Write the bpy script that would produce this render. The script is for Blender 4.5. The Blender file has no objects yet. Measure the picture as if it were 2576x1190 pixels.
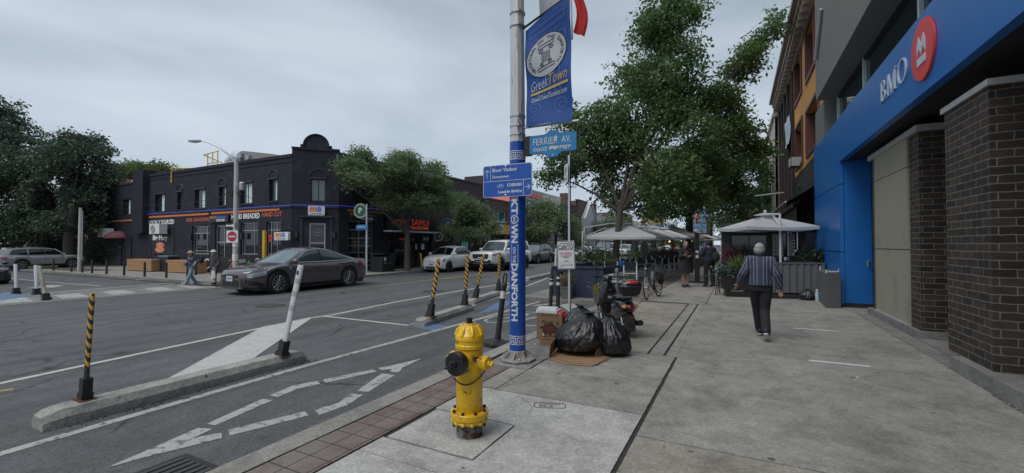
import bpy, math, random
import numpy as np
from mathutils import Vector, Matrix, noise
from math import radians as rad, sin, cos, pi, sqrt, atan2, tan
C = bpy.context.scene.collection
# ---------------------------------------------------------------- camera
H = 1.55; YAW = rad(27.3)
cd = bpy.data.cameras.new('camera'); cam = bpy.data.objects.new('camera', cd); C.objects.link(cam)
cd.sensor_width = 36; cd.lens = 36*1099.5/2576; cd.clip_start = .05; cd.clip_end = 3000
cam.location = (0, 0, H); cam.rotation_euler = (rad(90)+math.atan(20/1099.5), 0, YAW)
bpy.context.scene.camera = cam
# ---------------------------------------------------------------- overcast sky and soft sun
SUN_EL, SUN_AZ = rad(58), rad(200)
w = bpy.data.worlds.new('World'); bpy.context.scene.world = w; w.use_nodes = True
nt = w.node_tree; nt.nodes.clear()
def N(nt, t, **k):
    n = nt.nodes.new(t)
    for a, v in k.items():
        if a == 'i':
            for kk, vv in v.items(): n.inputs[kk].default_value = vv
        else: setattr(n, a, v)
    return n
sky = N(nt, 'ShaderNodeTexSky', sky_type='NISHITA', sun_disc=False, sun_elevation=SUN_EL, sun_rotation=SUN_AZ, dust_density=3.0, air_density=1.0)
tc = N(nt, 'ShaderNodeTexCoord'); mp = N(nt, 'ShaderNodeMapping'); mp.inputs['Scale'].default_value = (1.0, 1.0, 3.2)
mp.inputs['Rotation'].default_value = (0.25, 0.2, .5)
nz = N(nt, 'ShaderNodeTexNoise', i={'Scale': 1.5, 'Detail': 7, 'Roughness': .5, 'Distortion': .35})
cr = N(nt, 'ShaderNodeValToRGB'); e = cr.color_ramp.elements
e[0].position = .34; e[0].color = (2.95, 3.6, 4.3, 1); e[1].position = .66; e[1].color = (5.0, 5.7, 6.4, 1)
sx = N(nt, 'ShaderNodeSeparateXYZ'); mr = N(nt, 'ShaderNodeMapRange', i={'From Min': 0, 'From Max': .5, 'To Min': 1.16, 'To Max': .97})
mul = N(nt, 'ShaderNodeMix', data_type='RGBA', blend_type='MULTIPLY'); mul.inputs[0].default_value = 1
mix = N(nt, 'ShaderNodeMix', data_type='RGBA'); mix.inputs[0].default_value = .93
bg = N(nt, 'ShaderNodeBackground', i={'Strength': .1}); out = N(nt, 'ShaderNodeOutputWorld')
L = nt.links.new
L(tc.outputs['Generated'], mp.inputs[0]); L(mp.outputs[0], nz.inputs['Vector']); L(nz.outputs[0], cr.inputs[0])
L(tc.outputs['Generated'], sx.inputs[0]); L(sx.outputs[2], mr.inputs[0])
L(cr.outputs[0], mul.inputs[6]); L(mr.outputs[0], mul.inputs[7])
L(sky.outputs[0], mix.inputs[6]); L(mul.outputs[2], mix.inputs[7]); L(mix.outputs[2], bg.inputs[0]); L(bg.outputs[0], out.inputs[0])
sl = bpy.data.lights.new('sun', 'SUN'); sl.energy = 1.5; sl.angle = rad(40); sl.color = (1, .97, .92)
so = bpy.data.objects.new('sun', sl); C.objects.link(so)
so.rotation_euler = (rad(90)-SUN_EL, 0, rad(180)-SUN_AZ)
sc = bpy.context.scene
sc.view_settings.view_transform = 'Standard'; sc.view_settings.look = 'None'; sc.view_settings.exposure = 0.28; sc.view_settings.gamma = 1
# ---------------------------------------------------------------- helpers
def V(*a): return Vector(a)
class MB:
    def __init__(s): s.v = []; s.f = []; s.m = []
    def add(s, vs, fs, mi=0):
        b = len(s.v); s.v += [tuple(p) for p in vs]; s.f += [[b+i for i in f] for f in fs]; s.m += [mi]*len(fs); return s
    def box(s, c, d, rz=0, mi=0, tilt=None):
        x, y, z = d[0]/2, d[1]/2, d[2]/2
        vs = [Vector((a*x, b*y, e*z)) for e in (-1, 1) for b in (-1, 1) for a in (-1, 1)]
        M = Matrix.Rotation(rz, 3, 'Z')
        if tilt: M = M @ Matrix.Rotation(tilt[0], 3, 'X') @ Matrix.Rotation(tilt[1], 3, 'Y')
        vs = [M @ p + Vector(c) for p in vs]
        return s.add(vs, [[0,2,3,1],[4,5,7,6],[0,1,5,4],[2,6,7,3],[0,4,6,2],[1,3,7,5]], mi)
    def b2(s, a, b, mi=0):
        return s.box([(a[i]+b[i])/2 for i in range(3)], [abs(b[i]-a[i]) for i in range(3)], 0, mi)
    def tube(s, pts, r, n=10, cap=True, mi=0, closed=False, flat=None):
        pts = [Vector(p) for p in pts]; k = len(pts)
        if not isinstance(r, (list, tuple)): r = [r]*k
        vs = []; fs = []; up = None
        for i, p in enumerate(pts):
            a = pts[(i-1) % k] if (i > 0 or closed) else p
            b = pts[(i+1) % k] if (i < k-1 or closed) else p
            t = (b-a)
            t = t.normalized() if t.length > 1e-9 else Vector((0, 0, 1))
            if up is None:
                up = Vector((0, 0, 1)) if abs(t.z) < .9 else Vector((1, 0, 0))
            u = (up - t*up.dot(t))
            u = u.normalized() if u.length > 1e-6 else t.orthogonal().normalized()
            up = u; w_ = t.cross(u)
            fl = flat or 1
            for j in range(n):
                an = 2*pi*j/n; vs.append(p + u*cos(an)*r[i] + w_*sin(an)*r[i]*fl)
        kk = k if closed else k-1
        for i in range(kk):
            for j in range(n):
                a = i*n+j; b = i*n+(j+1) % n; c = ((i+1) % k)*n+(j+1) % n; d = ((i+1) % k)*n+j
                fs.append([a, b, c, d])
        if cap and not closed: fs.append(list(range(n))[::-1]); fs.append([(k-1)*n+j for j in range(n)])
        return s.add(vs, fs, mi)
    def cyl(s, a, b, r, r2=None, n=14, mi=0): return s.tube([a, b], [r, r if r2 is None else r2], n, True, mi)
    def lathe(s, prof, c=(0, 0, 0), n=20, mi=0, axis=None, a0=0, sq=1, cap=True):
        vs = []; fs = []; k = len(prof); c = Vector(c)
        Q = Vector((0, 0, 1)).rotation_difference(Vector(axis).normalized()).to_matrix() if axis else Matrix.Identity(3)
        for r, z in prof:
            for j in range(n):
                an = a0+2*pi*j/n; vs.append(Q @ Vector((r*cos(an), r*sin(an)*sq, z)) + c)
        for i in range(k-1):
            for j in range(n): fs.append([i*n+j, i*n+(j+1) % n, (i+1)*n+(j+1) % n, (i+1)*n+j])
        if cap: fs.append(list(range(n))[::-1]); fs.append([(k-1)*n+j for j in range(n)])
        return s.add(vs, fs, mi)
    def ell(s, c, r, n=12, k=8, mi=0, M=None):
        vs = []; fs = []; c = Vector(c)
        for i in range(k+1):
            th = pi*i/k
            for j in range(n):
                an = 2*pi*j/n; p = Vector((r[0]*sin(th)*cos(an), r[1]*sin(th)*sin(an), -r[2]*cos(th)))
                vs.append((M @ p if M else p)+c)
        for i in range(k):
            for j in range(n): fs.append([i*n+j, i*n+(j+1) % n, (i+1)*n+(j+1) % n, (i+1)*n+j])
        return s.add(vs, fs, mi)
    def prism(s, poly, o, u, v, d, mi=0):
        """poly in (u,v) plane at o, extruded by vector d (or flat if None)"""
        o = Vector(o); u = Vector(u); v = Vector(v); n = len(poly)
        vs = [o+u*a+v*b for a, b in poly]
        if d is None: return s.add(vs, [list(range(n))], mi)
        d = Vector(d); vs += [p+d for p in vs]
        fs = [list(range(n))[::-1], [n+i for i in range(n)]] + [[i, (i+1) % n, n+(i+1) % n, n+i] for i in range(n)]
        return s.add(vs, fs, mi)
    def grid(s, rows, mi=0, closed=False):
        k = len(rows); n = len(rows[0]); vs = [p for r in rows for p in r]; fs = []
        for i in range(k-1):
            for j in range(n if closed else n-1): fs.append([i*n+j, i*n+(j+1) % n, (i+1)*n+(j+1) % n, (i+1)*n+j])
        return s.add(vs, fs, mi)
    def mesh(s, name):
        me = bpy.data.meshes.new(name); me.from_pydata(s.v, [], s.f); me.update(); return me
def place_mesh(name, me, mats, parent=None, smooth=False, world=False, angle=35):
    if not isinstance(mats, (list, tuple)): mats = [mats]
    for m in mats: me.materials.append(m)
    o = bpy.data.objects.new(name, me); C.objects.link(o)
    if parent:
        if world:
            P = Matrix.Identity(4); q = parent
            while q:
                P = (Matrix.Translation(q.location) @ q.rotation_euler.to_matrix().to_4x4() @ Matrix.Diagonal((*q.scale, 1))) @ P; q = q.parent
            me.transform(P.inverted())
        o.parent = parent
    if smooth:
        me.polygons.foreach_set('use_smooth', [True]*len(me.polygons))
        if angle < 180:
            try: me.set_sharp_from_angle(angle=rad(angle))
            except Exception: pass
    return o
def obj(name, mb, mats, parent=None, smooth=False, world=False, fix=True, angle=35):
    me = bpy.data.meshes.new(name); me.from_pydata(mb.v, [], mb.f)
    me.polygons.foreach_set('material_index', mb.m); me.update()
    if fix:
        import bmesh
        b = bmesh.new(); b.from_mesh(me); bmesh.ops.recalc_face_normals(b, faces=b.faces); b.to_mesh(me); b.free()
    return place_mesh(name, me, mats, parent, smooth, world, angle)
def tag(o, label=None, cat=None, group=None, kind=None):
    if label: o['label'] = label
    if cat: o['category'] = cat
    if group: o['group'] = group
    if kind: o['kind'] = kind
    return o
def thing(name, label, cat, loc=(0, 0, 0), rz=0, group=None, sc_=1):
    o = bpy.data.objects.new(name, None); C.objects.link(o); o.empty_display_size = .2
    o.location = loc; o.rotation_euler = (0, 0, rz); o.scale = (sc_,)*3
    return tag(o, label, cat, group)
KIDS = {}
def dup(root, loc, rz=None, label=None, group=None, rot=None, sc_=None):
    def cp(o, par):
        c = o.copy(); C.objects.link(c); c.parent = par
        for ch in o.children: cp(ch, c)
        return c
    kids = list(root.children); r = root.copy(); C.objects.link(r)
    for ch in kids: cp(ch, r)
    r.location = loc
    if rz is not None: r.rotation_euler = (0, 0, rz)
    if rot is not None: r.rotation_euler = rot
    if sc_ is not None: r.scale = (sc_,)*3 if not isinstance(sc_, tuple) else sc_
    if label: r['label'] = label
    if group: r['group'] = group
    return r
def bake(o, name, mats, parent=None, smooth=True, world=False):
    """evaluate modifiers into a plain mesh and remove the source"""
    dg = bpy.context.evaluated_depsgraph_get(); dg.update()
    me = bpy.data.meshes.new_from_object(o.evaluated_get(dg)); me.name = name
    old = o.data; bpy.data.objects.remove(o)
    return place_mesh(name, me, mats, parent, smooth, world, 180)
# ---------------------------------------------------------------- materials
MC = {}
def lin(c):
    """sRGB 0-255 to linear"""
    return tuple(((x/255)/12.92 if x/255 <= .04045 else ((x/255+.055)/1.055)**2.4) for x in c)
def M(name, col, rough=.6, metal=0, var=.12, scale=6, bump=0, bscale=None, coat=0, emit=0, spec=.5, dirt=None, dscale=2, damt=.5, vec=None, transl=0):
    if name in MC: return MC[name]
    m = bpy.data.materials.new(name); m.use_nodes = True; nt = m.node_tree; b = nt.nodes['Principled BSDF']; L = nt.links.new
    if max(col) > 1.001: col = lin(col)
    b.inputs['Roughness'].default_value = rough; b.inputs['Metallic'].default_value = metal
    b.inputs['Specular IOR Level'].default_value = spec
    if coat: b.inputs['Coat Weight'].default_value = coat; b.inputs['Coat Roughness'].default_value = .06
    tc = N(nt, 'ShaderNodeTexCoord'); vo = tc.outputs['Object']
    if vec:
        mp = N(nt, 'ShaderNodeMapping'); mp.inputs['Scale'].default_value = vec; L(vo, mp.inputs[0]); vo = mp.outputs[0]
    nz = N(nt, 'ShaderNodeTexNoise', i={'Scale': scale, 'Detail': 6, 'Roughness': .6}); L(vo, nz.inputs['Vector'])
    mr = N(nt, 'ShaderNodeMapRange', i={'From Min': .25, 'From Max': .75, 'To Min': 1-var, 'To Max': 1+var}); L(nz.outputs[0], mr.inputs[0])
    mx = N(nt, 'ShaderNodeMix', data_type='RGBA', blend_type='MULTIPLY'); mx.inputs[0].default_value = 1
    mx.inputs[6].default_value = (*col, 1); L(mr.outputs[0], mx.inputs[7]); co = mx.outputs[2]
    if dirt:
        if max(dirt) > 1.001: dirt = lin(dirt)
        n2 = N(nt, 'ShaderNodeTexNoise', i={'Scale': dscale, 'Detail': 8, 'Roughness': .65}); L(vo, n2.inputs['Vector'])
        r2 = N(nt, 'ShaderNodeValToRGB'); r2.color_ramp.elements[0].position = damt; r2.color_ramp.elements[1].position = min(.99, damt+.07)
        L(n2.outputs[0], r2.inputs[0]); m2 = N(nt, 'ShaderNodeMix', data_type='RGBA'); m2.inputs[7].default_value = (*dirt, 1)
        L(r2.outputs[0], m2.inputs[0]); L(co, m2.inputs[6]); co = m2.outputs[2]
    L(co, b.inputs['Base Color'])
    if bump:
        nb = N(nt, 'ShaderNodeTexNoise', i={'Scale': bscale or scale*6, 'Detail': 5}); L(vo, nb.inputs['Vector'])
        bp = N(nt, 'ShaderNodeBump', i={'Strength': bump, 'Distance': .02}); L(nb.outputs[0], bp.inputs['Height']); L(bp.outputs[0], b.inputs['Normal'])
    if emit:
        L(co, b.inputs['Emission Color']); b.inputs['Emission Strength'].default_value = emit
    if transl:
        tr = N(nt, 'ShaderNodeBsdfTranslucent'); ms = N(nt, 'ShaderNodeMixShader'); ms.inputs[0].default_value = transl
        L(co, tr.inputs[0]); L(b.outputs[0], ms.inputs[1]); L(tr.outputs[0], ms.inputs[2]); L(ms.outputs[0], nt.nodes['Material Output'].inputs[0])
    MC[name] = m; return m
def brick(name, c1, c2, mort, bw=.21, rh=.075, ms=.012, rough=.85, bump=.4, off=.5, mul=1):
    if name in MC: return MC[name]
    m = bpy.data.materials.new(name); m.use_nodes = True; nt = m.node_tree; b = nt.nodes['Principled BSDF']; L = nt.links.new
    b.inputs['Roughness'].default_value = rough
    tc = N(nt, 'ShaderNodeTexCoord'); s = N(nt, 'ShaderNodeSeparateXYZ'); L(tc.outputs['Object'], s.inputs[0])
    ad = N(nt, 'ShaderNodeMath', operation='ADD'); L(s.outputs[0], ad.inputs[0]); L(s.outputs[1], ad.inputs[1])
    cb = N(nt, 'ShaderNodeCombineXYZ'); L(ad.outputs[0], cb.inputs[0]); L(s.outputs[2], cb.inputs[1])
    nw = N(nt, 'ShaderNodeTexNoise', i={'Scale': 9.0, 'Detail': 3}); L(tc.outputs['Object'], nw.inputs['Vector'])
    mw = N(nt, 'ShaderNodeMix', data_type='RGBA', blend_type='ADD'); mw.inputs[0].default_value = .02; L(cb.outputs[0], mw.inputs[6]); L(nw.outputs[1], mw.inputs[7])
    br = N(nt, 'ShaderNodeTexBrick', offset=off, i={'Scale': 1, 'Mortar Size': ms, 'Mortar Smooth': .25, 'Bias': 0, 'Brick Width': bw, 'Row Height': rh})
    for k, c in (('Color1', c1), ('Color2', c2), ('Mortar', mort)): br.inputs[k].default_value = (*(lin(c) if max(c) > 1.001 else c), 1)
    L(mw.outputs[2], br.inputs['Vector'])
    nz = N(nt, 'ShaderNodeTexNoise', i={'Scale': 5, 'Detail': 8, 'Roughness': .7}); L(tc.outputs['Object'], nz.inputs['Vector'])
    mr = N(nt, 'ShaderNodeMapRange', i={'From Min': .25, 'From Max': .75, 'To Min': .62, 'To Max': 1.35}); L(nz.outputs[0], mr.inputs[0])
    mx = N(nt, 'ShaderNodeMix', data_type='RGBA', blend_type='MULTIPLY'); mx.inputs[0].default_value = 1; L(br.outputs[0], mx.inputs[6]); L(mr.outputs[0], mx.inputs[7])
    L(mx.outputs[2], b.inputs['Base Color'])
    n3 = N(nt, 'ShaderNodeTexNoise', i={'Scale': 60, 'Detail': 3}); L(tc.outputs['Object'], n3.inputs['Vector'])
    sb = N(nt, 'ShaderNodeMath', operation='MULTIPLY_ADD', i={1: .35}); L(n3.outputs[0], sb.inputs[0])
    iv = N(nt, 'ShaderNodeMath', operation='SUBTRACT', i={0: 1}); L(br.outputs[1], iv.inputs[1]); L(iv.outputs[0], sb.inputs[2])
    bp = N(nt, 'ShaderNodeBump', i={'Strength': bump, 'Distance': .012}); L(sb.outputs[0], bp.inputs['Height']); L(bp.outputs[0], b.inputs['Normal'])
    MC[name] = m; return m
def glass(name, col=(30, 38, 42), rough=.04, spec=.8):
    return M(name, col, rough, 0, .25, 1.2, spec=spec)
# ---------------------------------------------------------------- lettering
def text_mesh(s, bold=0, shear=0, res=2, space=1, line=1.0, align='LEFT'):
    cu = bpy.data.curves.new('t', 'FONT'); cu.body = s; cu.size = 1; cu.offset = bold; cu.shear = shear; cu.resolution_u = res
    cu.space_character = space; cu.space_line = line; cu.align_x = align
    o = bpy.data.objects.new('t', cu); C.objects.link(o)
    dg = bpy.context.evaluated_depsgraph_get(); dg.update()
    me = bpy.data.meshes.new_from_object(o.evaluated_get(dg)); bpy.data.objects.remove(o); bpy.data.curves.remove(cu)
    v = [tuple(p.co) for p in me.vertices]; f = [list(p.vertices) for p in me.polygons]
    bpy.data.meshes.remove(me); return v, f
def text(mb, s, o, u, v, h=None, w=None, bold=0, shear=0, center=True, off=0, mi=0, fn=None, space=1, res=2):
    """lettering added to mesh builder: o = centre (or left-bottom), cap box fitted to w x h metres along u, v"""
    vs, fs = text_mesh(s, bold, shear, res, space)
    if not vs: return mb
    x0 = min(p[0] for p in vs); x1 = max(p[0] for p in vs); y0 = min(p[1] for p in vs); y1 = max(p[1] for p in vs)
    sy = h/(y1-y0) if h else None; sx_ = w/(x1-x0) if w else sy
    if sy is None: sy = sx_
    o = Vector(o); u = Vector(u).normalized(); v = Vector(v).normalized(); n = u.cross(v)
    cx, cy = ((x0+x1)/2, (y0+y1)/2) if center else (x0, y0)
    out = []
    for p in vs:
        a = (p[0]-cx)*sx_; b = (p[1]-cy)*sy
        out.append(fn(a, b) if fn else o+u*a+v*b+n*off)
    return mb.add(out, fs, mi)
def rrect(w_, h_, r, n=4):
    p = []
    for cx, cy, a in ((w_/2-r, h_/2-r, 0), (-w_/2+r, h_/2-r, 90), (-w_/2+r, -h_/2+r, 180), (w_/2-r, -h_/2+r, 270)):
        for i in range(n+1): p.append((cx+r*cos(rad(a+90*i/n)), cy+r*sin(rad(a+90*i/n))))
    return p
def circ(r, n=24, ry=None, c=(0, 0)): return [(c[0]+r*cos(2*pi*i/n), c[1]+(ry or r)*sin(2*pi*i/n)) for i in range(n)]
def stroke(mb, pts, w_, o, u, v, off=0, mi=0, closed=False):
    """flat ribbon of width w_ along 2D points"""
    pts = [Vector(p) for p in pts]; k = len(pts); o = Vector(o); u = Vector(u); v = Vector(v); n = u.cross(v).normalized()
    L_, R_ = [], []
    for i, p in enumerate(pts):
        a = pts[i-1] if (i > 0 or closed) else p; b = pts[(i+1) % k] if (i < k-1 or closed) else p
        t = (b-a).normalized() if (b-a).length > 1e-9 else Vector((1, 0)); q = Vector((-t.y, t.x))*w_/2
        for lst, s_ in ((L_, 1), (R_, -1)): c = p+q*s_; lst.append(o+u*c.x+v*c.y+n*off)
    fs = [[i, (i+1) % k, k+(i+1) % k, k+i] for i in range(k if closed else k-1)]
    return mb.add(L_+R_, fs, mi)
rnd = random.Random(7)
# ---------------------------------------------------------------- ground, road, pavements
def ray(px, py):
    P_ = math.atan(20/1099.5); a = (px-1288)/1099.5; b = (595-py)/1099.5
    y = cos(P_)-b*sin(P_); z = sin(P_)+b*cos(P_); c, s = cos(YAW), sin(YAW)
    return (a*c-y*s, a*s+y*c, z)
def G(px, py, z=0.):
    r = ray(px, py); t = (z-H)/r[2]; return (r[0]*t, r[1]*t)
RZ = -.10
def ground_mat(name, col, kind):
    m = bpy.data.materials.new(name); m.use_nodes = True; nt = m.node_tree; b = nt.nodes['Principled BSDF']; L = nt.links.new
    tc = N(nt, 'ShaderNodeTexCoord'); vo = tc.outputs['Object']
    big = N(nt, 'ShaderNodeTexNoise', i={'Scale': .45, 'Detail': 6, 'Roughness': .6}); L(vo, big.inputs[0])
    mid = N(nt, 'ShaderNodeTexNoise', i={'Scale': 5, 'Detail': 7, 'Roughness': .65}); L(vo, mid.inputs[0])
    fin = N(nt, 'ShaderNodeTexNoise', i={'Scale': 130, 'Detail': 3, 'Roughness': .8}); L(vo, fin.inputs[0])
    def mrg(n, a, b_, f0=.3, f1=.7):
        r = N(nt, 'ShaderNodeMapRange', i={'From Min': f0, 'From Max': f1, 'To Min': a, 'To Max': b_}); L(n.outputs[0], r.inputs[0]); return r.outputs[0]
    def mult(c, f, k=1):
        x = N(nt, 'ShaderNodeMix', data_type='RGBA', blend_type='MULTIPLY'); x.inputs[0].default_value = k
        if isinstance(c, tuple): x.inputs[6].default_value = (*c, 1)
        else: L(c, x.inputs[6])
        L(f, x.inputs[7]); return x.outputs[2]
    asp = kind == 'asphalt'
    c = mult(col, mrg(big, .84, 1.16)); c = mult(c, mrg(mid, .84, 1.16)); c = mult(c, mrg(fin, .72 if asp else .86, 1.3 if asp else 1.14))
    # pale / dark aggregate
    vo2 = N(nt, 'ShaderNodeTexVoronoi', i={'Scale': 85 if asp else 60}); L(vo, vo2.inputs[0])
    sp = N(nt, 'ShaderNodeSeparateXYZ'); L(vo2.outputs['Color'], sp.inputs[0])
    c = mult(c, mrg(sp, .8, 1.35 if asp else 1.1, .2, 1.0))
    # cracks
    dn = N(nt, 'ShaderNodeTexNoise', i={'Scale': 1.3, 'Detail': 6}); L(vo, dn.inputs[0])
    dm = N(nt, 'ShaderNodeMix', data_type='RGBA', blend_type='ADD'); dm.inputs[0].default_value = .75; L(vo, dm.inputs[6]); L(dn.outputs[1], dm.inputs[7])
    vc = N(nt, 'ShaderNodeTexVoronoi', feature='DISTANCE_TO_EDGE', i={'Scale': .42 if asp else .33}); L(dm.outputs[2], vc.inputs[0])
    ck = mrg(vc, .45, 1, .002, .014 if asp else .004)
    mk = N(nt, 'ShaderNodeTexNoise', i={'Scale': .6, 'Detail': 2}); L(vo, mk.inputs[0])
    x = N(nt, 'ShaderNodeMix', data_type='RGBA', blend_type='MULTIPLY'); L(mrg(mk, 0, 1 if asp else .45, .46 if asp else .52, .56 if asp else .62), x.inputs[0]); L(c, x.inputs[6]); L(ck, x.inputs[7]); c = x.outputs[2]
    # blots: gum and oil
    vg = N(nt, 'ShaderNodeTexVoronoi', i={'Scale': 1.6 if asp else 4.2, 'Randomness': 1}); L(vo, vg.inputs[0])
    sg = N(nt, 'ShaderNodeSeparateXYZ'); L(vg.outputs['Color'], sg.inputs[0])
    th = N(nt, 'ShaderNodeMath', operation='MULTIPLY', i={1: .13 if not asp else .05}); L(sg.outputs[0], th.inputs[0])
    lt = N(nt, 'ShaderNodeMath', operation='LESS_THAN'); L(vg.outputs[0], lt.inputs[0]); L(th.outputs[0], lt.inputs[1])
    g2 = N(nt, 'ShaderNodeMath', operation='GREATER_THAN', i={1: .42}); L(sg.outputs[1], g2.inputs[0])
    g3 = N(nt, 'ShaderNodeMath', operation='MULTIPLY'); L(lt.outputs[0], g3.inputs[0]); L(g2.outputs[0], g3.inputs[1])
    g4 = N(nt, 'ShaderNodeMath', operation='MULTIPLY', i={1: .68}); L(g3.outputs[0], g4.inputs[0])
    x = N(nt, 'ShaderNodeMix', data_type='RGBA'); L(g4.outputs[0], x.inputs[0]); L(c, x.inputs[6]); x.inputs[7].default_value = (.03, .03, .032, 1); c = x.outputs[2]
    if asp:   # polished tyre tracks and drips run along the lanes
        mp = N(nt, 'ShaderNodeMapping'); mp.inputs['Scale'].default_value = (1.1, .03, 1); L(vo, mp.inputs[0])
        tn = N(nt, 'ShaderNodeTexNoise', i={'Scale': 2.2, 'Detail': 4}); L(mp.outputs[0], tn.inputs[0]); c = mult(c, mrg(tn, .8, 1.1, .35, .55))
    else:
        st = N(nt, 'ShaderNodeTexNoise', i={'Scale': 1.7, 'Detail': 9, 'Roughness': .7, 'Distortion': .6}); L(vo, st.inputs[0]); c = mult(c, mrg(st, .74, 1.06, .36, .55))
    L(c, b.inputs['Base Color']); b.inputs['Roughness'].default_value = .82 if asp else .86
    b.inputs['Specular IOR Level'].default_value = .35
    bp = N(nt, 'ShaderNodeBump', i={'Strength': .5 if asp else .22, 'Distance': .006}); L(fin.outputs[0], bp.inputs['Height']); L(bp.outputs[0], b.inputs['Normal'])
    return m
asphalt = ground_mat('asphalt', (.094, .096, .10), 'asphalt')
conc = ground_mat('pavement_concrete', (.285, .27, .248), 'c')
conc_l = ground_mat('new_concrete', (.43, .42, .40), 'c')
conc_t = ground_mat('tan_concrete', (.29, .268, .23), 'c')
conc_d = ground_mat('old_concrete', (.23, .222, .21), 'c')
dirtm = M('joint_dirt', (.035, .032, .03), .95, scale=20, var=.4)
paver = brick('paver', (.16, .085, .075), (.13, .075, .07), (.045, .04, .036), bw=.33, rh=.2, ms=.007, off=0, bump=.25)
def paver_mat():
    m = bpy.data.materials.new('red_pavers'); m.use_nodes = True; nt = m.node_tree; b = nt.nodes['Principled BSDF']; L = nt.links.new
    b.inputs['Roughness'].default_value = .85
    tc = N(nt, 'ShaderNodeTexCoord'); mp = N(nt, 'ShaderNodeMapping'); mp.inputs['Rotation'].default_value = (0, 0, rad(90)); mp.inputs['Location'].default_value = (0, -.17, 0); L(tc.outputs['Object'], mp.inputs[0])
    br = N(nt, 'ShaderNodeTexBrick', offset=.0, i={'Scale': 1, 'Mortar Size': .006, 'Mortar Smooth': .3, 'Brick Width': .2, 'Row Height': .1985, 'Bias': -.1})
    br.inputs['Color1'].default_value = (.17, .115, .105, 1); br.inputs['Color2'].default_value = (.12, .082, .078, 1); br.inputs['Mortar'].default_value = (.05, .045, .04, 1); L(mp.outputs[0], br.inputs[0])
    n1 = N(nt, 'ShaderNodeTexNoise', i={'Scale': 3, 'Detail': 8, 'Roughness': .7}); L(tc.outputs['Object'], n1.inputs[0])
    r1 = N(nt, 'ShaderNodeValToRGB'); r1.color_ramp.elements[0].position = .40; r1.color_ramp.elements[1].position = .60; L(n1.outputs[0], r1.inputs[0])
    x = N(nt, 'ShaderNodeMix', data_type='RGBA'); x.inputs[7].default_value = (.19, .165, .145, 1); L(r1.outputs[0], x.inputs[0]); L(br.outputs[0], x.inputs[6])
    n2 = N(nt, 'ShaderNodeTexNoise', i={'Scale': 90, 'Detail': 3}); L(tc.outputs['Object'], n2.inputs[0])
    r2 = N(nt, 'ShaderNodeMapRange', i={'From Min': .3, 'From Max': .7, 'To Min': .75, 'To Max': 1.25}); L(n2.outputs[0], r2.inputs[0])
    y = N(nt, 'ShaderNodeMix', data_type='RGBA', blend_type='MULTIPLY'); y.inputs[0].default_value = 1; L(x.outputs[2], y.inputs[6]); L(r2.outputs[0], y.inputs[7])
    # keep the joints dark
    z = N(nt, 'ShaderNodeMix', data_type='RGBA'); L(br.outputs[1], z.inputs[0]); L(y.outputs[2], z.inputs[6]); z.inputs[7].default_value = (.045, .04, .036, 1)
    L(z.outputs[2], b.inputs['Base Color'])
    bp = N(nt, 'ShaderNodeBump', i={'Strength': .5, 'Distance': .006}, invert=True); L(br.outputs[1], bp.inputs['Height']); L(bp.outputs[0], b.inputs['Normal'])
    return m
paver = paver_mat()
def paint_mat(name, col, amt=.56, sc_=9):
    m = M(name, col, .7, 0, .14, 4, dirt=(.125, .125, .13), dscale=sc_, damt=amt); return m
paintw = paint_mat('white_road_paint', (.46, .46, .45), .60, 14)
paintw2 = paint_mat('worn_white_road_paint', (.37, .37, .35), .54, 14)
painty = paint_mat('yellow_road_paint', (.42, .30, .10), .56)
paintb = paint_mat('blue_road_paint', (.09, .17, .30), .52, 5)
def struct(name, mb, mats, **k): return tag(obj(name, mb, mats, **k), kind='structure')
mb = MB(); mb.prism([(-900, -900), (900, -900), (900, 1500), (-900, 1500)], (0, 0, -.13), (1, 0, 0), (0, 1, 0), None); struct('ground', mb, dirtm)
mb = MB(); mb.prism([(-160, -60), (-3.0, -60), (-3.0, 420), (-16.6, 420), (-16.6, 9.9), (-160, 9.9)], (0, 0, RZ), (1, 0, 0), (0, 1, 0), None); struct('road', mb, asphalt)
# near kerb, pavers, slabs
def slab(mb, x0, x1, y0, y1, mi, g=.007, gs=None, z=0, dz=.07):
    gx0, gx1, gy0, gy1 = gs or (g, g, g, g); P = []
    c = [(x0+gx0, y0+gy0), (x1-gx1, y0+gy0), (x1-gx1, y1-gy1), (x0+gx0, y1-gy1)]
    gg = (gy0, gx1, gy1, gx0)
    for i in range(4):
        a, b = c[i], c[(i+1) % 4]; n = max(1, min(40, int(math.dist(a, b)/.12))); j = .0035 if gg[i] > .004 else 0
        for k in range(n):
            t = k/n; q = (rnd.random()-.5)*2*j if k else 0
            P.append((a[0]+(b[0]-a[0])*t+(q if i % 2 else 0), a[1]+(b[1]-a[1])*t+(0 if i % 2 else q)))
    mb.prism(P, (0, 0, z-dz), (1, 0, 0), (0, 1, 0), (0, 0, dz), mi)
mb = MB(); mb.b2((-2.99, -12, -.09), (14, 420, -.012)); struct('pavement_bed', mb, dirtm)
mb = MB(); y = -12.
while y < 200:
    L_ = 3.0 if y < 60 else 30; slab(mb, -3.22, -3.0, y, y+L_, 0, gs=(0, 0, .004, .004), z=.004, dz=.12); y += L_
struct('kerb', mb, conc)
mb = MB(); slab(mb, -2.99, -2.575, -12, 4.91, 0, gs=(.006,)*4); slab(mb, -2.99, -2.36, 12.2, 60, 0)
struct('paver_strip', mb, paver)
mb = MB(); S = lambda *a, **k: slab(mb, *a, **k)
l = 1
S(-2.565, -1.70, -6, 2.43, 1, gs=(.008, 0, .008, .005)); S(-2.565, -1.70, 2.43, 2.69, 1, gs=(.008, 0, .004, .012)); S(-2.54, -1.70, 2.69, 3.37, 1, gs=(.012, .016, .014, .014))
S(-2.565, -1.70, 3.37, 4.105, 1, gs=(.008, 0, .008, .01)); S(-1.70, -.77, -6, 4.105, 1, gs=(0, .012, .01, .01))
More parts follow.
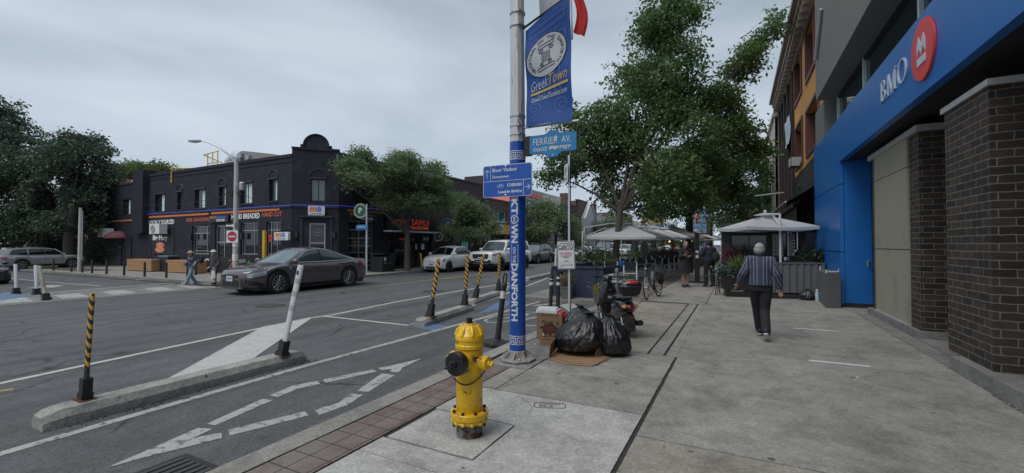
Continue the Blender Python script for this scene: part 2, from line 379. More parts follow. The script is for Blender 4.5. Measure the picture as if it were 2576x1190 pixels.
S(-2.565, -2.32, 4.105, 4.91, 0); S(-2.32, -.77, 4.105, 4.97, 0, gs=(.006, .012, .006, .003)); S(-2.31, -.77, 4.97, 6.42, 0, gs=(.008, .01, .003, .01))
S(-2.94, -2.32, 4.92, 5.49, 3, gs=(.01,)*4)
for a, b in ((5.49, 5.95), (5.95, 6.75), (6.75, 7.7), (7.7, 9.2), (9.2, 10.7), (10.7, 12.2)): S(-2.99, -2.32, a, b, 3)
for a, b in ((6.43, 8.17), (8.17, 9.3), (9.3, 10.2), (10.2, 11.2), (11.2, 12.2)): S(-2.31, -1.15, a, b, 2, gs=(.006, .012, .006, .006))
S(-1.14, -.93, 6.43, 12.3, 0, gs=(.01, .012, .012, .01)); S(-1.14, -.93, 12.3, 12.5, 0)
S(-.755, 2.32, -6, 3.64, 2, gs=(.012, .01, .01, .011)); S(-.755, 2.32, 3.64, 4.97, 0, gs=(.012, .01, .008, .001)); S(-.755, 2.32, 4.97, 6.31, 0, gs=(.012, .01, .001, .0025)); S(-.755, 2.36, 6.31, 6.42, 0, gs=(.01, .01, .001, 0))
S(-.915, 2.36, 6.42, 8.15, 0, gs=(.01, .008, 0, .004)); S(-.915, 2.36, 8.15, 10.3, 0, gs=(.01, .01, .004, .002)); S(-.915, 2.36, 10.3, 12.45, 0, gs=(.01, .01, .002, .006))
y = 12.45
while y < 200:
    L_ = 2.1 if y < 50 else 25
    S(-2.35, -.75, y, y+L_, 3 if rnd.random() < .4 else 0, gs=(.008, .01, .003, .003)); S(-.75, 9, y, y+L_, 0 if rnd.random() < .6 else 2, gs=(.01, .01, .003, .003)); y += L_
S(2.36, 3.6, 7.4, 12.45, 3); S(-2.99, -2.36, 60, 200, 0)
struct('pavement', mb, [conc, conc_l, conc_t, conc_d])
# stamp in the new slab
mb = MB(); stroke(mb, rrect(.3, .13, .04), .008, (-1.62, 3.93, .003), (.93, .37, 0), (-.37, .93, 0), closed=True)
text(mb, 'CONC\n2018', (-1.62, 3.93, .003), (.93, .37, 0), (-.37, .93, 0), h=.08, w=.2)
struct('pavement_stamp', mb, dirtm, fix=False)
# far pavement with rounded corner
P = [(-160, 10.2)] + [(-19.8+3.15*sin(t), 13.35-3.15*cos(t)) for t in [rad(a) for a in range(0, 91, 9)]] + [(-16.65, 420), (-300, 420), (-300, 10.2)]
mb = MB(); mb.prism(P, (0, 0, -.12), (1, 0, 0), (0, 1, 0), (0, 0, .12)); struct('far_pavement', mb, conc)
mb = MB()
E_ = [(-160, 10.15)] + [(-19.8+3.2*sin(rad(a)), 13.35-3.2*cos(rad(a))) for a in range(0, 91, 9)] + [(-16.6, 200)]
I_ = [(-160, 10.33)] + [(-19.8+3.02*sin(rad(a)), 13.35-3.02*cos(rad(a))) for a in range(0, 91, 9)] + [(-16.78, 200)]
for i in range(len(E_)-1):
    a, b, c, d = E_[i], E_[i+1], I_[i+1], I_[i]
    mb.add([(*a, -.11), (*b, -.11), (*a, .012), (*b, .012), (*c, .012), (*d, .012)], [[0, 1, 3, 2], [2, 3, 4, 5]])
struct('far_kerb', mb, conc_d)
mb = MB(); mb.prism([(-60, 10.9), (-33.5, 10.9), (-33.5, 12.6), (-60, 12.9)], (0, 0, .006), (1, 0, 0), (0, 1, 0), None); struct('grass_verge', mb, M('verge', (.045, .055, .03), .95, scale=3, var=.5, dirt=(.12, .1, .08), dscale=3, damt=.5))
# -------- markings
ML = RZ+.004
def line(name, pts, w_, mat=None, z=ML, dash=None):
    mb = MB(); P = [Vector(p) for p in pts]
    if dash:
        for i in range(len(P)-1):
            d = (P[i+1]-P[i]); n = int(d.length/dash[1])
            for k in range(n): a = P[i]+d*(k/n); stroke(mb, [a, a+d.normalized()*dash[0]], w_, (0, 0, z), (1, 0, 0), (0, 1, 0))
    else: stroke(mb, P, w_, (0, 0, z), (1, 0, 0), (0, 1, 0))
    return struct(name, mb, mat or paintw)
def gp(*p): return [G(a, b, RZ) for a, b in p]
up = [(-7.45, -.5)] + gp((0, 965), (387, 882.5), (775, 801), (838, 792), (1000, 759), (1170, 729.5), (1249, 717), (1328, 706), (1378, 693), (1440, 683)) + [(-10.3, 45), (-10.5, 120)]
line('lane_marking', up, .11)
line('lane_marking', [(-5.15, -1), (-5.17, 1.23), (-5.2, 2.5), (-5.23, 4.03), (-5.1, 8), (-5.07, 16), (-5.1, 40)], .11, paintw2)
line('lane_marking', [(-12.72, 13.6), (-12.7, 60), (-12.7, 160)], .1, painty)
line('lane_marking', [(-12.5, 17), (-12.48, 60), (-12.5, 160)], .08, painty, dash=(3, 9))
line('lane_marking', [(-8.5, 6.95), (-5.97, 6.95), (-6.0, 7.65), (-6.6, 11.6), (-8.3, 20)], .1, paintw, z=ML+.004)
line('lane_marking', [(-7.4, 1.4), (-7.36, 1.85)], .07, painty)
line('lane_marking', [(-15.6, 21), (-15.6, 120)], .1, paintw2, dash=(1.2, 6.5))
def polys(name, L_, mat, z=ML):
    mb = MB()
    for P in L_: mb.prism([tuple(p) for p in P], (0, 0, z), (1, 0, 0), (0, 1, 0), None)
    return struct(name, mb, mat)
polys('chevron_marking', [[(-5.97, 2.55), (-5.96, 3.6), (-8.52, 6.72), (-8.44, 5.5)]], paintw, ML+.004)
polys('cycle_lane_arrow', [
    [(-4.15, 1.5), (-4.10, 1.70), (-3.91, 2.2), (-4.03, 2.26), (-4.13, 2.09), (-4.18, 2.27), (-4.32, 2.22), (-4.20, 1.73)],
    [(-4.35, 2.31), (-4.24, 2.32), (-4.38, 2.98), (-4.52, 2.95)], [(-3.9, 2.26), (-3.68, 2.87), (-3.81, 2.92), (-4.04, 2.32)],
    [(-4.43, 3.06), (-4.47, 3.34), (-4.40, 3.58), (-4.52, 3.64), (-4.63, 3.4), (-4.55, 3.05)], [(-4.37, 3.64), (-4.17, 4.26), (-4.29, 4.31), (-4.51, 3.69)],
    [(-3.6, 2.92), (-3.57, 3.24), (-3.66, 3.54), (-3.81, 3.5), (-3.70, 3.24), (-3.76, 3.0)], [(-3.68, 3.63), (-3.86, 4.27), (-4.05, 4.22), (-3.82, 3.59)],
    [(-4.28, 4.39), (-4.15, 4.33), (-4.08, 4.45), (-4.02, 4.32), (-3.89, 4.36), (-3.99, 4.54), (-4.07, 5.04), (-4.22, 4.49)]], paintw2)
def bike_symbol(x, y, s):
    mb = MB(); o, u, v = (x, y, ML), (1, 0, 0), (0, 1, 0)
    for cy in (0,):
        for cx in (-.42, .42): stroke(mb, [(cx*s+.3*s*cos(a), .38*s*1.5*sin(a)) for a in [2*pi*i/18 for i in range(18)]], .07, o, u, v, closed=True)
        for p in ([(-.42, 0), (-.2, .95), (.3, .95), (-.02, 0), (-.42, 0)], [(-.02, 0), (-.2, .95)], [(.42, 0), (.25, 1.3), (.45, 1.45)], [(-.35, 1.1), (-.1, 1.1)]):
            stroke(mb, [(a*s, b*s) for a, b in p], .06, o, u, v)
    struct('cycle_lane_symbol', mb, paintw2)
bike_symbol(-4.25, 8.6, 1.0)
polys('cycle_lane_chevron', [[(-4.9, 10.6), (-4.2, 11.9), (-3.5, 10.6), (-3.5, 10.95), (-4.2, 12.25), (-4.9, 10.95)]], paintw2)
polys('corner_marking', [gp((1407, 768), (1463, 757), (1461, 769), (1428, 781))], paintw2)
mb = MB()
for P in (gp((1035, 822), (1078, 812), (1135, 822), (1100, 833)), gp((1200, 790), (1250, 762), (1300, 752), (1260, 778))): mb.prism(P, (0, 0, ML-.002), (1, 0, 0), (0, 1, 0), None)
struct('blue_marking', mb, paintb)
# crosswalk over the side street
line('crosswalk_line', [(-22.3, 2), (-22.0, 5.35), (-21.0, 5.75), (-21.25, 8.3), (-21.4, 10.0)], .16)
line('crosswalk_line', [(-17.75, 0), (-17.75, 10)], .12, paintw2)
mb = MB()
for y0 in (3.2, 4.55, 5.8, 7.0, 8.2, 9.3): mb.prism([(-19.7, y0), (-18.2, y0-.25), (-18.2, y0+.4), (-19.9, y0+.65)], (0, 0, ML), (1, 0, 0), (0, 1, 0), None)
struct('crosswalk_bars', mb, paintw2)
mb = MB(); mb.prism([(-20.8, 2), (-17.9, 2), (-17.9, 9.9), (-20.8, 9.9)], (0, 0, ML-.002), (1, 0, 0), (0, 1, 0), None); struct('crosswalk_surface', mb, paint_mat('buff_paint', (.2, .19, .17), .5, 3))
polys('blue_marking', [gp((0, 738), (90, 742), (0, 757))], paintb, ML+.002)
polys('turn_arrow', [[(-23.75, 6.21), (-24.5, 6.9), (-24.86, 7.16), (-24.3, 7.3), (-23.91, 7.33), (-23.21, 6.78), (-23.7, 6.75)]], paintw2)
line('lane_marking', [(-60, 7.2), (-27.5, 7.76), (-22.41, 7.94)], .12, paintw2)
polys('stop_line', [gp((330, 701), (448, 701), (448, 706), (345, 705))], paintw2)
line('lane_marking', [(-20.3, 9.75), (-17.6, 9.75), (-17.0, 11)], .14, paintw2)
tars = M('tar_seam', (.055, .056, .058), .6, scale=8, var=.3)
line('tar_seam', gp((-60, 872), (0, 862), (200, 826), (418, 790), (720, 757), (900, 738)), .05, tars, z=ML-.002)
line('tar_seam', gp((-60, 820), (0, 811), (250, 783), (400, 766), (560, 750)), .06, tars, z=ML-.002)
# paper scraps, puddle
mb = MB(); mb.prism(gp((1240, 878), (1262, 868), (1290, 880), (1262, 895)), (0, 0, RZ+.003), (1, 0, 0), (0, 1, 0), None)
struct('puddle', mb, M('puddle', (.02, .02, .022), .03, spec=1))
# ---------------------------------------------------------------- building helpers
def A(r, g, b, k=.33):
    c = [x/k for x in lin((r+.001, g, b))]; m = max(c); return tuple(x*min(1, .72/m) for x in c)
class Wall:
    """u runs along the wall, n points out of it; (s, z, d) -> world"""
    def __init__(s, o, u, n): s.o = Vector(o); s.u = Vector(u).normalized(); s.n = Vector(n).normalized()
    def p(s, a, z, d=0): return s.o+s.u*a+V(0, 0, z)+s.n*d
    def facade(s, mb, s0, s1, z0, z1, holes=(), dep=.16, mi=0, back=None):
        S_ = sorted({s0, s1, *[h[0] for h in holes], *[h[1] for h in holes]}); Z_ = sorted({z0, z1, *[h[2] for h in holes], *[h[3] for h in holes]})
        for i in range(len(S_)-1):
            for j in range(len(Z_)-1):
                cs, cz = (S_[i]+S_[i+1])/2, (Z_[j]+Z_[j+1])/2
                if any(h[0] < cs < h[1] and h[2] < cz < h[3] for h in holes): continue
                mb.add([s.p(S_[i], Z_[j]), s.p(S_[i+1], Z_[j]), s.p(S_[i+1], Z_[j+1]), s.p(S_[i], Z_[j+1])], [[0, 1, 2, 3]], mi)
        for a, b, c, d in [h[:4] for h in holes]:
            q = [s.p(a, c), s.p(b, c), s.p(b, d), s.p(a, d)]; r = [x-s.n*dep for x in q]
            mb.add(q+r, [[i, (i+1) % 4, 4+(i+1) % 4, 4+i] for i in range(4)], mi)
    def box(s, mb, s0, s1, z0, z1, d0, d1, mi=0):
        q = [s.p(a, z, d) for d in (d0, d1) for z in (z0, z1) for a in (s0, s1)]
        mb.add(q, [[0, 2, 3, 1], [4, 5, 7, 6], [0, 1, 5, 4], [2, 6, 7, 3], [0, 4, 6, 2], [1, 3, 7, 5]], mi)
    def window(s, par, h, fm, gm, fw=.06, vs=(), hs=(), dep=.1, name='window', sub='pane', blind=None, sill=None):
        a, b, c, d = h[:4]; mb = MB(); t = .05
        s.box(mb, a, a+fw, c, d, -dep-t, -dep); s.box(mb, b-fw, b, c, d, -dep-t, -dep); s.box(mb, a+fw, b-fw, c, c+fw, -dep-t, -dep); s.box(mb, a+fw, b-fw, d-fw, d, -dep-t, -dep)
        for v in vs: x = a+(b-a)*v; s.box(mb, x-fw*.4, x+fw*.4, c+fw, d-fw, -dep-t+.004, -dep-.004)
        for v in hs: z = c+(d-c)*v; s.box(mb, a+fw, b-fw, z-fw*.4, z+fw*.4, -dep-t+.002, -dep-.006)
        if sill: s.box(mb, a-.06, b+.06, c-.09, c-.003, -dep, .06)
        f = obj(name, mb, fm, par, world=True)
        mb = MB(); s.box(mb, a+.004, b-.004, c+.004, d-.004, -dep-t-.03, -dep-t+.015); o = obj(sub, mb, gm, f, world=True)
        if blind:
            mb = MB(); x0, x1 = a+(b-a)*blind[0], a+(b-a)*blind[1]; s.box(mb, x0, x1, c+fw, d-fw, -dep-t+.014, -dep-t+.02); obj('curtain', mb, blind[2], f, world=True)
        return f
    def letters(s, par, txt, c0, z0, h, w_, mat, d=.012, name='lettering', **k):
        mb = MB(); text(mb, txt, s.p(c0, z0, d), s.u, V(0, 0, 1), h=h, w=w_, **k); return obj(name, mb, mat, par, world=True, fix=False)
# ---------------------------------------------------------------- black corner restaurant
blk = M('black_painted_brick', (.026, .027, .040), .7, scale=3, var=.25, bump=.35, bscale=40, spec=.25, dirt=(.036, .037, .05), dscale=1.5, damt=.55)
blk2 = M('black_trim', (.03, .03, .036), .5, scale=5)
blkf = M('black_frame', (.018, .018, .02), .4)
alu = M('aluminium_frame', (.42, .43, .45), .35, .6, scale=12)
gl = glass('shop_glass', (26, 32, 36)); gl_up = glass('upper_glass', (40, 46, 50)); curt = M('curtain', A(140, 155, 150), .9, scale=2, vec=(6, 6, .3), var=.2)
orange = M('orange_paint', (.62, .19, .06), .5); led = M('blue_light_strip', (.08, .09, .6), .4, emit=.25); whi = M('white_sign_letters', (.82, .82, .84), .5); ored = M('orange_red_letters', (.55, .13, .07), .5)
signw = M('white_sign_face', (.7, .7, .7), .4); sblue = M('sign_blue', A(40, 90, 160), .5)
rest = thing('restaurant_building', 'two storey black painted corner restaurant with round topped parapet and blue light strip', 'building', (-21, 15.2, 0))
F = Wall((-21, 15.2, 0), (1, 0, 0), (0, -1, 0))      # s = x+21 (negative)
def X2(a, b, c, d): return (a+21, b+21, c, d)
wins = [X2(-35.1, -33.87, 3.74, 4.93), X2(-32.29, -31.7, 3.78, 4.93), X2(-30.25, -29.1, 3.8, 4.97), X2(-27.64, -26.95, 3.86, 4.99), X2(-25.5, -24.38, 3.88, 5.08), X2(-22.89, -22.2, 3.92, 5.11)]
shops = [X2(-30.5, -28.6, .94, 2.7), X2(-28.0, -26.68, .02, 2.7), X2(-25.45, -23.83, .98, 2.8), X2(-23.1, -21.87, .98, 2.8)]
mb = MB(); F.facade(mb, -15.0, 0, -.02, 6.2, wins+shops)
F.box(mb, -15.0, 0, 6.2, 6.37, -.3, .05); F.box(mb, -15.0, 0, 5.95, 6.0, .0, .03)
Cc = Wall((-21, 15.2, 0), (1, 1, 0), (1, -1, 0)); cw = [(.92, 1.66, 3.88, 5.08), (.85, 1.67, .02, 2.7)]
Cc.facade(mb, 0, 2.348, -.02, 6.2, cw)
prof = [(0, 6.2), (2.348, 6.2), (2.348, 6.68), (1.96, 6.68), (1.96, 6.92), (1.83, 6.92)] + [(1.18+.62*cos(rad(a)), 6.85+.62*sin(rad(a))) for a in range(0, 181, 12)] + [(.53, 6.92), (.40, 6.92), (.40, 6.68), (0, 6.68)]
mb.prism(prof, Cc.p(0, 0), Cc.u, V(0, 0, 1), -Cc.n*.3)
arc = [(1.18+.625*cos(rad(a)), 6.86+.625*sin(rad(a))) for a in range(0, 181, 12)]
for i in range(len(arc)-1):
    a, b = arc[i], arc[i+1]; mb.tube([Cc.p(a[0], a[1], .02), Cc.p(b[0], b[1], .02)], .045, 6)
Cc.box(mb, .36, 2.0, 6.62, 6.70, 0, .06); Cc.box(mb, -.02, .42, 6.66, 6.75, -.3, .07); Cc.box(mb, 1.94, 2.36, 6.66, 6.75, -.3, .07)
Sf = Wall((-19.34, 16.86, 0), (0, 1, 0), (1, 0, 0)); sw = [(.93, 2.23, 3.92, 4.95), (.7, 2.53, .3, 2.9)]
Sf.facade(mb, 0, 3.45, -.02, 6.2, sw); Sf.box(mb, 0, 3.45, 6.2, 6.6, -.3, .04)
mb.b2((-36, 15.4, 0), (-21.1, 20.3, 6.1)); mb.b2((-21.1, 17.4, .0), (-19.6, 20.3, 6.09))
obj('wall', mb, blk, rest, world=True)
mb = MB(); Wl = Wall((-21, 15.2, 0), (1, 0, 0), (0, -1, 0))
for w_ in wins: F.box(mb, w_[0]-.06, w_[1]+.06, w_[3]+.0, w_[3]+.09, .002, .05); F.box(mb, w_[0]-.05, w_[1]+.05, w_[2]-.07, w_[2], .002, .05)
for w_ in (wins[1], wins[3], wins[5]):
    c = (w_[0]+w_[1])/2; P = [(c+.42*cos(rad(a)), w_[3]+.13+.38*sin(rad(a))) for a in range(0, 181, 20)]
    for i in range(len(P)-1): mb.tube([F.p(*P[i], .01), F.p(*P[i+1], .01)], .04, 6)
for W_, x0, x1 in ((F, -15.0, 0), (Cc, 0, 2.348), (Sf, 0, 3.45)): W_.box(mb, x0, x1, 3.53, 3.60, .001, .05)
Cc.box(mb, .36, 2.05, 3.0, 3.1, .001, .16); Cc.box(mb, .86, 1.7, 5.08, 5.16, .001, .05)
for q in (.42, 1.9): Cc.box(mb, q, q+.12, .1, 3.0, .001, .05)
P = [(1.29+.45*cos(rad(a)), 5.2+.42*sin(rad(a))) for a in range(0, 181, 20)]
for i in range(len(P)-1): mb.tube([Cc.p(*P[i], .01), Cc.p(*P[i+1], .01)], .04, 6)
obj('trim', mb, blk2, rest, world=True)
mb = MB(); F.box(mb, -14.95, 0, 3.615, 3.645, .05, .075); Cc.box(mb, 0, 2.348, 3.64, 3.67, .05, .075); Sf.box(mb, 0, 3.4, 3.66, 3.69, .05, .075); obj('light_strip', mb, led, rest, world=True)
for W_, *b_ in ((F, -14.85, -7.66, 3.36, 3.48), (F, -7.38, -.95, 3.38, 3.5), (Sf, .58, 3.3, 3.42, 3.53)): mb = MB(); W_.box(mb, *b_, .003, .03); obj('painted_band', mb, orange, rest, world=True)
for i, w_ in enumerate(wins): F.window(rest, w_, blkf, gl_up, .05, vs=(.5,), blind=((.5 if i != 4 else .35), .78 if i != 5 else .8, curt))
for w_ in shops[:1]: F.window(rest, w_, alu, gl, .06, vs=(.18, .8), hs=(.74, .12))
F.window(rest, shops[1], alu, gl, .08, vs=(.62,), hs=(.62,), name='door')
F.window(rest, shops[2], alu, gl, .05, vs=(.16, .72), hs=(.75,)); F.window(rest, shops[3], alu, gl, .05, vs=(.25, .68), hs=(.75,))
Cc.window(rest, cw[0], blkf, glass('bright_glass', (95, 105, 112), .03), .05, vs=(.5,)); Cc.window(rest, cw[1], alu, gl, .07, hs=(.6,), name='door')
Sf.window(rest, sw[0], blkf, gl_up, .05, vs=(.4,)); Sf.window(rest, sw[1], alu, gl, .05, vs=(.45,), hs=(.12, .3, .46, .62, .8), name='roll_up_door')
mb = MB(); stroke(mb, [(-.35, 0), (0, .2), (.35, 0), (0, -.2)], .02, Cc.p(1.26, 2.2, -.12), Cc.u, V(0, 0, 1), closed=True); text(mb, '1900', Cc.p(1.26, 2.2, -.12), Cc.u, V(0, 0, 1), h=.1)
obj('door_number', mb, M('grey_decal', A(95, 100, 105), .6), rest, world=True, fix=False)
F.letters(rest, 'LOCALLY SOURCED', -13.22, 3.04, .30, 3.2, whi, bold=.03); F.letters(rest, '100% CANADIAN', -8.9, 3.1, .24, 2.55, ored, bold=.03)
F.letters(rest, 'HAND BREADED', -4.0, 3.17, .30, 2.65, whi, bold=.03); F.letters(rest, 'HAND CUT', -1.62, 3.2, .26, 1.7, ored, bold=.03)
def chicken_sign(W_, a, b, c, d, full=True):
    mb = MB(); W_.box(mb, a, b, c, d, .04, .12); s_ = obj('sign', mb, blk2, rest, world=True); k = (b-a)
    W_.letters(s_, 'mary', a+k*.2, c+(d-c)*.62, (d-c)*.5, k*.36, orange, d=.125, bold=.03); W_.letters(s_, "BROWN'S", a+k*.64, c+(d-c)*.66, (d-c)*.36, k*.5, sblue, d=.125, bold=.03)
    mb = MB(); mb.prism(rrect(k*.44, (d-c)*.3, .05), W_.p(a+k*.62, c+(d-c)*.25, .122), W_.u, V(0, 0, 1), W_.n*.01); q = obj('panel', mb, signw, s_, world=True)
    W_.letters(s_, 'CHICKEN', a+k*.6, c+(d-c)*.25, (d-c)*.16, k*.34, blkf, d=.136, bold=.02)
chicken_sign(F, -7.4, -5.5, 2.88, 3.3); chicken_sign(Sf, .65, 2.7, 2.93, 3.4)
def mb_sign(par, W_, cx, cz, w_, h_, d):
    mb = MB(); mb.prism(rrect(w_, h_, .05), W_.p(cx, cz, d), W_.u, V(0, 0, 1), W_.n*.14); s_ = obj('sign', mb, signw, par, world=True)
    W_.letters(s_, 'm', cx-w_*.17, cz+h_*.13, h_*.5, w_*.46, orange, d=d+.145, bold=.05); W_.letters(s_, 'B', cx+w_*.2, cz+h_*.15, h_*.55, w_*.24, sblue, d=d+.145, bold=.05)
    W_.letters(s_, 'CHICKEN', cx, cz-h_*.34, h_*.14, w_*.72, blkf, d=d+.145, bold=.02)
    return s_
mb_sign(rest, Cc, 1.23, 3.36, .82, .5, .02)
mb = MB(); F.box(mb, -14.3, -11.6, .9, 2.7, .003, .03); s_ = obj('poster_panel', mb, blk2, rest, world=True)
F.letters(s_, 'Big Mary', -13.3, 1.95, .42, 1.9, whi, d=.034, bold=.04); F.letters(s_, 'Crav', -13.9, 2.35, .3, .8, M('red_script', A(120, 60, 55), .6), d=.034, shear=.4)
mb = MB(); mb.ell(F.p(-13.25, 1.5, .04), (.55, .02, .2)); mb.ell(F.p(-13.3, 1.2, .04), (.6, .02, .2)); obj('burger_picture', mb, M('burger_brown', A(160, 100, 80), .7, scale=8, var=.4), s_, world=True)
for q in (-.7, -4.2, -5.3, -9.5, -8.0): mb = MB(); F.box(mb, q-.07, q+.07, 1.85, 2.2, .003, .13); obj('wall_lamp', mb, blk2, rest, world=True)
for q in (.25, 2.1): mb = MB(); Cc.box(mb, q-.07, q+.07, 1.9, 2.25, .003, .13); obj('wall_lamp', mb, blk2, rest, world=True)
mb = MB(); text(mb, 'OPEN', F.p(-1.9, 1.9, -.09), F.u, V(0, 0, 1), h=.14, bold=.02); mb.prism(circ(.2), F.p(-1.9, 1.9, -.1), F.u, V(0, 0, 1), None)
obj('window_sign', mb, M('dark_red', A(120, 40, 40), .5), rest, world=True, fix=False)
# hanging white sign near the corner
t = thing('hanging_sign', 'white box sign with orange m and blue B bracketed beside the yellow post', 'sign', (-21, 14.7, 2))
mb = MB(); mb.tube([(-21, 15.2, 2.28), (-21, 14.55, 2.28)], .02, 6); obj('bracket', mb, blkf, t, world=True)
W2 = Wall((-21, 14.75, 0), (1, 0, 0), (0, -1, 0)); mb_sign(t, W2, 0, 1.98, 1.1, .42, 0)
# chimney and rear wing
mb = MB(); F.box(mb, -16.35, -14.95, 2.3, 6.66, -.6, .35); F.box(mb, -16.35, -13.4, 6.1, 6.6, -1.5, -.35)
obj('chimney', mb, blk, rest, world=True)
wing = [X2(-39.65, -38.5, 3.7, 4.8)]
mb = MB(); F.facade(mb, -21.2, -15.0, -.02, 5.85, wing); F.box(mb, -21.2, -15.0, 5.85, 5.98, -.3, .04); mb.b2((-42.2, 15.4, 0), (-36, 27, 5.8)); mb.prism([(15.2, 0), (27, 0), (27, 5.9), (15.2, 5.9)], (-42.2, 0, 0), (0, 1, 0), (0, 0, 1), None)
F.box(mb, -16.2, -14.4, 0, 2.6, .003, .02)
obj('rear_wing', mb, blk, rest, world=True); F.window(rest, wing[0], blkf, gl_up, .05, vs=(.5,), blind=(.5, .8, curt))
mb = MB(); F.box(mb, -20.8, -16.36, 3.22, 3.32, .003, .03); obj('painted_band', mb, orange, rest, world=True)
mb = MB(); F.box(mb, -20.5, -18.7, .0, 2.0, .004, .05); F.box(mb, -17.9, -17.2, .02, 2.1, .004, .05); obj('door', mb, blkf, rest, world=True)
aw = MB(); aw.grid([[F.p(-19.0+.75*cos(t_)*1.1, 2.0+.55*sin(t_)*cos(q), .9*sin(q)*sin(t_)) for t_ in [pi*i/10 for i in range(11)]] for q in [pi/2*j/5 for j in range(6)]])
obj('door_awning', aw, M('maroon_awning', A(72, 42, 46), .7), rest, world=True)
# rooftop: yellow guard rail, ducts, hut
t = thing('roof_guard_rail', 'yellow metal guard rail at the black restaurant roof edge beside the white ducts', 'railing', (-32, 17, 6.3)); mb = MB()
for a, b in (((-32.8, 17, 7.75), (-31.0, 17, 7.85)), ((-32.3, 17, 6.2), (-32.3, 17, 7.8)), ((-31.1, 17, 6.2), (-31.1, 17, 7.85)), ((-32.3, 17, 7.1), (-31.1, 17, 7.1)), ((-31.7, 17, 7.1), (-31.7, 17, 7.8)), ((-32.8, 17, 7.75), (-32.3, 18, 7.3))): mb.tube([a, b], .035, 6)
obj('rail', mb, M('yellow_steel', A(185, 150, 70), .5), t, world=True)
mb = MB()
for i in range(9): x = -32.3+1.2*i/8; mb.tube([(x, 17, 6.3), (x, 17, 7.1)], .008, 4)
for i in range(5): z = 6.4+.7*i/5; mb.tube([(-32.3, 17, z), (-31.1, 17, z)], .008, 4)
obj('mesh_panel', mb, alu, t, world=True)
t = thing('roof_guard_rail', 'short yellow pipe rail on the black restaurant roof beside the chimney', 'railing', (-32, 15.1, 6)); mb = MB(); mb.tube([(-32.9, 15.14, 5.6), (-32.9, 15.14, 6.55), (-31.6, 15.6, 6.5)], .05, 6); obj('rail', mb, MC['yellow_steel'], t, world=True)
t = thing('roof_duct', 'silver rooftop ventilation duct and fan housing on the black restaurant', 'duct', (-29.5, 17.5, 6.2)); mb = MB()
mb.tube([(-30.9, 17.6, 6.4), (-30.6, 17.6, 7.1), (-29.9, 17.6, 7.45), (-29.0, 17.6, 7.3), (-28.5, 17.6, 6.5)], [.35, .42, .45, .45, .5], 12); mb.b2((-31.6, 17.2, 6.2), (-30.2, 18.2, 7.0))
obj('housing', mb, M('galvanised', A(170, 175, 180), .4, .5, scale=4, var=.2), t, smooth=True, world=True)
mb = MB(); mb.b2((-30.3, 17.1, 6.95), (-29.3, 17.7, 7.05)); obj('cap', mb, alu, t, world=True)
t = thing('roof_hut', 'grey corrugated rooftop hut behind the ducts on the black restaurant', 'hut', (-27.4, 17.5, 6.1)); mb = MB(); mb.prism([(-28.9, 6.1), (-23.6, 6.1), (-23.6, 6.75), (-25.3, 7.1), (-28.4, 7.6), (-28.9, 7.5)], (0, 17, 0), (1, 0, 0), (0, 0, 1), (0, 3, 0)); obj('wall', mb, M('grey_cladding', A(82, 82, 82), .8, vec=(12, 12, .5), var=.3), t, world=True)
mb = MB(); mb.b2((-28.6, 16.8, 7.1), (-28.2, 16.99, 7.4)); mb.b2((-27.7, 16.8, 6.95), (-27.4, 16.99, 7.2)); obj('vent_box', mb, alu, t, world=True)
# air conditioners
def ac(x, z, label):
    t = thing('air_conditioner', label, 'air conditioner', (x, 14.75, z), group='air conditioners on the black restaurant'); mb = MB(); mb.box((0, 0, 0), (1.25, .45, .62)); obj('casing', mb, M('ac_white', A(190, 192, 190), .5, scale=5, dirt=(.2, .2, .19), dscale=4, damt=.62), t)
    mb = MB(); mb.lathe([(.02, 0), (.26, .0), (.26, .03), (.22, .035), (.2, .012), (.03, .012)], (-.15, -.226, 0), 18, axis=(0, -1, 0)); obj('fan_grille', mb, M('ac_grille', A(90, 92, 92), .5), t)
    mb = MB(); mb.b2((-.5, 0, -.36), (-.44, .45, -.31)); mb.b2((.44, 0, -.36), (.5, .45, -.31)); obj('bracket', mb, blkf, t)
ac(-33.6, 2.55, 'white air conditioner unit on the black wall below the LOCALLY SOURCED lettering'); ac(-41.0, 2.4, 'white air conditioner unit at the far left of the black wall above a maroon awning')
# yellow post, wires
t = tag(obj('yellow_post', MB().b2((-22.36, 14.5, 0), (-22.18, 14.62, 2.3)), M('yellow_post', A(205, 165, 45), .5), None), 'tall square yellow post standing in front of the black restaurant windows', 'post')
# ---------------------------------------------------------------- brick houses behind (left)
rb = brick('dark_red_brick', (.09, .045, .04), (.06, .035, .032), (.06, .055, .05), bw=.3, rh=.09)
shing = M('brown_shingle', A(92, 72, 66), .9, scale=14, var=.35, vec=(1, 1, 3)); wtrim = M('white_trim', A(150, 150, 150), .6); dkt = M('dark_trim', A(50, 45, 44), .7)
h = thing('brick_house', 'old brick house with brown shingle gable and porch, left of the black restaurant', 'house', (-48, 19, 0))
hw = Wall((-53, 17.8, 0), (1, 0, 0), (0, -1, 0)); hh = [(1.0, 2.6, 3.3, 4.7), (4.2, 5.4, 3.2, 4.5), (7.2, 9.6, 3.5, 4.7), (4, 5.2, .3, 2.4)]
mb = MB(); hw.facade(mb, 0, 10.6, 0, 5.2, hh); mb.b2((-53, 18, 0), (-42.5, 26, 5.1)); obj('wall', mb, rb, h, world=True)
for w_ in hh[:3]: hw.window(h, w_, wtrim, gl_up, .1, vs=(.5,), hs=(.5,))
hw.window(h, hh[3], dkt, gl, .1, name='door')
mb = MB(); mb.prism([(-53.6, 5.0), (-42.4, 5.0), (-44.5, 6.9), (-50, 6.9)], (0, 17.2, 0), (1, 0, 0), (0, 0, 1), (0, 9, 0)); mb.prism([(-54, 2.5), (-43, 2.5), (-43, 2.7), (-45, 3.3), (-53.5, 3.3)], (0, 15.6, 0), (1, 0, 0), (0, 0, 1), (0, 2.2, 0)); obj('roof', mb, shing, h, world=True)
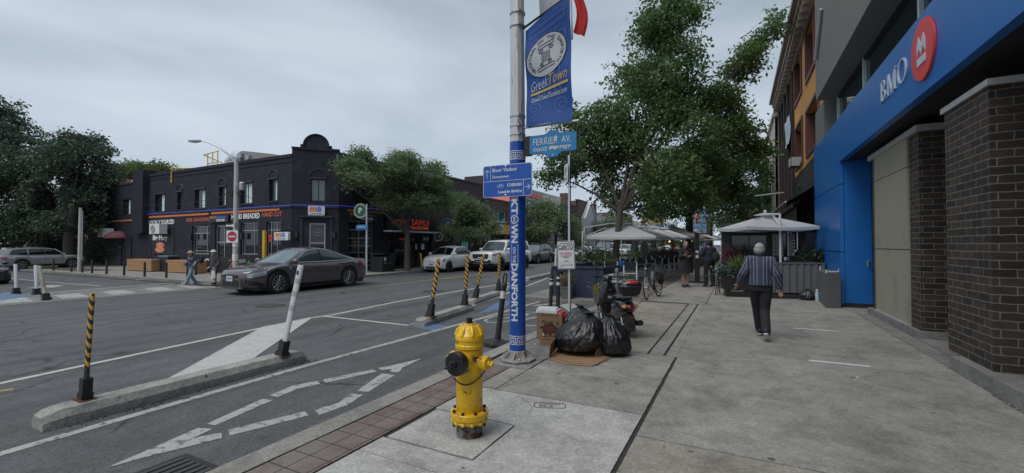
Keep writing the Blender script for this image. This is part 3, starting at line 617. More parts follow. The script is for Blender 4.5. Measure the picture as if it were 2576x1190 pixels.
mb = MB(); [mb.b2((x, 15.7, 0), (x+.3, 16, 2.5)) for x in (-53.5, -48.6, -43.6)]; mb.b2((-53.5, 15.6, 0), (-43.2, 15.9, .9)); obj('porch', mb, dkt, h, world=True)
h = thing('brick_house', 'dark brick house with steep gable half hidden by the big trees at far left', 'house', (-62, 20, 0))
mb = MB(); mb.b2((-67, 19, 0), (-56, 27, 5.6)); obj('wall', mb, rb, h, world=True); mb = MB(); mb.prism([(-67.6, 5.6), (-55.4, 5.6), (-61.5, 7.6)], (0, 18.5, 0), (1, 0, 0), (0, 0, 1), (0, 9, 0)); obj('roof', mb, shing, h, world=True)
hw = Wall((-67, 19, 0), (1, 0, 0), (0, -1, 0)); [hw.window(h, w_, wtrim, gl_up, .1, vs=(.5,), dep=-.06) for w_ in ((1, 3, 3.5, 5), (6, 8.5, 3.5, 5), (1, 4, .8, 2.6))]
# ---------------------------------------------------------------- row of shops across the street
XR = -19.34
def shop_row(name, label, y0, y1, z1, wallm, zs, wins, winm, fm, below=None, extra=None, depth=12):
    t = thing(name, label, 'building', (XR, y0, 0)); W_ = Wall((XR, y0, 0), (0, 1, 0), (1, 0, 0)); Ln = y1-y0
    hs = [(a-y0, b-y0, c, d) for a, b, c, d in wins]; sh = [] if below is None else [(a-y0, b-y0, c, d) for a, b, c, d in below]
    mb = MB(); W_.facade(mb, 0, Ln, -.02, z1, hs+sh); mb.b2((XR-depth, y0, 0), (XR-.2, y1, z1-.05)); W_.box(mb, 0, Ln, z1, z1+.15, -.4, .06); obj('wall', mb, wallm, t, world=True)
    for w_ in hs: W_.window(t, w_, fm, winm, .07, vs=(.5,), sill=True)
    for w_ in sh: W_.window(t, w_, blkf, gl, .07, vs=(.33, .66), hs=(.8,), name='shop_window')
    return t, W_
dkbr = brick('brown_dark_brick', (.075, .055, .055), (.055, .042, .044), (.06, .055, .055), bw=.3, rh=.09); rdbr = brick('red_brown_brick', (.14, .07, .06), (.10, .055, .05), (.10, .09, .085), bw=.3, rh=.09)
t, W_ = shop_row('shop_building', 'black fronted two storey shop with red restaurant lettering behind the street tree', 20.33, 25.12, 6.3, blk, None, [(21.3, 22.6, 4.3, 5.5), (23.2, 24.4, 4.3, 5.5)], gl_up, blkf, [(20.75, 22.5, .1, 2.25), (22.7, 23.5, .1, 2.25), (23.7, 25.0, .1, 2.25)])
mb = MB(); W_.box(mb, .1, 4.7, 2.45, 3.65, .003, .1); s_ = obj('sign', mb, M('sign_black', (.012, .012, .014), .4), t, world=True)
redl = M('red_channel_letters', A(190, 60, 50), .4, emit=.12); orl = M('orange_channel_letters', A(235, 105, 55), .4, emit=.15)
W_.letters(s_, 'KOH', 1.25, 2.98, .36, 1.3, redl, d=.11); W_.letters(s_, 'SAMUI', 3.3, 3.02, .4, 1.8, redl, d=.11); W_.letters(s_, 'THAI KITCHEN', 3.2, 2.66, .2, 1.9, orl, d=.11, bold=.02)
mb = MB(); W_.box(mb, -.1, 4.85, 2.33, 2.42, .003, .7); obj('canopy', mb, M('canopy_edge', A(160, 165, 170), .5), t, world=True)
mb = MB(); W_.box(mb, 3.0, 3.3, 1.2, 1.6, -.08, -.07); W_.box(mb, 3.6, 3.95, 1.2, 1.6, -.08, -.07); obj('menu_sheet', mb, signw, t, world=True)
mb = MB(); text(mb, 'OPEN', W_.p(1.6, 1.9, -.06), W_.u, V(0, 0, 1), h=.14); obj('open_sign', mb, redl, t, world=True, fix=False)
t, W_ = shop_row('shop_building', 'long dark brown brick two storey building behind the honey locusts', 25.12, 32.7, 6.55, dkbr, None, [(26.3, 27.5, 4.2, 5.4), (28.2, 29.2, 4.2, 5.4), (29.7, 30.5, 4.2, 5.4), (31.0, 31.98, 4.2, 5.4)], gl_up, dkt, [(25.4, 27.6, .1, 2.5), (28.1, 30.0, .4, 2.4), (30.2, 32.4, .4, 2.4)])
mb = MB(); W_.box(mb, .1, 2.8, 2.6, 3.3, .003, .06); W_.box(mb, 3.0, 7.3, 2.6, 3.3, .003, .06); s_ = obj('fascia', mb, blk2, t, world=True)
W_.letters(s_, 'SC', 2.0, 3.0, .25, .5, whi, d=.07); W_.letters(s_, 'D-', 4.9, 3.1, .3, .5, whi, d=.07)
mb = MB(); mb.prism(circ(.5, 20, .62), W_.p(4.2, 1.4, -.04), W_.u, V(0, 0, 1), None); mb.prism(circ(.3, 16, .3), W_.p(4.2, 1.6, -.035), W_.u, V(0, 0, 1), None); obj('window_decal', mb, M('teal_decal', A(70, 110, 110), .5), t, world=True, fix=False)
t2 = thing('oval_sign', 'oval hanging sign with blue and orange emblem on the dark brick shops', 'sign', (XR+.6, 26.1, 3)); mb = MB(); mb.lathe([(.01, -.05), (.45, -.05), (.48, 0), (.45, .05), (.01, .05)], (0, 0, 0), 24, axis=(.5, -1, 0)); obj('panel', mb, M('navy_panel', A(32, 38, 52), .5), t2, smooth=True)
u_ = V(1, .5, 0).normalized(); mb = MB(); stroke(mb, circ(.43, 24), .025, u_.cross(V(0, 0, 1))*.06, u_, V(0, 0, 1), closed=True); obj('rim', mb, alu, t2, fix=False)
mb = MB(); mb.ell(u_.cross(V(0, 0, 1))*.07+V(0, 0, .1), (.2, .02, .1)); obj('emblem', mb, sblue, t2); mb = MB(); mb.ell(u_.cross(V(0, 0, 1))*.07-u_*.1-V(0, 0, .06), (.1, .02, .06)); obj('emblem', mb, orange, t2)
mb = MB(); mb.tube([(-.6, 0, .52), (.2, 0, .52)], .02, 6); obj('bracket', mb, blkf, t2)
t2 = thing('round_sign', 'small round sign with a crescent hanging beside the red lettered shop canopy', 'sign', (XR+.7, 24.9, 2.1)); mb = MB(); mb.lathe([(.01, -.05), (.3, -.05), (.33, 0), (.3, .05), (.01, .05)], (0, 0, 0), 20, axis=(.5, -1, 0)); obj('panel', mb, blk2, t2, smooth=True)
mb = MB(); stroke(mb, circ(.3, 20), .03, u_.cross(V(0, 0, 1))*.06, u_, V(0, 0, 1), closed=True); mb.prism([(.0, .1), (.08, .0), (.0, -.06), (.03, .0)], u_.cross(V(0, 0, 1))*.06, u_, V(0, 0, 1), None); obj('rim', mb, alu, t2, fix=False)
t, W_ = shop_row('shop_building', 'red brown brick building with teal picture window and orange fascia behind white pickup', 32.7, 40.0, 5.5, rdbr, None, [(33.7, 36.2, 3.65, 4.66), (37.4, 39.2, 3.65, 4.66)], glass('teal_glass', (62, 92, 96), .05), M('teal_frame', A(120, 150, 145), .5), [(33.2, 36.0, .1, 2.4), (36.6, 39.6, .1, 2.4)])
mb = MB(); W_.box(mb, .2, 7, 2.5, 3.4, .003, .08); s_ = obj('sign', mb, M('orange_fascia', A(180, 135, 60), .6, scale=1), t, world=True); mb = MB(); W_.box(mb, 1.6, 2.9, 2.65, 3.4, .082, .1); q = obj('panel', mb, M('cream_panel', A(190, 190, 175), .6), s_, world=True); W_.letters(q, 'A', 2.2, 3.0, .5, .5, blkf, d=.104, bold=.04)
mb = MB(); mb.prism([(32.7, 5.5), (40, 5.5), (39.5, 6.3), (33, 6.3)], (XR-1.5, 0, 0), (0, 1, 0), (0, 0, 1), (-.2, 0, 0)); mb.add([(XR, 32.7, 5.6), (XR, 40, 5.6), (XR-2.4, 40, 6.9), (XR-2.4, 32.7, 6.9)], [[0, 1, 2, 3]]); obj('roof', mb, M('red_tile', A(150, 75, 70), .8, scale=10, var=.3), t, world=True)
mb = MB(); mb.b2((XR-2, 32.2, 5.5), (XR-.2, 32.6, 7.5)); obj('chimney', mb, dkbr, t, world=True)
stuc = M('beige_stucco', A(150, 145, 138), .85, scale=3); gst = M('grey_stucco', A(110, 112, 116), .85, scale=3)
t, W_ = shop_row('shop_building', 'grey fronted building with pale window bays and a red sign on its cornice', 40.0, 45.0, 7.2, gst, None, [(40.4, 42.3, 4.3, 6.2), (42.7, 44.6, 4.3, 6.2)], glass('pale_glass', (110, 125, 130), .05), wtrim, [(40.3, 44.6, .1, 2.0)])
mb = MB(); W_.box(mb, .3, 4.7, 6.5, 7.0, .003, .07); obj('sign', mb, M('dull_red', A(150, 70, 70), .6), t, world=True)
t, W_ = shop_row('shop_building', 'beige stuccoed three window building with black awning on the far side', 45.0, 50.5, 7.2, stuc, None, [(45.7, 46.4, 5.6, 6.5), (47.2, 47.95, 5.6, 6.5), (45.7, 46.4, 3.6, 4.6), (47.2, 47.95, 3.6, 4.6)], gl_up, wtrim, [(45.3, 50.0, .1, 1.9)])
mb = MB(); mb.add([W_.p(-2, 3.0, .02), W_.p(5.3, 3.0, .02), W_.p(5.3, 2.0, 1.3), W_.p(-2, 2.0, 1.3), W_.p(5.3, 1.85, 1.3), W_.p(-2, 1.85, 1.3)], [[0, 1, 2, 3], [3, 2, 4, 5]]); obj('awning', mb, blk2, t, world=True)
mb = MB(); W_.box(mb, -2, 5.3, 1.8, 1.88, 1.3, 1.33); obj('awning_edge', mb, wtrim, t, world=True)
far = [(50.5, 57, 6.6, dkbr, 'dark brick two storey shop with flat roof, before the gabled house'), (57, 66, 7.6, rdbr, 'tall dull red brick building with chimney, far across the street'), (66, 78, 6.2, gst, 'low grey shop building far down the left side of the street'), (78, 92, 7.4, rdbr, 'far reddish brick building beyond the grey shop'), (92, 125, 6.4, stuc, 'far pale building near the traffic lights on the left side')]
for a, b, z, m_, lb in far:
    t, W_ = shop_row('shop_building', lb, a, b, z, m_, None, [(a+.8+i*2.2, a+2+i*2.2, 3.8, 5.2) for i in range(int((b-a-1)/2.2))], gl_up, wtrim, [(a+.5, b-.5, .1, 2.2)])
    if a == 57: mb = MB(); mb.b2((XR-3, 58, 7.5), (XR-2, 59, 8.8)); obj('chimney', mb, rdbr, t, world=True)
t = thing('gabled_house', 'grey clapboard gable front with white trim rising behind the far shops', 'house', (XR+.3, 60, 0)); mb = MB(); mb.prism([(58.2, 0), (63.8, 0), (63.8, 5.2), (61, 7.6), (58.2, 5.2)], (XR+.5, 0, 0), (0, 1, 0), (0, 0, 1), (-.4, 0, 0)); obj('wall', mb, gst, t, world=True)
mb = MB(); mb.tube([(XR+.62, 58.0, 5.1), (XR+.62, 61, 7.75), (XR+.62, 64, 5.1)], .13, 4); obj('roof_trim', mb, wtrim, t, world=True)
# ---------------------------------------------------------------- right side: bank
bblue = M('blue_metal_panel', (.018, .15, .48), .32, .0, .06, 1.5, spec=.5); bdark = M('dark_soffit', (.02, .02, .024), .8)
cbrick = brick('column_brick', (.060, .040, .030), (.024, .018, .016), (.16, .155, .13), bw=.27, rh=.0925, ms=.007, bump=1)
beige = M('beige_panel', (.33, .31, .235), .55, scale=1.2, var=.06, dirt=(.28, .26, .2), dscale=1, damt=.6); stcon = M('grey_stucco_slab', (.20, .20, .185), .9, scale=30, var=.15, bump=.3)
capm = M('white_cap', (.42, .42, .42), .5); gwin = glass('green_tinted_glass', (30, 44, 42), .05)
bank = thing('bank_building', 'bank with bright blue fascia, brown brick columns and beige panel at right', 'building', (2.28, 13.45, 0))
Bw = Wall((2.28, 17.5, 0), (0, -1, 0), (-1, 0, 0))
def yb(mb, y0, y1, z0, z1, x0, x1, mi=0): mb.b2((x0, y0, z0), (x1, y1, z1), mi)
for a, b in ((.05, 1.355), (1.375, 3.05), (3.07, 4.72)):
    mb = MB(); yb(mb, 13.46, 17.5, a, b, 2.28, 2.36); obj('wall_panel', mb, bblue, bank, world=True)
mb = MB(); yb(mb, -4, 13.44, 3.63, 4.73, 2.28, 2.40); yb(mb, -4, 13.44, 4.64, 4.73, 2.40, 2.75)
obj('fascia', mb, bblue, bank, world=True)
mb = MB(); mb.b2((2.37, 13.45, .1), (2.9, 13.5, 3.62)); mb.b2((2.38, 13.5, 0), (6, 17.5, 4.6)); obj('recess_wall', mb, bblue, bank, world=True)
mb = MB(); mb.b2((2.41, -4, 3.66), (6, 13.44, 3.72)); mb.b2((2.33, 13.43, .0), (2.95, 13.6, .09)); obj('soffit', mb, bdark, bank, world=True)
mb = MB(); mb.b2((2.68, 9.5, .14), (5.5, 12.35, 3.42)); obj('brick_column', mb, cbrick, bank, world=True)
mb = MB(); mb.b2((2.45, 6.6, .17), (5.5, 7.75, 3.28)); obj('brick_column', mb, cbrick, bank, world=True)
mb = MB(); mb.b2((3.9, -4, .1), (4.1, 13.4, 3.65)); obj('recess_wall', mb, cbrick, bank, world=True)
mb = MB(); mb.b2((2.62, 9.4, 3.42), (5.4, 12.42, 3.52)); obj('column_cap', mb, capm, bank, world=True); mb = MB(); mb.b2((2.42, 6.55, 3.28), (5.4, 7.79, 3.35)); obj('column_cap', mb, capm, bank, world=True)
for a, b in ((.16, 1.45), (1.465, 2.9), (2.915, 3.42)): mb = MB(); yb(mb, 9.97, 12.02, a, b, 2.645, 2.679); obj('beige_panel', mb, beige, bank, world=True)
mb = MB(); yb(mb, 9.97, 12.02, .135, .158, 2.62, 2.679); obj('panel_trim', mb, capm, bank, world=True)
mb = MB(); yb(mb, 9.4, 12.5, -.05, .13, 2.6, 5); obj('column_base', mb, conc_d, bank, world=True)
mb = MB(); mb.prism([(2.33, -4), (6, -4), (6, 7.35), (2.33, 7.35)], (0, 0, -.05), (1, 0, 0), (0, 1, 0), (0, 0, .22)); mb.b2((2.6, 7.36, -.05), (5, 9.38, .02)); obj('step', mb, conc_d, bank, world=True)
mb = MB(); mb.b2((2.1, -4, 5.8), (2.6, 15.6, 12)); mb.b2((2.6, -4, 5.82), (6, 15.9, 12)); obj('upper_storey', mb, stcon, bank, world=True)
mb = MB(); mb.b2((2.34, 15.9, 4.7), (6, 17.55, 5.9)); mb.b2((2.9, 15.4, 4.6), (6, 15.9, 5.9)); obj('side_wall', mb, stcon, bank, world=True)
mb = MB(); mb.b2((2.62, -4, 4.73), (2.66, 15.38, 5.79)); q = obj('window_band', mb, gwin, bank, world=True)
for y in (15.3, 12.42, 9.0, 5.5): mb = MB(); yb(mb, y-.04, y+.04, 4.73, 5.79, 2.56, 2.619); obj('mullion', mb, M('pale_mullion', A(150, 165, 165), .5), q, world=True)
mb = MB(); yb(mb, -4, 15.38, 5.72, 5.79, 2.57, 2.618); obj('window_head', mb, blkf, q, world=True)
mb = MB(); yb(mb, 14.2, 15.0, 4.8, 5.15, 2.60, 2.617); obj('window_notice', mb, M('pale_green_paper', A(170, 200, 185), .6), q, world=True)
mb = MB(); mb.tube([(2.05, 15.2, 6.9), (2.05, 14.2, 7.9)], .05, 8); obj('light_tube', mb, capm, bank, world=True)
mb = MB(); mb.tube([(2.86, 13.43, 1.15), (2.80, 13.38, 1.15), (2.80, 13.38, 1.0)], .015, 6); obj('handle', mb, alu, bank, world=True)
# raised letters, serif capitals
def LP(y, z, d=.0): return V(2.28-.004-d, y, z)
def bmo():
    u, v = V(0, -1, 0), V(0, 0, 1); mb = MB(); n = V(-.018, 0, 0)
    def P(poly, o): mb.prism(poly, o, u, v, n)
    def ring(o, cx, cy, a, b, a2, b2, t0=0, t1=360, k=20):
        p = [rad(t0+(t1-t0)*i/k) for i in range(k+1)]; o_ = [(cx+a*cos(t), cy+b*sin(t)) for t in p]; i_ = [(cx+a2*cos(t), cy+b2*sin(t)) for t in p]
        for i in range(k): P([o_[i], o_[i+1], i_[i+1], i_[i]], o)
    h = .36; o = LP(9.82, 4.04)
    P([(.05, 0), (.105, 0), (.105, h), (.05, h)], o); P([(0, 0), (.16, 0), (.16, .018), (0, .018)], o); P([(0, h-.018), (.16, h-.018), (.16, h), (0, h)], o)
    ring(o, .15, .27, .12, .09, .07, .072, -90, 90, 10); ring(o, .16, .095, .15, .095, .09, .076, -90, 90, 10); P([(.1, .172), (.17, .172), (.17, .19), (.1, .19)], o)
    o = LP(9.45, 4.04)
    P([(.05, 0), (.07, 0), (.07, h), (.05, h)], o); P([(.04, h), (.11, h), (.28, .05), (.245, 0)], o); P([(.245, 0), (.27, 0), (.425, h), (.40, h)], o); P([(.39, 0), (.45, 0), (.45, h), (.39, h)], o)
    for a, b, z in ((0, .12, 0), (.35, .49, 0), (.0, .1, h-.016), (.4, .49, h-.016)): P([(a, z), (b, z), (b, z+.016), (a, z+.016)], o)
    ring(LP(8.68, 4.22), 0, 0, .215, .188, .155, .172)
    return mb
obj('sign_lettering', bmo(), M('pale_letters', A(175, 185, 195), .4), bank, world=True)
mb = MB(); mb.prism(circ(.41, 40), LP(7.8, 4.2, 0), V(0, -1, 0), V(0, 0, 1), (-.03, 0, 0)); q = obj('sign_disc', mb, M('red_disc', A(190, 60, 62), .35, var=.05), bank, world=True)
mb = MB(); k = .41*.86
for P in ([(-.45, -.18), (-.45, .3), (-.25, .58), (0, .2), (.25, .58), (.45, .3), (.45, -.18), (.24, .12), (0, -.18), (-.24, .12)], [(-.45, -.55), (.45, -.55), (.45, -.25), (-.45, -.25)]): mb.prism([(a*k*.95, b*k*1.0) for a, b in P], LP(7.8, 4.2, .032), V(0, -1, 0), V(0, 0, 1), (-.008, 0, 0))
obj('sign_emblem', mb, M('pale_letters', (.6, .6, .6)), q, world=True)
# ---------------------------------------------------------------- yellow and brick building with cornice
yel = M('ochre_stucco', A(152, 110, 58), .85, scale=2, var=.12, dirt=(.25, .15, .06), dscale=1.5, damt=.62, bump=.2); mar = M('maroon_frame', A(62, 34, 32), .6); dbr = brick('dark_brick_far', (.06, .036, .032), (.04, .028, .028), (.05, .045, .042), bw=.3, rh=.1, bump=.8)
corn = M('dark_cornice', A(96, 86, 80), .7, scale=4); sgn = M('carved_sign', (.022, .022, .022), .6)
yb_ = thing('corner_block', 'three storey building, ochre stucco with maroon windows then dark brick, heavy bracketed cornice', 'building', (2.6, 17.6, 0))
Y_ = Wall((2.6, 34, 0), (0, -1, 0), (-1, 0, 0)); ys = lambda a, b, c, d: (34-a, 34-b, c, d)
hy = [ys(21.6, 18.6, 5.25, 6.95), ys(25.4, 23.0, 5.25, 7.1), ys(21.55, 19.4, 8.3, 10.2), ys(25.5, 23.1, 8.4, 10.45)]
mb = MB(); Y_.facade(mb, 34-26, 34-17.6, 4.9, 11.3, hy, dep=.35); mb.b2((2.96, 17.6, 0), (12, 26, 11.2)); obj('stucco_wall', mb, yel, yb_, world=True)
for w_ in hy:
    f = Y_.window(yb_, w_, mar, glass('dim_glass', (30, 28, 28)), .12, vs=(.5,), dep=.25)
    mb = MB(); 
    for a, b, c, d in ((w_[0]+.002, w_[0]+.03, w_[2]+.002, w_[3]-.002), (w_[1]-.03, w_[1]-.002, w_[2]+.002, w_[3]-.002), (w_[0]+.03, w_[1]-.03, w_[2]+.002, w_[2]+.03)): Y_.box(mb, a, b, c, d, -.24, .05)
    for a, b, c, d in ((w_[0]-.14, w_[0], w_[2]-.14, w_[3]+.14), (w_[1], w_[1]+.14, w_[2]-.14, w_[3]+.14), (w_[0], w_[1], w_[2]-.14, w_[2]), (w_[0], w_[1], w_[3], w_[3]+.14)): Y_.box(mb, a, b, c, d, .003, .06)
    obj('surround', mb, mar, f, world=True)
hb = [ys(33.4, 32.4, 8.0, 10.2), ys(31.6, 30.6, 8.0, 10.2), ys(29.8, 28.8, 8.0, 10.2), ys(28.0, 27.0, 8.0, 10.2), ys(33.4, 32.4, 4.9, 7.0), ys(31.6, 30.6, 4.9, 7.0), ys(28.0, 27.0, 4.9, 7.0)]
mb = MB(); Y_.facade(mb, 0, 8, 3.5, 11.3, hb, dep=.3); mb.b2((2.92, 26, 0), (12, 34, 11.2)); mb.prism([(2.6, 0), (12, 0), (12, 11.3), (2.6, 11.3)], (0, 34.01, 0), (1, 0, 0), (0, 0, 1), None)
for y in (26.2, 28.4, 30.2, 32.0, 33.7): Y_.box(mb, 34-y-.18, 34-y+.18, 3.5, 11.3, .0, .12)
obj('brick_wall', mb, dbr, yb_, world=True)
for w_ in hb: Y_.window(yb_, w_, dkt, gl_up, .08, vs=(.5,), hs=(.5,), dep=.2)
mb = MB(); Y_.box(mb, -.2, 16.4, 10.75, 11.0, .0, .45); Y_.box(mb, -.3, 16.4, 11.0, 11.2, .0, .62); Y_.box(mb, -.1, 16.4, 10.3, 10.38, .0, .12)
for i in range(26): y = .0+i*.64; Y_.box(mb, y, y+.2, 10.4, 10.748, .0, .4)
obj('cornice', mb, corn, yb_, world=True)
mb = MB(); Y_.box(mb, 8.0, 16.4, 3.55, 4.9, -.3, .0); Y_.box(mb, 9.0, 16.0, 3.75, 4.65, .0, .06); q = obj('sign_board', mb, sgn, yb_, world=True)
Y_.letters(q, 'MUSTAFA', 12.6, 4.2, .5, 5.6, M('dull_bronze', A(46, 42, 38), .6), d=.07, bold=.02)
mb = MB(); Y_.box(mb, 8.0, 16.4, 0, 3.5, -.3, -.2); Y_.box(mb, 0, 8, 0, 3.5, -.3, -.1)
for y in (8.2, 10.4, 12.6, 15.0): Y_.box(mb, y, y+.25, 0, 3.5, -.199, 0)
obj('ground_storey', mb, M('near_black_wood', (.018, .017, .017), .6), yb_, world=True)
mb = MB(); mb.add([(2.6, 17.7, 3.7), (2.6, 26, 3.7), (1.5, 26, 3.0), (1.5, 17.7, 3.0), (1.5, 17.7, 2.9), (1.5, 26, 2.9)], [[0, 1, 2, 3], [3, 2, 5, 4]]); obj('awning', mb, blk2, yb_, world=True)
mb = MB(); mb.tube([(1.48, 17.7, 3.02), (1.48, 26, 3.02)], .035, 6); obj('awning_rail', mb, capm, yb_, world=True)
t = thing('banner_sign', 'white fabric banner with dark script on the dark brick wall beside the ochre stucco', 'banner', (2.45, 27, 7.4)); mb = MB(); mb.grid([[V(2.42+.03*sin(i*1.7+j), 28.7-i*.35, 6.9+j*.28) for i in range(8)] for j in range(6)]); o = obj('cloth', mb, M('grey_white_cloth', A(165, 175, 185), .8), t, world=True, smooth=True)
mb = MB(); stroke(mb, [(-.8, -.1), (-.6, .3), (-.4, -.3), (-.1, .3), (0, -.2), (.3, .25), (.5, -.2), (.8, .1)], .06, (2.36, 27.4, 7.6), (0, -1, 0), (0, 0, 1)); obj('script', mb, blkf, t, world=True, fix=False)
t = thing('window_air_conditioner', 'small white and black air conditioner in the lower ochre wall window', 'air conditioner', (2.5, 24, 5.1)); mb = MB(); mb.box((-.05, 0, .25), (.5, .7, .42)); obj('casing', mb, blkf, t); mb = MB(); mb.box((-.05, -.36, .25), (.45, .02, .4)); mb.box((-.31, 0, .25), (.02, .65, .38)); obj('grille', mb, signw, t)
for y, z in ((31, 6.9), (31, 4.6)): 
    t = tag(obj('awning_arm', MB().tube([(2.6, y, z+.1), (1.0, y+.4, z)], .035, 6), capm), 'thin pale pole sticking out %s from the dark brick wall' % ('high up' if z > 6 else 'low down'), 'pole')
# further buildings, right side
def far_bldg(label, x0, y0, y1, z, m_, n=2, wm=gl_up):
    t = thing('shop_building', label, 'building', (x0, y0, 0)); W_ = Wall((x0, y1, 0), (0, -1, 0), (-1, 0, 0)); Ln = y1-y0; hs = []
    for f_ in range(int((z-3.4)/3)+0):
        for i in range(int(Ln/2.6)): hs.append((.7+i*2.6, 2.1+i*2.6, 4+f_*3, 5.9+f_*3))
    mb = MB(); W_.facade(mb, 0, Ln, 0, z, hs); mb.b2((x0+.2, y0, 0), (x0+10, y1, z-.03)); W_.box(mb, 0, Ln, z, z+.25, -.4, .15); obj('wall', mb, m_, t, world=True)
    for h_ in hs: W_.window(t, h_, dkt, wm, .08, vs=(.5,))
    return t, W_
far_bldg('pale concrete three storey building just beyond the heavy cornice', 2.3, 34.2, 41, 10.2, stuc); far_bldg('black narrow shopfront building between pale neighbours down the right pavement', 2.5, 41, 47, 8.6, blk)
far_bldg('dull brick building beyond the black shopfront on the right pavement', 2.4, 47, 62, 9.4, rdbr); far_bldg('beige building far down the right pavement behind the trees', 2.6, 62, 95, 8.5, stuc); far_bldg('grey office building at the far end of the right pavement', 2.3, 95, 140, 11, gst)
t = thing('vertical_sign', 'pink and white vertical projecting sign down the right side above the umbrellas', 'sign', (1.4, 41, 3.9)); mb = MB(); mb.box((0, 0, 0), (.9, .15, 1.5)); o = obj('panel', mb, M('pink_panel', A(150, 70, 100), .5, scale=5, var=.5), t)
mb = MB()
for i, c in enumerate('CAFE'): text(mb, c, (0, -.08, .52-.35*i), (1, 0, 0), (0, 0, 1), h=.26)
obj('lettering', mb, whi, o, fix=False); mb = MB(); mb.box((.52, 0, 0), (.14, .15, 1.6)); obj('side_panel', mb, orange, t)
# ---------------------------------------------------------------- distant towers, signals
def tower(label, x, y, w_, d, h, m_, wm):
    t = thing('tower_building', label, 'tower', (x, y, 0)); mb = MB(); mb.b2((x, y, 0), (x+w_, y+d, h)); obj('wall', mb, m_, t, world=True)
    mb = MB(); k = int(h/3.2)
    for i in range(2, k): mb.b2((x+.5, y-.1, i*3.2), (x+w_-.5, y-.02, i*3.2+1.6)); mb.b2((x-.1, y+.5, i*3.2), (x-.02, y+d-.5, i*3.2+1.6))
    o = obj('window_band', mb, wm, t, world=True); return t
bg_ = glass('blue_grey_glass', (95, 120, 145), .1)
P0 = G(1732, 617.5)
tower('pale blue glass tower in the far distance between the trees', -28, 330, 12, 14, 26, bg_, glass('steel_blue', (70, 95, 125), .1)); tower('white apartment block with yellow top in the far distance', -52, 300, 16, 14, 17, M('white_far', A(170, 172, 176), .8), bg_)
mb = MB(); mb.b2((-53, 298, 15), (-43, 312, 21)); tag(obj('yellow_billboard', mb, M('yellow_far', (.22, .2, .10), .7, scale=.3, var=.4)), 'yellow and grey billboard on the far white apartment block', 'billboard')
tower('low red brown far building left of the blue glass tower', -42, 270, 12, 14, 11, rdbr, gl_up); tower('grey far tower at the end of the street', -12, 380, 10, 12, 22, gst, bg_)
def signal(x, y, label, arm=3.0):
    t = thing('traffic_light', label, 'traffic light', (x, y, 0), group='traffic lights at the far crossing'); mb = MB(); mb.cyl((arm, 0, 0), (arm, 0, 6.3), .1, .07, 8); mb.tube([(arm, 0, 5.4), (0, 0, 5.6)], .05, 6); obj('pole', mb, alu, t)
    mb = MB(); mb.box((0, 0, 5.1), (.4, .3, 1.1)); mb.box((0, -.02, 5.1), (.5, .05, 1.2)); f = obj('signal_head', mb, M('signal_yellow', (.45, .2, .03), .5), t)
    for i in range(3): mb = MB(); mb.ell((0, -.18, 5.6-.5*i), (.16, .06, .16)); obj('lens', mb, blkf if i else M('red_lens', (.8, .1, .05), .3, emit=.5), f)
signal(-20.2, 72, 'orange yellow traffic light seen above the white umbrellas, left one', -1.5); signal(-11.5, 62, 'orange yellow traffic light on a mast arm just left of the second tree trunk', -4)
signal(-5.0, 66, 'traffic light glowing orange low between the far trees', 2)
# ---------------------------------------------------------------- street furniture, foreground
def depth(x, y): return -x*sin(YAW)+y*cos(YAW)
def DP(px, py, d):
    """world point seen at display pixel px, py lying d metres in front of the camera"""
    P_ = math.atan(20/1099.5); b = (595-py)/1099.5; z = d*(b*cos(P_)+sin(P_))/(cos(P_)-b*sin(P_)); D = d*cos(P_)+z*sin(P_); xc = (px-1288)/1099.5*D
    return V(xc*cos(YAW)-d*sin(YAW), xc*sin(YAW)+d*cos(YAW), H+z)
def subdiv_text(s, h, w_, bold=0, step=.012, shear=0):
    """flat lettering cut into thin strips so that it can be bent; returns verts (a, b) centred and faces"""
    import bmesh
    vs, fs = text_mesh(s, bold, shear); x0 = min(p[0] for p in vs); x1 = max(p[0] for p in vs); y0 = min(p[1] for p in vs); y1 = max(p[1] for p in vs)
    kx = w_/(x1-x0) if w_ else h/(y1-y0); ky = h/(y1-y0); b = bmesh.new()
    bv = [b.verts.new(((p[0]-(x0+x1)/2)*kx, (p[1]-(y0+y1)/2)*ky, 0)) for p in vs]
    for f in fs:
        try: b.faces.new([bv[i] for i in f])
        except Exception: pass
    z = -h/2+step
    while z < h/2: bmesh.ops.bisect_plane(b, geom=b.verts[:]+b.edges[:]+b.faces[:], plane_co=(0, z, 0), plane_no=(0, 1, 0)); z += step
    b.verts.ensure_lookup_table(); b.verts.index_update(); v = [tuple(q.co) for q in b.verts]; f = [[q.index for q in k.verts] for k in b.faces]; b.free(); return v, f
yellowp = M('hydrant_yellow', A(222, 176, 22, .34), .38, 0, .12, 6, bump=.12, bscale=14, coat=.25, dirt=(.13, .06, .03), dscale=9, damt=.575); blackp = M('hydrant_black', (.014, .014, .016), .35, bump=.2, bscale=30)
rustg = M('rusty_grey_iron', (.17, .175, .17), .8, .2, .3, 14, bump=.5, dirt=(.09, .035, .02), dscale=14, damt=.5); darkm = M('dark_metal', (.035, .033, .03), .5, .5, bump=.2)
hy = thing('fire_hydrant', 'yellow fire hydrant with black front cap standing on the light concrete pad', 'fire hydrant', (-1.96, 3.04, 0))
mb = MB(); mb.lathe([(.106, -.02), (.106, .12), (.1, .125)], n=32); obj('base_pipe', mb, rustg, hy, smooth=True)
mb = MB(); mb.lathe([(.1, .2), (.108, .215), (.108, .5), (.107, .70), (.1, .705)], n=40)
def noz(ang, z, r, L_, r0):
    d = V(cos(ang), sin(ang), 0); mb.lathe([(r0*1.25, .06), (r0*1.05, .1), (r0, L_-.03), (r0*.98, L_)], (0, 0, z), 24, axis=d)
noz(rad(-92), .615, .09, .165, .075); noz(rad(-4), .60, .05, .15, .047); noz(rad(176), .60, .05, .15, .047)
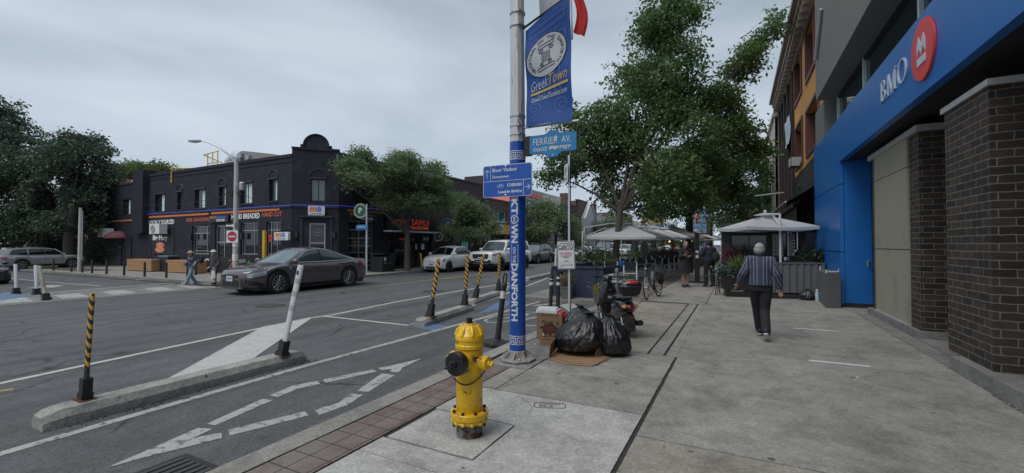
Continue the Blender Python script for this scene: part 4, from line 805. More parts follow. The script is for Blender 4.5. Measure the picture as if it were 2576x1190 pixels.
obj('barrel', mb, yellowp, hy, smooth=True)
mb = MB(); mb.lathe([(.09, .705), (.117, .71), (.118, .735), (.112, .742), (.112, .77), (.118, .777), (.119, .81), (.113, .822), (.104, .83), (.094, .86), (.072, .888), (.055, .893), (.052, .905), (.03, .907)], n=40)
for i in range(8):
    a = 2*pi*i/8; d = V(cos(a), sin(a), 0); mb.tube([d*.112+V(0, 0, .815), d*.098+V(0, 0, .855), d*.066+V(0, 0, .888)], [.016, .017, .012], 8)
obj('bonnet', mb, yellowp, hy, smooth=True)
mb = MB(); mb.lathe([(.045, .9), (.04, .91), (.026, .915), (.027, .95), (.02, .952)], n=5); obj('operating_nut', mb, blackp, hy)
mb = MB(); mb.lathe([(.11, .148), (.152, .15), (.154, .158), (.154, .195), (.15, .2), (.11, .202)], n=40); o = obj('flange', mb, yellowp, hy, smooth=True)
mb = MB()
k = 24
mb.lathe([(.1, .105), (.132, .112), (.14, .12), (.14, .146), (.1, .147)], n=36)
for i in range(12): a = 2*pi*i/12+.2; mb.ell((.132*cos(a), .132*sin(a), .125), (.022, .022, .022), 8, 6)
obj('lower_flange', mb, yellowp, hy, smooth=True)
for i in range(8):
    a = 2*pi*i/8+.15; mb = MB(); mb.lathe([(.014, .2), (.014, .216), (.01, .219)], (.132*cos(a), .132*sin(a), 0), 6); mb.lathe([(.012, .085), (.012, .11)], (.132*cos(a), .132*sin(a), 0), 6); obj('bolt', mb, darkm, o)
d = V(cos(rad(-92)), sin(rad(-92)), 0); mb = MB(); mb.lathe([(.07, .14), (.092, .145), (.094, .155), (.094, .2), (.088, .208), (.03, .212), (.03, .235), (.02, .24)], (0, 0, .615), 36, axis=d); q = obj('front_cap', mb, blackp, hy, smooth=True)
mb = MB(); mb.lathe([(.024, .235), (.024, .27), (.018, .272)], (0, 0, .615), 5, axis=d); mb.tube([d*.25+V(-.02, 0, .6), d*.255+V(-.05, 0, .59)], .012, 6); obj('cap_nut', mb, blackp, q)
for a in (-4, 176):
    d = V(cos(rad(a)), sin(rad(a)), 0); mb = MB(); mb.lathe([(.045, .13), (.056, .133), (.057, .14), (.057, .178), (.05, .186), (.024, .189), (.023, .2)], (0, 0, .60), 28, axis=d); q = obj('side_cap', mb, yellowp, hy, smooth=True)
    mb = MB(); mb.lathe([(.02, .195), (.019, .23), (.014, .233)], (0, 0, .60), 5, axis=d); obj('cap_nut', mb, yellowp, q)
mb = MB(); p0 = V(.155, 0, .545); pm = V(.06, -.125, .43); p1 = V(-.02, -.2, .51); n_ = 26
P = []
for i in range(n_+1):
    t = i/n_; b = p0*(1-t)**2+pm*2*t*(1-t)+p1*t*t; b.z -= .035*sin(pi*t); r_ = sqrt(b.x**2+b.y**2)
    if r_ < .122: b.x *= .122/r_; b.y *= .122/r_
    P.append(b)
for i in range(n_):
    a, b = P[i], P[i+1]; c = (a+b)/2; t = (b-a).normalized(); s_ = t.orthogonal().normalized() if i % 2 else t.cross(t.orthogonal()).normalized(); L_ = (b-a).length*.75
    mb.tube([c+t*L_*cos(q)+s_*.007*sin(q) for q in [2*pi*j/8 for j in range(8)]], .0024, 5, closed=True)
obj('chain', mb, darkm, hy, smooth=True)
mb = MB()
def bar_text(s, z, h, w_, th0):
    v, f = subdiv_text(s, h, w_, .02, .02); mb.add([(.1095*cos(th0+a/.1095), .1095*sin(th0+a/.1095), z+b) for a, b, _ in v], f)
for s_, z, h, w_ in (('McAVITY', .395, .028, .11), ('CANADA', .362, .014, .07), ('2018', .245, .018, .055), ('100', .315, .022, .03)): bar_text(s_, z, h, w_, rad(-72))
th = rad(-72); mb.add([( .1095*cos(th+x/.1095), .1095*sin(th+x/.1095), .315+y) for x, y in circ(.03, 24)+circ(.026, 24)], [[i, (i+1) % 24, 24+(i+1) % 24, 24+i] for i in range(24)])
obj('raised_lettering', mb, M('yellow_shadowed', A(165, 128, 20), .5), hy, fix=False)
# ---------------------------------------------------------------- blue wrapped pole
steel = M('weathered_pole_steel', A(128, 128, 128, .4), .55, .35, .18, 3, vec=(3, 3, .35), dirt=(.12, .12, .12), dscale=5, damt=.58); wrapb = M('blue_wrap', (.008, .065, .34), .35, 0, .06, 3, coat=.2); whv = M('white_vinyl', (.62, .64, .66), .45); band = M('steel_band', (.55, .56, .57), .3, .8)
PX, PY, PR = -2.64, 5.28, .104
pole = thing('street_pole', 'tall grey metal pole wrapped in blue vinyl with GREEKTOWN ON THE DANFORTH lettering', 'pole', (PX, PY, 0))
mb = MB(); mb.tube([(0, 0, .1), (0, 0, 3.2), (-.02, 0, 9.2)], [PR, PR*.97, PR*.72], 12); obj('shaft', mb, steel, pole)
mb = MB(); mb.lathe([(PR+.003, .13), (PR+.003, 2.93)], n=40); obj('vinyl_wrap', mb, wrapb, pole, smooth=True)
mb = MB(); mb.lathe([(.25, .012), (.25, .03), (.235, .04), (.14, .05), (.125, .13), (.112, .14)], n=8, a0=rad(22)); 
for i in range(8):
    a = 2*pi*i/8+rad(10); mb.prism([(.11, .04), (.23, .04), (.12, .13)], (-sin(a)*.008, cos(a)*.008, 0), (cos(a), sin(a), 0), (0, 0, 1), (sin(a)*.016, -cos(a)*.016, 0))
o = obj('base_plate', mb, M('cast_base', A(88, 85, 82), .7, .3, .25, 10, bump=.3), pole)
for i in range(4): a = pi/2*i+.6; mb = MB(); mb.lathe([(.018, .035), (.018, .06), (.012, .065)], (.195*cos(a), .195*sin(a), 0), 6); obj('anchor_bolt', mb, alu, o)
th0 = atan2(-PY, -PX)-rad(24); R_ = PR+.0055
def wrap(mb, pts, fs, zc, flip=True):
    out = []
    for a, b, *_ in pts: q = th0+(b if flip else a)/R_; out.append((R_*cos(q), R_*sin(q), zc-a if flip else zc+b))
    mb.add(out, fs)
mb = MB()
for s_, z, h, w_ in (('GREEKT', 2.255, .1, .62), ('WN', 1.695, .1, .25), ('DANFORTH', .915, .095, .76), ('ON THE', 1.41, .045, .21)): v, f = subdiv_text(s_, h, w_, .035 if h > .05 else .02); wrap(mb, v, f, z)
def wrect(a0, a1, b0, b1, zc, n=1): # a down, b around
    k = max(1, int(abs(b1-b0)/.02)); 
    for i in range(k): p = b0+(b1-b0)*i/k; q = b0+(b1-b0)*(i+1)/k; wrap(mb, [(a0, p), (a1, p), (a1, q), (a0, q)], [[0, 1, 2, 3]], zc)
for b in (-.05, .05): wrect(-.14, .14, b-.003, b+.003, 1.41)
k = 28; ro, ri = .058, .045; p = [(ro*cos(2*pi*i/k), ro*sin(2*pi*i/k)) for i in range(k)]+[(ri*cos(2*pi*i/k), ri*sin(2*pi*i/k)) for i in range(k)]
wrap(mb, p, [[i, (i+1) % k, k+(i+1) % k, k+i] for i in range(k)], 1.882)
for P_ in ([(-.03, -.016), (-.022, -.02), (-.022, .02), (-.03, .016)], [(.022, -.018), (.03, -.022), (.03, .022), (.022, .018)], [(-.022, -.012), (.022, -.012), (.022, -.006), (-.022, -.006)], [(-.022, -.002), (.022, -.002), (.022, .003), (-.022, .003)], [(-.022, .008), (.022, .008), (.022, .013), (-.022, .013)]): wrap(mb, P_, [[0, 1, 2, 3]], 1.882)
obj('lettering', mb, whv, pole, fix=False)
mb = MB()
def keyband(zc, h, turns=9):
    per = 2*pi*R_/turns; t = h*.11
    for sgn_ in (-1, 1): wrect(sgn_*h*.62-t/2, sgn_*h*.62+t/2, -pi*R_, pi*R_, zc)
    for i in range(turns):
        b = -pi*R_+i*per
        for a0, a1, b0, b1 in ((-.42, -.30, 0, .82), (-.42, .42, .70, .82), (.30, .42, .3, .82), (-.08, .42, .3, .42), (-.08, .04, .3, .56), (-.42, .42, 0, .10), (.30, .42, -.18, .1)): wrect(a0*h, a1*h, b+b0*per, b+b1*per, zc)
keyband(.28, .088); keyband(2.745, .088)
obj('greek_key_band', mb, whv, pole, fix=False)
for z in (3.02, 3.14, 3.27, 4.5, 4.68): mb = MB(); mb.lathe([(PR*.99, z), (PR*1.04, z), (PR*1.04, z+.022), (PR*.99, z+.022)], n=24); mb.box((.06, -.085, z+.011), (.05, .03, .03), rad(-30)); obj('clamp_band', mb, band, pole)
mb = MB(); mb.tube([(0, 0, 8.9), (-.6, 0, 9.35), (-2.2, 0, 9.5)], [.04, .035, .03], 8); obj('lamp_arm', mb, steel, pole); mb = MB(); mb.ell((-2.5, 0, 9.48), (.36, .14, .09)); obj('lamp_head', mb, alu, pole, smooth=True)
# signs on the pole (face the street's length, towards -Y)
def sign_frame(y): return V(1, 0, 0), V(0, 0, 1)
sg = thing('bike_route_sign', 'blue cycle route sign reading Bloor Viaduct Downtown and COSBURN Leaside Bridge on the pole', 'sign', (-2.735, 5.15, 2.405))
sblu = M('sign_blue_sheet', (.012, .085, .40), .3, 0, .05, 2); sedge = M('sign_white_edge', (.5, .53, .58), .4)
u, v = V(1, 0, 0), V(0, 0, 1); W_, H_ = .74, .435
mb = MB(); mb.prism(rrect(W_, H_, .035, 6), (0, 0, 0), u, v, (0, .006, 0)); obj('panel', mb, sedge, sg); mb = MB(); mb.prism(rrect(W_-.018, H_-.018, .03, 6), (0, -.003, 0), u, v, (0, .003, 0)); o = obj('face', mb, sblu, sg)
def ft(par, s, x, z, h, w_=None, m=whv, y=-.006, bold=.03, **k): mb = MB(); text(mb, s, (x, y, z), u, v, h=h, w=w_, bold=bold, **k); return obj('lettering', mb, m, par, fix=False)
mb = MB()
for P in ([(-.355, 0), (.355, 0)], [(-.25, .205), (-.25, 0)], [(.25, 0), (.25, -.205)]): stroke(mb, P, .006, (0, -.0055, 0), u, v)
obj('divider_lines', mb, whv, sg, fix=False)
ft(sg, 'Bloor Viaduct', -.035, .148, .05, .37, space=1.1); ft(sg, 'Downtown', -.095, .058, .038, .25, space=1.1); ft(sg, 'COSBURN', .115, -.062, .042, .22); ft(sg, 'Leaside Bridge', .05, -.153, .05, .36)
mb = MB(); stroke(mb, [(-.305, .05), (-.305, .16)], .009, (0, -.006, 0), u, v); stroke(mb, [(-.34, .125), (-.305, .16), (-.27, .125)], .009, (0, -.006, 0), u, v); obj('arrow', mb, whv, sg, fix=False)
mb = MB(); stroke(mb, [(.27, -.1), (.345, -.1)], .009, (0, -.006, 0), u, v); stroke(mb, [(.31, -.065), (.345, -.1), (.31, -.135)], .009, (0, -.006, 0), u, v); obj('arrow', mb, whv, sg, fix=False)
mb = MB()
for c in (-.122, -.07): stroke(mb, circ(.018, 14, c=(c, -.072)), .004, (0, -.006, 0), u, v, closed=True)
for P in ([(-.122, -.072), (-.108, -.045), (-.08, -.045), (-.097, -.072), (-.122, -.072)], [(-.097, -.072), (-.11, -.04)], [(-.07, -.072), (-.083, -.038)]): stroke(mb, P, .004, (0, -.006, 0), u, v)
obj('bicycle_symbol', mb, whv, sg, fix=False)
for z in (.195, -.195): mb = MB(); mb.ell((-.02, -.004, z), (.016, .006, .016)); obj('bolt', mb, band, sg)
sg = thing('street_name_sign', 'bright blue crested street name sign reading FERRIER AV. with Greek lettering below', 'sign', (-2.115, 5.24, 2.86))
W_, H_ = .66, .27
half = [(0, H_*.62), (.05, H_*.6), (.085, H_*.5), (.12, H_*.46), (W_/2-.02, H_*.46), (W_/2, H_*.40), (W_/2, -H_*.40), (W_/2-.02, -H_*.46), (.14, -H_*.46), (.10, -H_*.52), (.07, -H_*.68), (0, -H_*.70)]
full = half+[(-a, b) for a, b in half[-2:0:-1]]
cyan = M('street_sign_blue', (.02, .19, .44), .35, 0, .1, 4, dirt=(.4, .42, .42), dscale=9, damt=.72)
mb = MB(); mb.prism(full, (0, 0, 0), u, v, (0, .02, 0)); obj('panel', mb, M('sign_dark_edge', (.03, .06, .10), .5, dirt=(.25, .12, .05), dscale=14, damt=.55), sg); mb = MB(); mb.prism([(a*.975, b*.95) for a, b in full], (0, -.003, 0), u, v, (0, .003, 0)); obj('face', mb, cyan, sg)
mb = MB(); text(mb, 'FERRIER', (-.10, -.006, .035), u, v, h=.085, w=.34, bold=-.004); text(mb, 'AV.', (.19, -.006, .035), u, v, h=.085, w=.13, bold=-.004); obj('lettering', mb, whv, sg, fix=False)
ft(sg, 'ΟΔΟΣ ΦΕΡΡΙΕΡ', -.01, -.065, .05, .52, bold=.02); ft(sg, '4', 0, -.15, .035, bold=0)
mb = MB(); mb.prism([(-.05, -.045), (0, -.03), (.03, -.05), (.09, -.04), (.07, -.075), (.03, -.09), (.0, -.07), (-.04, -.08)], (0, -.0075, 0), u, v, None); mb.prism([(.02, .06), (.06, .0), (.07, .08), (.05, .1)], (0, -.0075, 0), u, v, None); mb.prism([(-.1, .08), (-.08, .05), (-.07, .09)], (0, -.0075, 0), u, v, None)
obj('scratch_mark', mb, M('torn_paper', (.5, .5, .48), .8), sg, fix=False)
mb = MB(); mb.box((-.36, .03, 0), (.1, .05, .26)); obj('bracket', mb, darkm, sg)
# banner
bn = thing('street_banner', 'blue fabric banner with white column emblem and GreekTown lettering hanging from the pole', 'banner', (-2.55, 5.28, 3.1))
BW_ = .64
def BS(a, b, off=0):   # a from 0 (pole side) to .64, b height from 0
    zt = 1.32+.30*a/BW_; t = b/1.47; z = .03+t*zt-.015
    x = .02+a+(1-t)*.035; y = -.03*sin(a/BW_*pi)*(.5+.5*sin(t*7+1))-.02*sin(t*11+a*6)-off
    if t < .12: y -= .05*(1-t/.12)*.7
    return V(x, y, z+.0)
bcl = M('banner_blue', (.018, .085, .32), .7, 0, .08, 3, transl=.25); bcl2 = M('banner_pale_blue', (.055, .125, .38), .75, transl=.2); gold = M('banner_gold', (.60, .42, .12), .6, transl=.2)
mb = MB(); mb.grid([[BS(BW_*i/16, 1.47*j/36) for i in range(17)] for j in range(37)]); obj('cloth', mb, bcl, bn, smooth=True, fix=False)
def bpoly(mb, pts, off): mb.add([BS(a, b, off) for a, b in pts], [list(range(len(pts)))])
def bstroke(mb, pts, w_, off, closed=False):
    m2 = MB(); 
    pp = []; n = len(pts)
    for i in range(n if closed else n-1):
        p, q = Vector(pts[i]), Vector(pts[(i+1) % n]); k = max(1, int((q-p).length/.04)); pp += [tuple(p+(q-p)*j/k) for j in range(k)]
    if not closed: pp.append(pts[-1])
    stroke(m2, pp, w_, (0, 0, 0), (1, 0, 0), (0, 1, 0), closed=closed); mb.add([BS(p[0], p[1], off) for p in m2.v], m2.f)
def spiral(cx, cy, r, n=2.2, sgn_=1, a0=90): return [(cx+r*(1-i/28)*cos(rad(a0+sgn_*360*n*i/28)), cy+r*(1-i/28)*sin(rad(a0+sgn_*360*n*i/28))) for i in range(27)]
mb = MB()
bstroke(mb, [(.06, 1.36), (.58, 1.36), (.56, 1.28), (.09, 1.27), (.06, 1.36)], .03, .004)
bstroke(mb, spiral(.14, 1.10, .12, 1.8, -1), .032, .004); bstroke(mb, spiral(.50, 1.10, .12, 1.8, 1), .032, .004)
for x in (.17, .25, .33, .41, .48): bstroke(mb, [(x, .95), (x+.01, .4)], .03, .004)
bstroke(mb, spiral(.13, .24, .1, 1.8, 1, -90), .03, .004); bstroke(mb, spiral(.5, .24, .11, 1.8, -1, -90), .03, .004)
obj('background_column', mb, bcl2, bn, fix=False)
cx, cy, R1 = .30, .93, .27
def ringf(mb, r0, r1, off, n=40):
    a = [(cx+r1*cos(2*pi*i/n), cy+r1*sin(2*pi*i/n)*1.0) for i in range(n)]; b = [(cx+r0*cos(2*pi*i/n), cy+r0*sin(2*pi*i/n)) for i in range(n)]
    mb.add([BS(*p, off) for p in a+b], [[i, (i+1) % n, n+(i+1) % n, n+i] for i in range(n)])
bwht = M('banner_white', (.52, .55, .57), .7, transl=.2); bnav = M('banner_navy', (.012, .02, .06), .7)
mb = MB(); [ringf(mb, R1*(i/8), R1*((i+1)/8), .007) for i in range(1, 8)]; mb.add([BS(cx+R1/8*cos(2*pi*i/40), cy+R1/8*sin(2*pi*i/40), .007) for i in range(40)], [list(range(40))]); q = obj('emblem_disc', mb, bwht, bn, fix=False)
mb = MB(); ringf(mb, R1, R1+.012, .008)
def arctext(s, a0, a1, r, h):
    n = len(s)
    for i, c in enumerate(s):
        if c == ' ': continue
        a = rad(a0+(a1-a0)*i/(n-1)); vs, fs = text_mesh(c, .015); x0, x1 = min(p[0] for p in vs), max(p[0] for p in vs); k = h/.73
        out = []
        for p in vs:
            lx = (p[0]-(x0+x1)/2)*k; ly = p[1]*k-h/2; rr = r+ly; out.append(BS(cx+rr*cos(a)+lx*sin(a), cy+rr*sin(a)-lx*cos(a), .010))
        mb.add(out, fs)
arctext('GREEKTOWN ON THE DANFORTH', 225, -40, .225, .042)
obj('emblem_lettering', mb, bnav, q, fix=False)
mb = MB()
bstroke(mb, [(cx-.10, cy+.15), (cx+.10, cy+.17), (cx+.11, cy+.13), (cx-.10, cy+.11), (cx-.10, cy+.15)], .012, .010)
for sx_, cz, s_ in ((-.07, .075, -1), (.075, .09, 1)): bstroke(mb, spiral(cx+sx_, cy+cz, .038, 1.8, s_), .010, .010)
for i, x in enumerate((-.05, -.03, -.01, .01, .03, .05)): bstroke(mb, [(cx+x, cy+.05), (cx+x*1.05+.004, cy-.09)], .009 if i % 2 else .012, .010)
for sx_, cz, s_ in ((-.06, -.11, 1), (.065, -.10, -1)): bstroke(mb, spiral(cx+sx_, cy+cz, .030, 1.8, s_, -90), .009, .010)
bstroke(mb, [(cx-.11, cy-.15), (cx+.12, cy-.13), (cx+.12, cy-.17), (cx-.11, cy-.19), (cx-.11, cy-.15)], .012, .010)
obj('emblem_column', mb, bnav, q, fix=False)
def btext(s, x, z, h, w_, m, shear=.25, bold=0): mb = MB(); v, f = text_mesh(s, bold, shear); x0, x1 = min(p[0] for p in v), max(p[0] for p in v); y0, y1 = min(p[1] for p in v), max(p[1] for p in v); mb.add([BS(x+(p[0]-x0)/(x1-x0)*w_, z+(p[1]-y0)/(y1-y0)*h+(p[0]-x0)/(x1-x0)*w_*.06, .010) for p in v], f); obj('lettering', mb, m, bn, fix=False)
btext('Greek', .07, .50, .14, .25, bwht); btext('Town', .33, .52, .13, .26, gold); btext('GreekTownToronto.com', .08, .335, .07, .50, bwht, .2, .01)
mb = MB(); bstroke(mb, [(.07, .46), (.33, .475), (.60, .49)], .032, .010); obj('gold_bar', mb, gold, bn, fix=False)
mb = MB(); mb.tube([(-.09, 0, 1.335), (.70, 0, 1.68)], .016, 8); obj('arm', mb, MC['dark_metal'], bn); mb = MB(); mb.tube([(-.09, 0, .02), (.78, 0, .02)], .016, 8); obj('arm', mb, steel, bn); mb = MB(); mb.tube([(-.05, 0, 1.85), (.5, 0, 2.2)], .012, 6); obj('arm', mb, steel, bn)
# flag behind banner top
fl = thing('flag', 'red and white flag furled behind the top of the blue banner', 'flag', (-2.3, 5.5, 4.4)); fr = M('flag_red', (.62, .04, .035), .8, transl=.3)
def FS(i, j): s = i/14; t = j/12; return V(-.12+s*.62, .06*sin(s*9)+.03*sin(t*5), -.05+t*1.0-.12*sin(s*5)*(1-t)+.1*s)
mb = MB(); mb.grid([[FS(i, j) for i in range(11)] for j in range(13)]); obj('white_part', mb, bwht, fl, smooth=True, fix=False)
mb = MB(); mb.grid([[V(.36+.16*(i/6)+.05*sin(j/12*6), .05+.03*sin(i), .0+.9*j/12-.10*(i/6)) for i in range(7)] for j in range(13)]); obj('red_part', mb, fr, fl, smooth=True, fix=False); mb = MB(); mb.tube([(.35, .04, -.1), (.3, .05, 1.5)], .012, 6); obj('staff', mb, alu, fl)
# ---------------------------------------------------------------- concrete lane barriers and posts
cbar = ground_mat('barrier_concrete', (.33, .325, .30), 'c')
def barrier(name_label, a, b, w_=.3, h=.15, zt=None):
    a, b = V(*a, RZ), V(*b, RZ); d = (b-a); L_ = d.length; t = thing('concrete_barrier', name_label, 'barrier', a, atan2(d.y, d.x), 'low concrete barriers beside the cycle lane')
    mb = MB(); rows = []; n = 40
    sec = [(-.5, 0), (-.5, .55), (-.36, 1), (.36, 1), (.5, .55), (.5, 0)]
    for i in range(n+1):
        s = i/n; x = L_*s; e_ = min(1, min(x, L_-x)/.10); hh = h*(.72+.28*e_); rows.append([V(x+rnd.uniform(-.004, .004), p[0]*w_*(.82+.18*e_)+rnd.uniform(-.003, .003), p[1]*hh+(rnd.uniform(-.004, .003) if p[1] else 0)) for p in sec])
    mb.grid(rows); mb.add(rows[0], [list(range(6))]); mb.add(rows[-1], [list(range(6))]); obj('block', mb, cbar, t); return t
b1 = barrier('nearest low concrete barrier, carrying the striped post and the leaning white post', (-5.57, 1.55), (-5.57, 4.2), .30, .155)
b2_ = barrier('second concrete barrier carrying a striped post, behind the blue road patch', (-5.72, 7.0), (-6.05, 9.35))
b3_ = barrier('third concrete barrier carrying two striped posts, left of the blue pole', (-6.5, 10.1), (-6.95, 12.6)); barrier('fourth concrete barrier just right of the blue pole, beside the far lane line', (-7.3, 13.6), (-7.7, 16.0)); barrier('farthest concrete barrier, small, between the blue pole and the sign post', (-8.55, 18.0), (-8.95, 22.4))
def stripe_mat():
    m = bpy.data.materials.new('hazard_stripes'); m.use_nodes = True; nt = m.node_tree; b = nt.nodes['Principled BSDF']; L = nt.links.new
    tc = N(nt, 'ShaderNodeTexCoord'); s = N(nt, 'ShaderNodeSeparateXYZ'); L(tc.outputs['Object'], s.inputs[0])
    ad = N(nt, 'ShaderNodeMath', operation='MULTIPLY_ADD', i={1: 1.1}); L(s.outputs[0], ad.inputs[0]); L(s.outputs[2], ad.inputs[2])
    md = N(nt, 'ShaderNodeMath', operation='MODULO', i={1: .088}); L(ad.outputs[0], md.inputs[0]); lt = N(nt, 'ShaderNodeMath', operation='LESS_THAN', i={1: .043}); L(md.outputs[0], lt.inputs[0])
    g1 = N(nt, 'ShaderNodeMath', operation='GREATER_THAN', i={1: .3}); L(s.outputs[2], g1.inputs[0]); g2 = N(nt, 'ShaderNodeMath', operation='LESS_THAN', i={1: 1.0}); L(s.outputs[2], g2.inputs[0])
    a = N(nt, 'ShaderNodeMath', operation='MULTIPLY'); L(g1.outputs[0], a.inputs[0]); L(g2.outputs[0], a.inputs[1]); c = N(nt, 'ShaderNodeMath', operation='MULTIPLY'); L(a.outputs[0], c.inputs[0]); L(lt.outputs[0], c.inputs[1])
    nz = N(nt, 'ShaderNodeTexNoise', i={'Scale': 16, 'Detail': 6}); L(tc.outputs['Object'], nz.inputs[0]); gn = N(nt, 'ShaderNodeMath', operation='GREATER_THAN', i={1: .36}); L(nz.outputs[0], gn.inputs[0]); d = N(nt, 'ShaderNodeMath', operation='MULTIPLY'); L(c.outputs[0], d.inputs[0]); L(gn.outputs[0], d.inputs[1])
    x = N(nt, 'ShaderNodeMix', data_type='RGBA'); x.inputs[6].default_value = (.02, .02, .022, 1); x.inputs[7].default_value = (.55, .30, .03, 1); L(d.outputs[0], x.inputs[0]); L(x.outputs[2], b.inputs['Base Color']); b.inputs['Roughness'].default_value = .5
    return m
strm = stripe_mat(); rubber = M('black_rubber', (.02, .02, .021), .6, bump=.2, bscale=40); rustp = M('rusted_plate', (.10, .045, .02), .8, .2, .4, 12)
def orient(o, base, top):
    d = (top-base).normalized(); o.rotation_euler = Vector((0, 0, 1)).rotation_difference(d).to_euler(); return o
spost = None
def striped(base, top, label, z0=None):
    global spost
    d = depth(base[0], base[1]); tp = DP(*top, d); L_ = (tp-Vector(base)).length
    if spost is None:
        t = thing('striped_post', label, 'post', base, 0, 'black and yellow striped flexible posts'); mb = MB()
        mb.tube([(0, 0, .02), (0, 0, .28), (0, 0, .96), (0, 0, .995), (0, 0, 1.0)], [.036, .034, .037, .03, .015], 16, flat=.55); obj('shaft', mb, strm, t, smooth=True)
        mb = MB(); mb.box((0, 0, .11), (.085, .075, .2)); mb.box((0, 0, .05), (.1, .09, .05)); obj('boot', mb, rubber, t); mb = MB(); mb.box((0, 0, .008), (.17, .13, .014)); obj('base_plate', mb, rustp, t); spost = t
        r = t
    else: r = dup(spost, base, label=label)
    r.location = base; orient(r, Vector(base), tp); r.scale = (1, 1, L_) if r is spost else (1.35, 1.35, L_); return r
def GZ(px, py, z): x, y = G(px, py, z); return (x, y, z)
zt = RZ+.15
striped((-5.60, 1.88, zt), (232, 738), 'leaning black and yellow striped post on the near end of the nearest barrier')
striped((-5.72, 7.35, zt), (1104, 650), 'striped post on the second barrier, tallest of the middle group')
striped((-6.02, 9.1, zt), (1177, 641), 'striped post at the far end of the second barrier')
striped((-6.58, 10.5, zt), (1217, 640), 'slightly leaning striped post on the third barrier, third from left of the middle group'); striped((-6.90, 12.4, zt), (1257, 634), 'striped post nearest to the blue pole, at the end of the third barrier')
striped((*G(1063, 687, 0), 0), (1058, 637), 'thin leaning striped post on the far kerb beside the white hatchback')
# white leaning post
wp = M('white_post_plastic', (.55, .57, .60), .45, 0, .08, 5, dirt=(.33, .33, .33), dscale=12, damt=.64)
def white_post(base, top, label, r=.055, grime=None, boot=True, dark=None):
    d = depth(base[0], base[1]); tp = DP(*top, d); t = thing('white_flex_post', label, 'post', base, 0, 'white flexible lane posts'); L_ = (tp-Vector(base)).length; orient(t, Vector(base), tp)
    mb = MB(); mb.tube([(0, 0, .12), (0, 0, L_-.02), (0, 0, L_)], [r*.85, r, r*.95], 14, flat=.5); o = obj('shaft', mb, grime or wp, t, smooth=True)
    mb = MB(); mb.box((0, 0, .1), (r*1.9, r*1.7, .2)); mb.box((0, 0, .03), (r*2.4, r*2.2, .05)); obj('boot', mb, dark or rubber, t)
    return t, L_
t, L_ = white_post((-5.5, 3.86, zt), (757, 668), 'tall white flexible post leaning over the far end of the nearest barrier')
for z, h_ in ((.50, .07), (.66, .07), (.80, .07)): mb = MB(); mb.tube([(0, 0, L_*z), (0, 0, L_*z+h_)], .0562, 14, cap=False, flat=.5); obj('reflective_band', mb, M('grey_reflector', (.36, .37, .38), .3), t)
mb = MB(); mb.box((0, -.029, L_*.92), (.035, .004, .055)); obj('sticker', mb, bnav, t); mb = MB(); mb.box((0, 0, .006), (.17, .13, .014)); obj('base_plate', mb, rustp, t)
grim = M('grimy_white', (.38, .35, .29), .7, 0, .2, 8, dirt=(.12, .09, .06), dscale=6, damt=.52)
white_post((*G(41, 739, RZ), RZ), (39, 664), 'clean white lane post at the far left crossing', r=.09); white_post((*G(92, 741, RZ), RZ), (90, 667), 'upright white lane post with yellowed top, behind the leaning dirty one', r=.09)
white_post((*G(117, 755, RZ), RZ), (98, 669), 'dirty scuffed white post leaning left at the crossing corner', grime=grim, r=.09)
white_post((*G(1396, 702, RZ), RZ), (1399, 625), 'white lane post half hidden behind the CaféTO sign')
# black delineators with rubber base
wref = M('white_reflector', (.6, .62, .64), .35)
def delin(base, top, label, bands=((.76, .1),), hexb=True, loop=True, r=.048):
    d = depth(base[0], base[1]); tp = DP(*top, d); t = thing('black_lane_post', label, 'post', base, 0, 'black lane posts with white bands'); L_ = (tp-Vector(base)).length; orient(t, Vector(base), tp)
    mb = MB(); mb.tube([(0, 0, .05), (0, 0, .2), (0, 0, L_*.84)], [r*1.15, r, r*.85], 16); mb.lathe([(r*1.0, L_*.8), (r*1.05, L_*.815), (r*.9, L_*.85), (r*.5, L_*.87)], n=16); o = obj('shaft', mb, rubber, t, smooth=True)
    if loop: mb = MB(); k = L_*.16; mb.tube([(-r*.55, 0, L_*.85), (-r*.6, 0, L_*.95), (-r*.3, 0, L_*.995), (r*.3, 0, L_*.995), (r*.6, 0, L_*.95), (r*.55, 0, L_*.85)], .014, 8); obj('handle_loop', mb, rubber, t, smooth=True)
    else: mb = MB(); mb.tube([(0, 0, L_*.86), (0, 0, L_)], r*.4, 8); obj('handle', mb, rubber, t)
    for z, h_ in bands: mb = MB(); mb.tube([(0, 0, L_*z-h_/2), (0, 0, L_*z+h_/2)], r*.93, 16, cap=False); obj('white_band', mb, wref, t)
    if hexb: mb = MB(); mb.lathe([(.25, 0), (.25, .045), (.2, .065), (.08, .085), (.06, .1)], n=8, a0=.2); obj('rubber_base', mb, rubber, t)
    return t
delin((*G(1250, 868, RZ), RZ), (1272, 687), 'leaning black lane post with loop handle on a wide rubber foot beside the blue pole', bands=((.70, .12),)) 
delin((*G(1384, 800, RZ), RZ), (1388, 676), 'leftmost of three black lane posts left of the CaféTO sign post', bands=((.70, .07), (.80, .05)), loop=False, r=.045)
delin((*G(1403, 800, RZ), RZ), (1405, 683), 'middle one of three black lane posts, directly below the CaféTO sign', bands=((.74, .07), (.86, .05)), loop=False, r=.045)
delin((*G(1418, 758, RZ), RZ), (1421, 676), 'black lane post behind the sign post, standing on its own round rubber foot', bands=((.8, .09),), loop=False)
